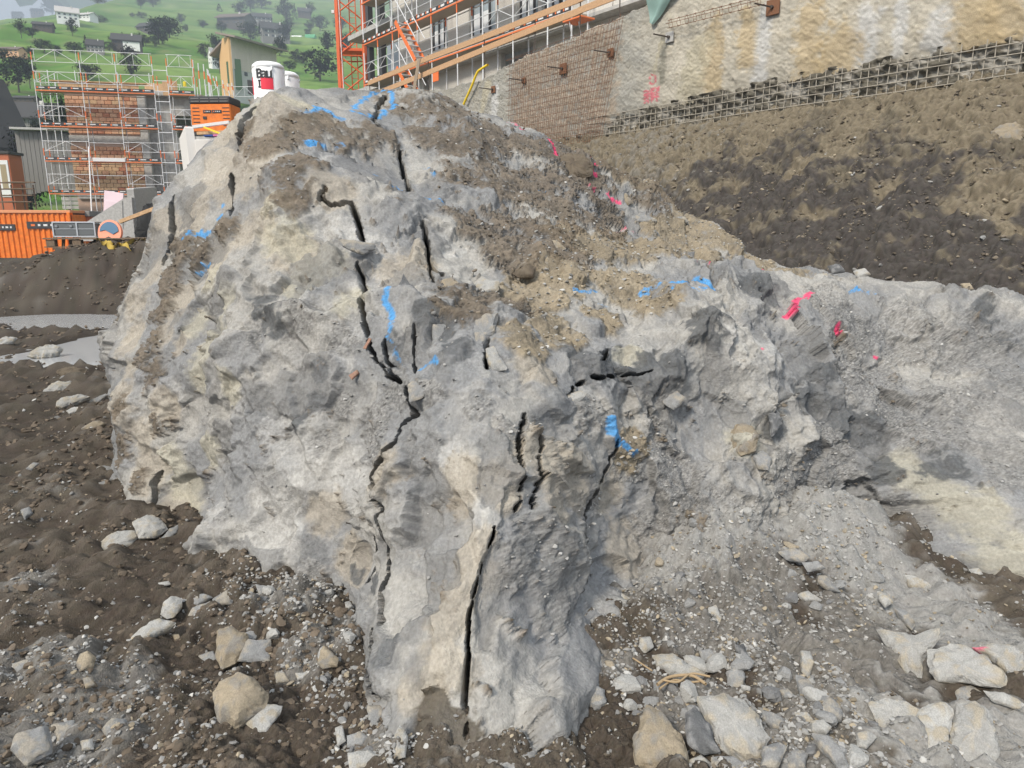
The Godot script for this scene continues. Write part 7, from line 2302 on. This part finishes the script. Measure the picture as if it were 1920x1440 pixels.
	tag(tm, "single squared timber leaning up against the boulder's left shoulder", "timber")
	# on the earth heap: pallet, case, disc, straps
	var pl := thing("pallet", "old wooden pallet on top of the earth heap", "pallet", Vector3(-9.654, 1.294, -17))
	for i in 5:
		block("deck_board", Vector3(0, 0.10, -0.45 + i * 0.22), Vector3(2.1, 0.03, 0.16), M.old_wood, pl)
	for i in 4:
		block("foot_block", Vector3(-0.9 + i * 0.6, 0.0, 0.42), Vector3(0.20, 0.15, 0.12), M.old_wood, pl)
		block("foot_block", Vector3(-0.9 + i * 0.6, 0.0, -0.42), Vector3(0.20, 0.15, 0.12), M.old_wood, pl)
	block("bottom_board", Vector3(0, -0.09, 0.42), Vector3(2.1, 0.025, 0.13), M.old_wood, pl)
	for i in 5:
		tag(bar("timber_stake", Vector3(-10.929, 1.328, -17.2) + Vector3(0.07 * i, -0.2, 0.06 * (i % 3)), Vector3(-10.834, 1.748, -17.2) + Vector3(0.07 * i + 0.02 * sin(i * 2.0), -0.03 * (i % 2), 0.06 * (i % 3)), 0.02, M.old_wood, null), "weathered stake in the bundle at the left end of the pallet", "stake", "stakes beside the pallet")
	var fc := thing("flight_case", "dark grey flight case with aluminium edges on the pallet", "case", Vector3(-10.174, 1.441, -17), 0.25)
	block("shell", Vector3(0, 0.16, 0), Vector3(0.84, 0.29, 0.5), M.case_grey, fc)
	for sy in [0.0, 0.32]:
		for sz in [-0.25, 0.25]:
			block("edge_profile", Vector3(0, sy, sz), Vector3(0.88, 0.03, 0.03), M.aluminium, fc)
		for sx in [-0.43, 0.43]:
			block("edge_profile", Vector3(sx, sy, 0), Vector3(0.03, 0.03, 0.5), M.aluminium, fc)
	for sx in [-0.43, 0.06, 0.43]:
		block("edge_profile", Vector3(sx, 0.16, 0.255), Vector3(0.03, 0.3, 0.03), M.aluminium, fc)
	for sx in [-0.36, -0.06, -0.36, -0.06]:
		block("latch", Vector3(sx, 0.23, 0.262), Vector3(0.06, 0.05, 0.02), M.aluminium, fc)
	block("lid_gap", Vector3(0, 0.17, 0.252), Vector3(0.84, 0.012, 0.012), M.aluminium, fc)
	var dc := thing("drum_lid", "round blue and salmon pink lid leaning behind the flight case", "lid", Vector3(-9.363, 1.479, -16.9), -0.1)
	var disc := CylinderMesh.new()
	disc.top_radius = 0.29
	disc.bottom_radius = 0.29
	disc.height = 0.07
	part("disc", disc, M.salmon, dc, Transform3D(Basis(Vector3.RIGHT, PI / 2 - 0.2), Vector3(0, 0.05, 0)))
	var cap := PackedVector2Array()
	for i in 15:
		cap.append(Vector2(cos(PI * i / 14) * 0.23, 0.03 + sin(PI * i / 14) * 0.22))
	cap.append(Vector2(-0.1, 0.06))
	cap.append(Vector2(0.1, -0.04))
	part("blue_field", prism(cap, 0.02), M.disc_blue, dc, Transform3D(Basis(Vector3.RIGHT, -0.2), Vector3(0, 0.05, 0.055)))
	for k in 2:
		var st := thing("lifting_strap", ["yellow lifting strap trailing down the earth heap to the right", "yellow lifting strap folded in a loop on the earth heap"][k], "strap", Vector3.ZERO, 0.0, "yellow straps on the earth heap")
		var path: Array = [[Vector3(-9.549, 1.301, -16.6), Vector3(-9.2, 1.109, -16.2), Vector3(-8.909, 1.021, -16), Vector3(-8.699, 0.932, -15.9), Vector3(-8.473, 0.798, -15.8), Vector3(-8.23, 0.578, -15.6)], [Vector3(-8.376, 1.267, -16.5), Vector3(-8.522, 1.212, -16.3), Vector3(-8.527, 1.045, -16), Vector3(-8.67, 0.946, -15.85), Vector3(-8.833, 0.957, -15.85), Vector3(-9.019, 1.091, -16)]][k]
		var sp := smooth_path(path, 8)
		for i in sp.size():
			sp[i].y = maxf(sp[i].y, ground_at(sp[i].x, sp[i].z) + 0.07)
		var sst := SurfaceTool.new()
		sst.begin(Mesh.PRIMITIVE_TRIANGLES)
		for i in sp.size() - 1:
			var wv := Vector3(0.02, 0.05, 0.035).rotated(Vector3.RIGHT, sin(i * 0.35) * 0.8)
			var wv2 := Vector3(0.02, 0.05, 0.035).rotated(Vector3.RIGHT, sin((i + 1) * 0.35) * 0.8)
			quad(sst, sp[i] - wv, sp[i] + wv, sp[i + 1] + wv2, sp[i + 1] - wv2)
			var dz := Vector3(0, -0.004, -0.008)
			quad(sst, sp[i] - wv + dz, sp[i + 1] - wv2 + dz, sp[i + 1] + wv2 + dz, sp[i] + wv + dz)
		part("webbing", sst.commit(), M.strap_yellow, st)
	# generator on its stand
	var gn := thing("generator", "orange generator with a black louvred top beside the scaffold", "generator", Vector3(-13.41, 5.873, -34), -0.05)
	var gw: float = Vector3(-12.486, 5.873, -34).x - Vector3(-14.308, 5.873, -34).x
	var gh: float = 7.064 - 5.873
	block("housing", Vector3(0, gh / 2, 0), Vector3(gw, gh, 1.1), M.container_orange, gn, 0.0, 0.04)
	block("black_top", Vector3(0, gh + 0.15, 0), Vector3(gw + 0.06, 0.32, 1.16), M.black_paint, gn, 0.0, 0.05)
	for i in 4:
		for j in 2:
			block("top_louvre", Vector3(-gw * 0.36 + i * gw * 0.24, gh + 0.09 + j * 0.12, 0.59), Vector3(gw * 0.2, 0.03, 0.02), M.timber_grey, gn)
	for s in [-0.36, 0.39]:
		for j in 6:
			block("vent_slot", Vector3(gw * s, gh * 0.22 + j * 0.15, 0.556), Vector3(gw * 0.17, 0.035, 0.02), M.black_paint, gn)
	sign_plate(gn, Vector3(-gw * 0.08, gh * 0.72, 0.56), gw * 0.2, 0.13)
	sign_plate(gn, Vector3(gw * 0.16, gh * 0.72, 0.56), gw * 0.24, 0.13)
	block("door_handle", Vector3(-gw * 0.15, gh * 0.5, 0.56), Vector3(0.16, 0.12, 0.04), M.black_paint, gn)
	block("skid", Vector3(0, -0.07, 0), Vector3(gw, 0.14, 1.0), M.black_paint, gn)
	block("stand", Vector3(0, -2.0, 0), Vector3(gw * 0.9, 3.8, 0.9), M.cast_grey, gn)
	# concrete block wall in front of it, block by block
	var bw := thing("block_wall", "white concrete block wall left of the boulder's top", "block wall")
	var o1 := Vector3(-11.512, 4.846, -27)
	var o2 := Vector3(-12.39, 4.852, -28)
	for j in 4:
		for i in 4:
			block("concrete_block", Vector3(o1.x + 0.30 + i * 0.62, o1.y - 0.36 - j * 0.62, -27.3), Vector3(0.60, 0.60, 0.58), M.pale_wall, bw, 0.0, 0.02)
	beam("side_block", Vector3(o1.x - 0.1, o1.y - 1.0, -27.0), Vector3(o2.x, o2.y - 1.3, -28.2), 0.3, 2.9, M.pale_wall, bw)
	for k in 2:
		var bd := beam("light_board", [Vector3(-11.302, 5.146, -26.5), Vector3(-10.96, 4.867, -26)][k], [Vector3(-10.003, 5.307, -26.5), Vector3(-9.841, 4.92, -26)][k], 0.14, 0.10, M.raw_wood if k else M.print_white, null)
		tag(bd, ["pale board lying across in front of the generator", "lower pale board above the block wall"][k], "board", "boards in front of the generator")
	tag(beam("yellow_pole", Vector3(-10.635, 5.052, -25.8), Vector3(-9.632, 4.666, -25.5), 0.05, 0.05, M.plastic_yellow, null), "yellow pole crossing the boards in front of the generator", "pole")
	tag(block("blue_bundle", Vector3(-10.798, 4.907, -26.6), Vector3(0.34, 0.18, 0.3), M.signal_blue, null, 0.2, 0.03), "small blue bundle on the block wall", "bundle")
	tag(block("pink_bundle", Vector3(-10.42, 4.889, -26.6), Vector3(0.4, 0.14, 0.3), M.signal_pink, null, -0.1, 0.03), "small pink bundle on the block wall right of the blue one", "bundle")
	build_silo()


func lathe(prof: Array, n := 28) -> ArrayMesh:   # profile of (radius, height)
	var st := SurfaceTool.new()
	st.begin(Mesh.PRIMITIVE_TRIANGLES)
	st.set_smooth_group(0)
	for i in prof.size() - 1:
		for k in n:
			var a0 := TAU * k / n
			var a1 := TAU * (k + 1) / n
			var p := Vector3(cos(a0) * prof[i].x, prof[i].y, sin(a0) * prof[i].x)
			var q := Vector3(cos(a1) * prof[i].x, prof[i].y, sin(a1) * prof[i].x)
			var r := Vector3(cos(a1) * prof[i + 1].x, prof[i + 1].y, sin(a1) * prof[i + 1].x)
			var s := Vector3(cos(a0) * prof[i + 1].x, prof[i + 1].y, sin(a0) * prof[i + 1].x)
			for v in [p, r, q, p, s, r]:
				st.add_vertex(v)
	st.generate_normals()
	return st.commit()


func build_silo() -> void:
	mat("silo_white", Color(0.80, 0.81, 0.82), 0.4)
	mat("silo_red", Color(0.75, 0.02, 0.05), 0.45)
	var d := 42.0
	var c := Vector3(-13.48, 9.271, -42)
	var r: float = (Vector3(-12.573, 9.963, -42).x - Vector3(-14.285, 9.963, -42).x) / 2
	var top: float = 10.595
	for k in 2:
		var at := Vector3(c.x + k * 0.14, 0, c.z - k * 2.4)
		var t := thing("mortar_silo", ["white mortar silo with black lettering and a red square above the boulder's top", "second white silo just behind the lettered one"][k], "silo", at, 0.0, "mortar silos")
		part("tank", lathe([Vector2(0.0, 0.8), Vector2(r * 0.3, 0.8), Vector2(r, 3.4), Vector2(r, top - 0.42), Vector2(r * 0.985, top - 0.40), Vector2(r * 0.985, top - 0.36), Vector2(r * 1.015, top - 0.34), Vector2(r * 0.99, top - 0.20), Vector2(r * 0.80, top - 0.06), Vector2(r * 0.4, top), Vector2(0.0, top)]), M.silo_white, t)
		for i in 4:
			var a := PI / 4 + i * PI / 2
			bar("leg", Vector3(cos(a) * r * 0.9, 0, sin(a) * r * 0.9), Vector3(cos(a) * r * 0.9, 3.6, sin(a) * r * 0.9), 0.07, M.silo_white, t)
		for i in 6:
			var a := i * PI / 3
			block("lug", Vector3(cos(a) * r, top - 0.45, sin(a) * r), Vector3(0.1, 0.18, 0.1), M.silo_white, t)
		if k == 0:
			# lettering, letter by letter round the tank
			for i in 3:
				var ang: float = [-0.30, 0.02, 0.33][i]
				letter(t, "Bau".substr(i, 1), ang, r, top - 0.72, 0.55)
			letter(t, "I", -0.30, r, top - 1.25, 0.45)
			var sq := PackedVector2Array([Vector2(-0.31, 0), Vector2(0.31, 0), Vector2(0.31, 0.62), Vector2(-0.31, 0.62)])
			for i in 6:
				var a0 := lerpf(-0.12, 0.48, i / 5.0)
				part("red_square_strip", bevel_box(Vector3(0.15, 0.62, 0.02), 0.002), M.silo_red, t, Transform3D(Basis(Vector3.UP, a0), Vector3(sin(a0) * (r + 0.005), top - 1.22, cos(a0) * (r + 0.005))))
			for i in 2:
				var a1 := -1.15 + i * 0.1
				part("red_stripe", bevel_box(Vector3(0.12, 0.9, 0.02), 0.002), M.silo_red, t, Transform3D(Basis(Vector3.UP, a1), Vector3(sin(a1) * (r + 0.005), top - 1.3, cos(a1) * (r + 0.005))))


func letter(t: Node, ch: String, ang: float, r: float, y: float, size: float) -> void:
	var tm := TextMesh.new()
	var f := SystemFont.new()
	f.font_names = PackedStringArray(["Droid Sans"])
	f.font_weight = 700
	tm.font = f
	tm.text = ch
	tm.font_size = 64
	tm.pixel_size = size / 52.0
	tm.depth = 0.02
	part("letter", tm, M.black_paint, t, Transform3D(Basis(Vector3.UP, ang), Vector3(sin(ang) * (r + 0.02), y, cos(ang) * (r + 0.02))))


# ------------------------------------------------------------------ crane tower
func build_crane() -> void:
	mat("crane_orange", Color(0.66, 0.11, 0.02), 0.55)
	var t := thing("crane_tower", "orange lattice tower of a crane behind the boulder's ridge", "crane")
	var d := 44.0
	var p0 := Vector3(-10.079, 9.782, -44)
	var w: float = Vector3(-8.698, 11.51, -44).x - Vector3(-10.143, 11.51, -44).x
	var c := Vector3(p0.x + w / 2, 0, p0.z - w / 2)
	var hw := w / 2
	var turn := Basis(Vector3.UP, 0.12)
	for sx in [-1, 1]:
		for sz in [-1, 1]:
			var o: Vector3 = turn * Vector3(sx * hw, 0, sz * hw)
			beam("leg", c + o, c + o + Vector3(0, 19, 0), 0.17, 0.17, M.crane_orange, t, Vector3.FORWARD)
	var y := 7.0
	var k := 0
	while y < 18.0:
		for side in 4:
			var b := turn * Basis(Vector3.UP, side * PI / 2)
			var a0: Vector3 = c + b * Vector3(-hw, 0, hw)
			var a1: Vector3 = c + b * Vector3(hw, 0, hw)
			if k % 2 == 0:
				bar("brace", a0 + Vector3(0, y, 0), a1 + Vector3(0, y + 1.1, 0), 0.04, M.crane_orange, t)
			else:
				bar("brace", a1 + Vector3(0, y, 0), a0 + Vector3(0, y + 1.1, 0), 0.04, M.crane_orange, t)
			if k % 4 == 0:
				bar("cross_bar", a0 + Vector3(0, y, 0), a1 + Vector3(0, y, 0), 0.035, M.crane_orange, t)
		y += 1.1
		k += 1
	block("platform", c + Vector3(0, 11.739, 0), Vector3(w * 0.95, 0.16, w * 0.95), M.crane_orange, t, 0.12)
	for sx in [-0.18, 0.18]:
		bar("ladder_rail", c + Vector3(sx + 0.1, 0, 0), c + Vector3(sx + 0.1, 19, 0), 0.03, M.crane_orange, t)
	for i in 36:
		bar("ladder_rung", c + Vector3(-0.08, 7.0 + i * 0.3, 0), c + Vector3(0.28, 7.0 + i * 0.3, 0), 0.015, M.crane_orange, t)
	bar("cable", c + Vector3(-0.35, 5, hw + 0.1), c + Vector3(-0.55, 19, hw + 0.1), 0.03, M.galvanised, t)
	block("junction_box", c + Vector3(-hw - 0.12, 13.712, hw), Vector3(0.16, 0.18, 0.14), M.print_white, t)


# ------------------------------------------------------------------ building and scaffold on the terrace
const FB := 6.9     # depth of the facade behind the wall
const SB := 5.6     # depth of the scaffold's outer posts


func fsy(px: Vector2) -> Vector3:
	return wp(px.x, px.y, FB)


func build_right_building() -> void:
	mat("facade", Color(0.80, 0.77, 0.71), 0.9, 0.0, T.fine, 0.7)
	mat("window_glass", Color(0.30, 0.35, 0.38), 0.05)
	M.window_glass.metallic_specular = 0.9
	mat("frame_dark", Color(0.05, 0.05, 0.055), 0.5)
	mat("blind_white", Color(0.72, 0.75, 0.78), 0.5)
	mat("red_wall", Color(0.34, 0.10, 0.06), 0.85)
	var t := thing("apartment_building", "pale new apartment building behind the scaffold above the wall", "building")
	var s_end: float = 30.507
	# wall panels with gaps for the windows, storey by storey
	var win := [[Vector2(26.903, 11.178), Vector2(25.426, 9.612)], [Vector2(23.657, 11.129), Vector2(21.715, 9.571)], [Vector2(20.274, 10.691), Vector2(18.927, 9.34)], [Vector2(18.717, 10.326), Vector2(17.407, 9.116)]]
	var lo: float = 9.054
	var y_low: float = 5.5
	var y_top := 19.0
	# facade body in vertical panels
	var edges := [-4.0, 17.416, 18.709, 18.934, 20.271, 21.711, 23.67, 25.404, 26.933, s_end]
	var solid := [true, false, true, false, true, false, true, false, true]
	var sill: float = 9.762
	var head: float = 10.902 + 0.35
	for i in solid.size():
		var a: float = edges[i]
		var b: float = edges[i + 1]
		if solid[i]:
			var n := maxi(1, int((b - a) / 1.2))
			for j in n:
				var x0 := lerpf(a, b, j / float(n))
				var x1 := lerpf(a, b, (j + 1) / float(n)) - 0.012
				beam("facade_panel", wp((x0 + x1) / 2, lo, FB + 0.006 * (j % 2)), wp((x0 + x1) / 2, y_top, FB + 0.006 * (j % 2)), x1 - x0, 0.25, M.facade, t, WALL_N)
		else:
			beam("sill_panel", wp((a + b) / 2, lo, FB), wp((a + b) / 2, sill, FB), b - a - 0.01, 0.24, M.facade, t, WALL_N)
			beam("spandrel", wp((a + b) / 2, head, FB), wp((a + b) / 2, head + 0.9, FB), b - a - 0.01, 0.24, M.facade, t, WALL_N)
			for storey in 2:
				var y0 := sill + storey * 2.9
				var y1 := head + storey * 2.9
				if storey == 1:
					y0 = head + 0.9
					y1 = y_top
				var w := beam("window", wp((a + b) / 2, y0, FB + 0.14), wp((a + b) / 2, y1, FB + 0.14), b - a - 0.02, 0.03, M.window_glass, t, WALL_N)
				for m in 4:
					var x := lerpf(a + 0.04, b - 0.04, m / 3.0)
					beam("window_frame", wp(x, y0, FB + 0.08), wp(x, y1, FB + 0.08), 0.07, 0.09, M.frame_dark, t, WALL_N)
				beam("window_frame", wp(a, y1 - 0.04, FB + 0.07), wp(b, y1 - 0.04, FB + 0.07), 0.09, 0.08, M.frame_dark, t)
				beam("blind", wp(a + (b - a) * 0.33, (y0 + y1) / 2 - 0.3, FB + 0.115), wp(a + (b - a) * 0.97, (y0 + y1) / 2 - 0.3, FB + 0.115), 0.02, (y1 - y0) * 0.62, M.blind_white, t)
	# recessed base storey
	for e in [[-4.0, 19.967], [22.134, 28.099], [28.617, s_end - 0.2]]:
		beam("base_wall", wp(e[0], (lo + y_low) / 2, FB + 0.6), wp(e[1], (lo + y_low) / 2, FB + 0.6), 0.25, lo - y_low, M.facade, t)
	beam("base_soffit", wp(-4, lo - 0.06, FB + 0.35), wp(s_end, lo - 0.06, FB + 0.35), 1.0, 0.12, M.cast_grey, t)
	# stair hall at the far end: dark columns, red wall, floors
	for k in 4:
		var y := lo + k * 2.9
		beam("floor_slab", wp(s_end - 0.2, y, FB + 1.0), wp(s_end + 5.0, y, FB + 1.0), 2.6, 0.25, M.cast_grey, t)
	for x in [0.4, 2.2, 3.6]:
		beam("column", wp(s_end + x, y_low, FB + 0.4), wp(s_end + x, y_top, FB + 0.4), 0.3, 0.3, M.frame_dark, t, WALL_N)
	beam("red_wall", wp(s_end + 1.6, lo + 2.9, FB + 1.8), wp(s_end + 1.6, y_top, FB + 1.8), 3.4, 0.2, M.red_wall, t, WALL_N)
	beam("stair_glass", wp(s_end + 0.1, lo - 0.5, FB - 0.1), wp(s_end + 0.1, lo + 1.8, FB - 0.1), 1.2, 0.05, M.window_glass, t, WALL_N)
	beam("back_wall", wp(-4, 11, FB + 4.0), wp(s_end + 5, 11, FB + 4.0), 0.3, 12.0, M.cast_grey, t)


func build_right_scaffold() -> void:
	var t := thing("facade_scaffold", "grey and orange scaffold in front of the apartment building above the wall", "scaffold")
	var ss := [31.465, 29.931, 28.398, 27.775, 26.05, 24.852, 22.797, 20.944, 18.954, 16.926, 15.653]
	var dl: float = 8.849
	var du: float = 10.754
	var step := du - dl
	for i in ss.size():
		var s: float = ss[i]
		for row in 2:
			var back := SB + row * 0.75
			bar("post", wp(s, 5.4, back), wp(s, dl - 0.5, back), 0.03, M.galvanised, t)
			bar("post", wp(s, dl - 0.5, back), wp(s, dl + step * 0.8, back), 0.03, M.galvanised, t)
			bar("post_sleeve", wp(s, dl + step * 0.8, back), wp(s, du + 0.25, back), 0.033, M.orange_steel, t)
			bar("post", wp(s, du + 0.25, back), wp(s, du + step * 2.2, back), 0.03, M.galvanised, t)
		if i < ss.size() - 1:
			var e: float = ss[i + 1]
			for k in 4:
				var y := dl + step * k
				beam("deck", wp(s, y, SB + 0.38), wp(e, y, SB + 0.38), 0.72, 0.06, M.deck_wood, t)
				beam("deck_edge", wp(s, y - 0.01, SB - 0.02), wp(e, y - 0.01, SB - 0.02), 0.04, 0.06, M.orange_deck, t)
				bar("ledger", wp(s, y - 0.12, SB + 0.75), wp(e, y - 0.12, SB + 0.75), 0.026, M.galvanised, t)
				if k < 2:
					beam("toe_board", wp(e, y + 0.13, SB - 0.03), wp(s, y + 0.13, SB - 0.03), 0.03, 0.15, M.toe_black, t)
					for j in 3:
						beam("board_print", wp(lerpf(s, e, j / 3.0 + 0.1), y + 0.13, SB - 0.052), wp(lerpf(s, e, j / 3.0 + 0.24), y + 0.13, SB - 0.052), 0.006, 0.09, M.print_white, t)
						beam("board_mark", wp(lerpf(s, e, j / 3.0 + 0.02), y + 0.13, SB - 0.052), wp(lerpf(s, e, j / 3.0 + 0.07), y + 0.13, SB - 0.052), 0.006, 0.09, M.orange_steel, t)
					bar("guard_rail", wp(s, y + 0.55, SB + 0.02), wp(e, y + 0.55, SB + 0.02), 0.018, M.galvanised, t)
					bar("guard_rail", wp(s, y + 1.0, SB + 0.02), wp(e, y + 1.0, SB + 0.02), 0.018, M.galvanised, t)
					if i > 6 or i < 2:
						bar("guard_brace", wp(s, y + 0.55, SB + 0.02), wp((s + e) / 2, y + 1.0, SB + 0.02), 0.015, M.galvanised, t)
						bar("guard_brace", wp((s + e) / 2, y + 1.0, SB + 0.02), wp(e, y + 0.55, SB + 0.02), 0.015, M.galvanised, t)
	# stair flights at the far end
	var st := thing("scaffold_stair", "orange scaffold stair climbing at the far end of the facade scaffold", "stairs")
	var sa: float = 26.438
	var sb: float = 24.75
	for k in 2:
		var y0 := dl - step * k
		for w in [0.0, 0.5]:
			beam("stringer", wp(sb, y0 - 0.1, SB - 0.9 + w), wp(sa, y0 + step - 0.1, SB - 0.9 + w), 0.05, 0.16, M.orange_steel, st)
			bar("handrail", wp(sb, y0 + 0.85, SB - 0.9 + w), wp(sa, y0 + step + 0.85, SB - 0.9 + w), 0.02, M.galvanised, st)
		for j in 7:
			var f := (j + 0.5) / 7.0
			beam("step", wp(lerpf(sb, sa, f), y0 + step * f - 0.05, SB - 0.9), wp(lerpf(sb, sa, f), y0 + step * f - 0.05, SB - 0.4), 0.22, 0.03, M.galvanised, st)
	var bx := block("orange_board", wp(24.072, 8.092, 5.3), Vector3(0.45, 0.45, 0.04), M.orange_steel, null, atan2(WALL_N.x, WALL_N.z))
	tag(bx, "small orange board fixed to the scaffold above the wall", "board")
	var br := thing("scaffold_bracket", "bracketed end platform of the facade scaffold above the rusty mat", "scaffold", wp(14.642, 8.264, 5.0))
	block("platform", Vector3(0, 0.0, 0), Vector3(0.9, 0.05, 0.6), M.orange_deck, br, atan2(WALL_N.x, WALL_N.z))
	for k in 3:
		bar("strut", Vector3(0.3 * (k - 1), -0.03, 0), Vector3(0.3 * (k - 1) + 0.12, -0.55, -0.1), 0.02, M.galvanised, br)
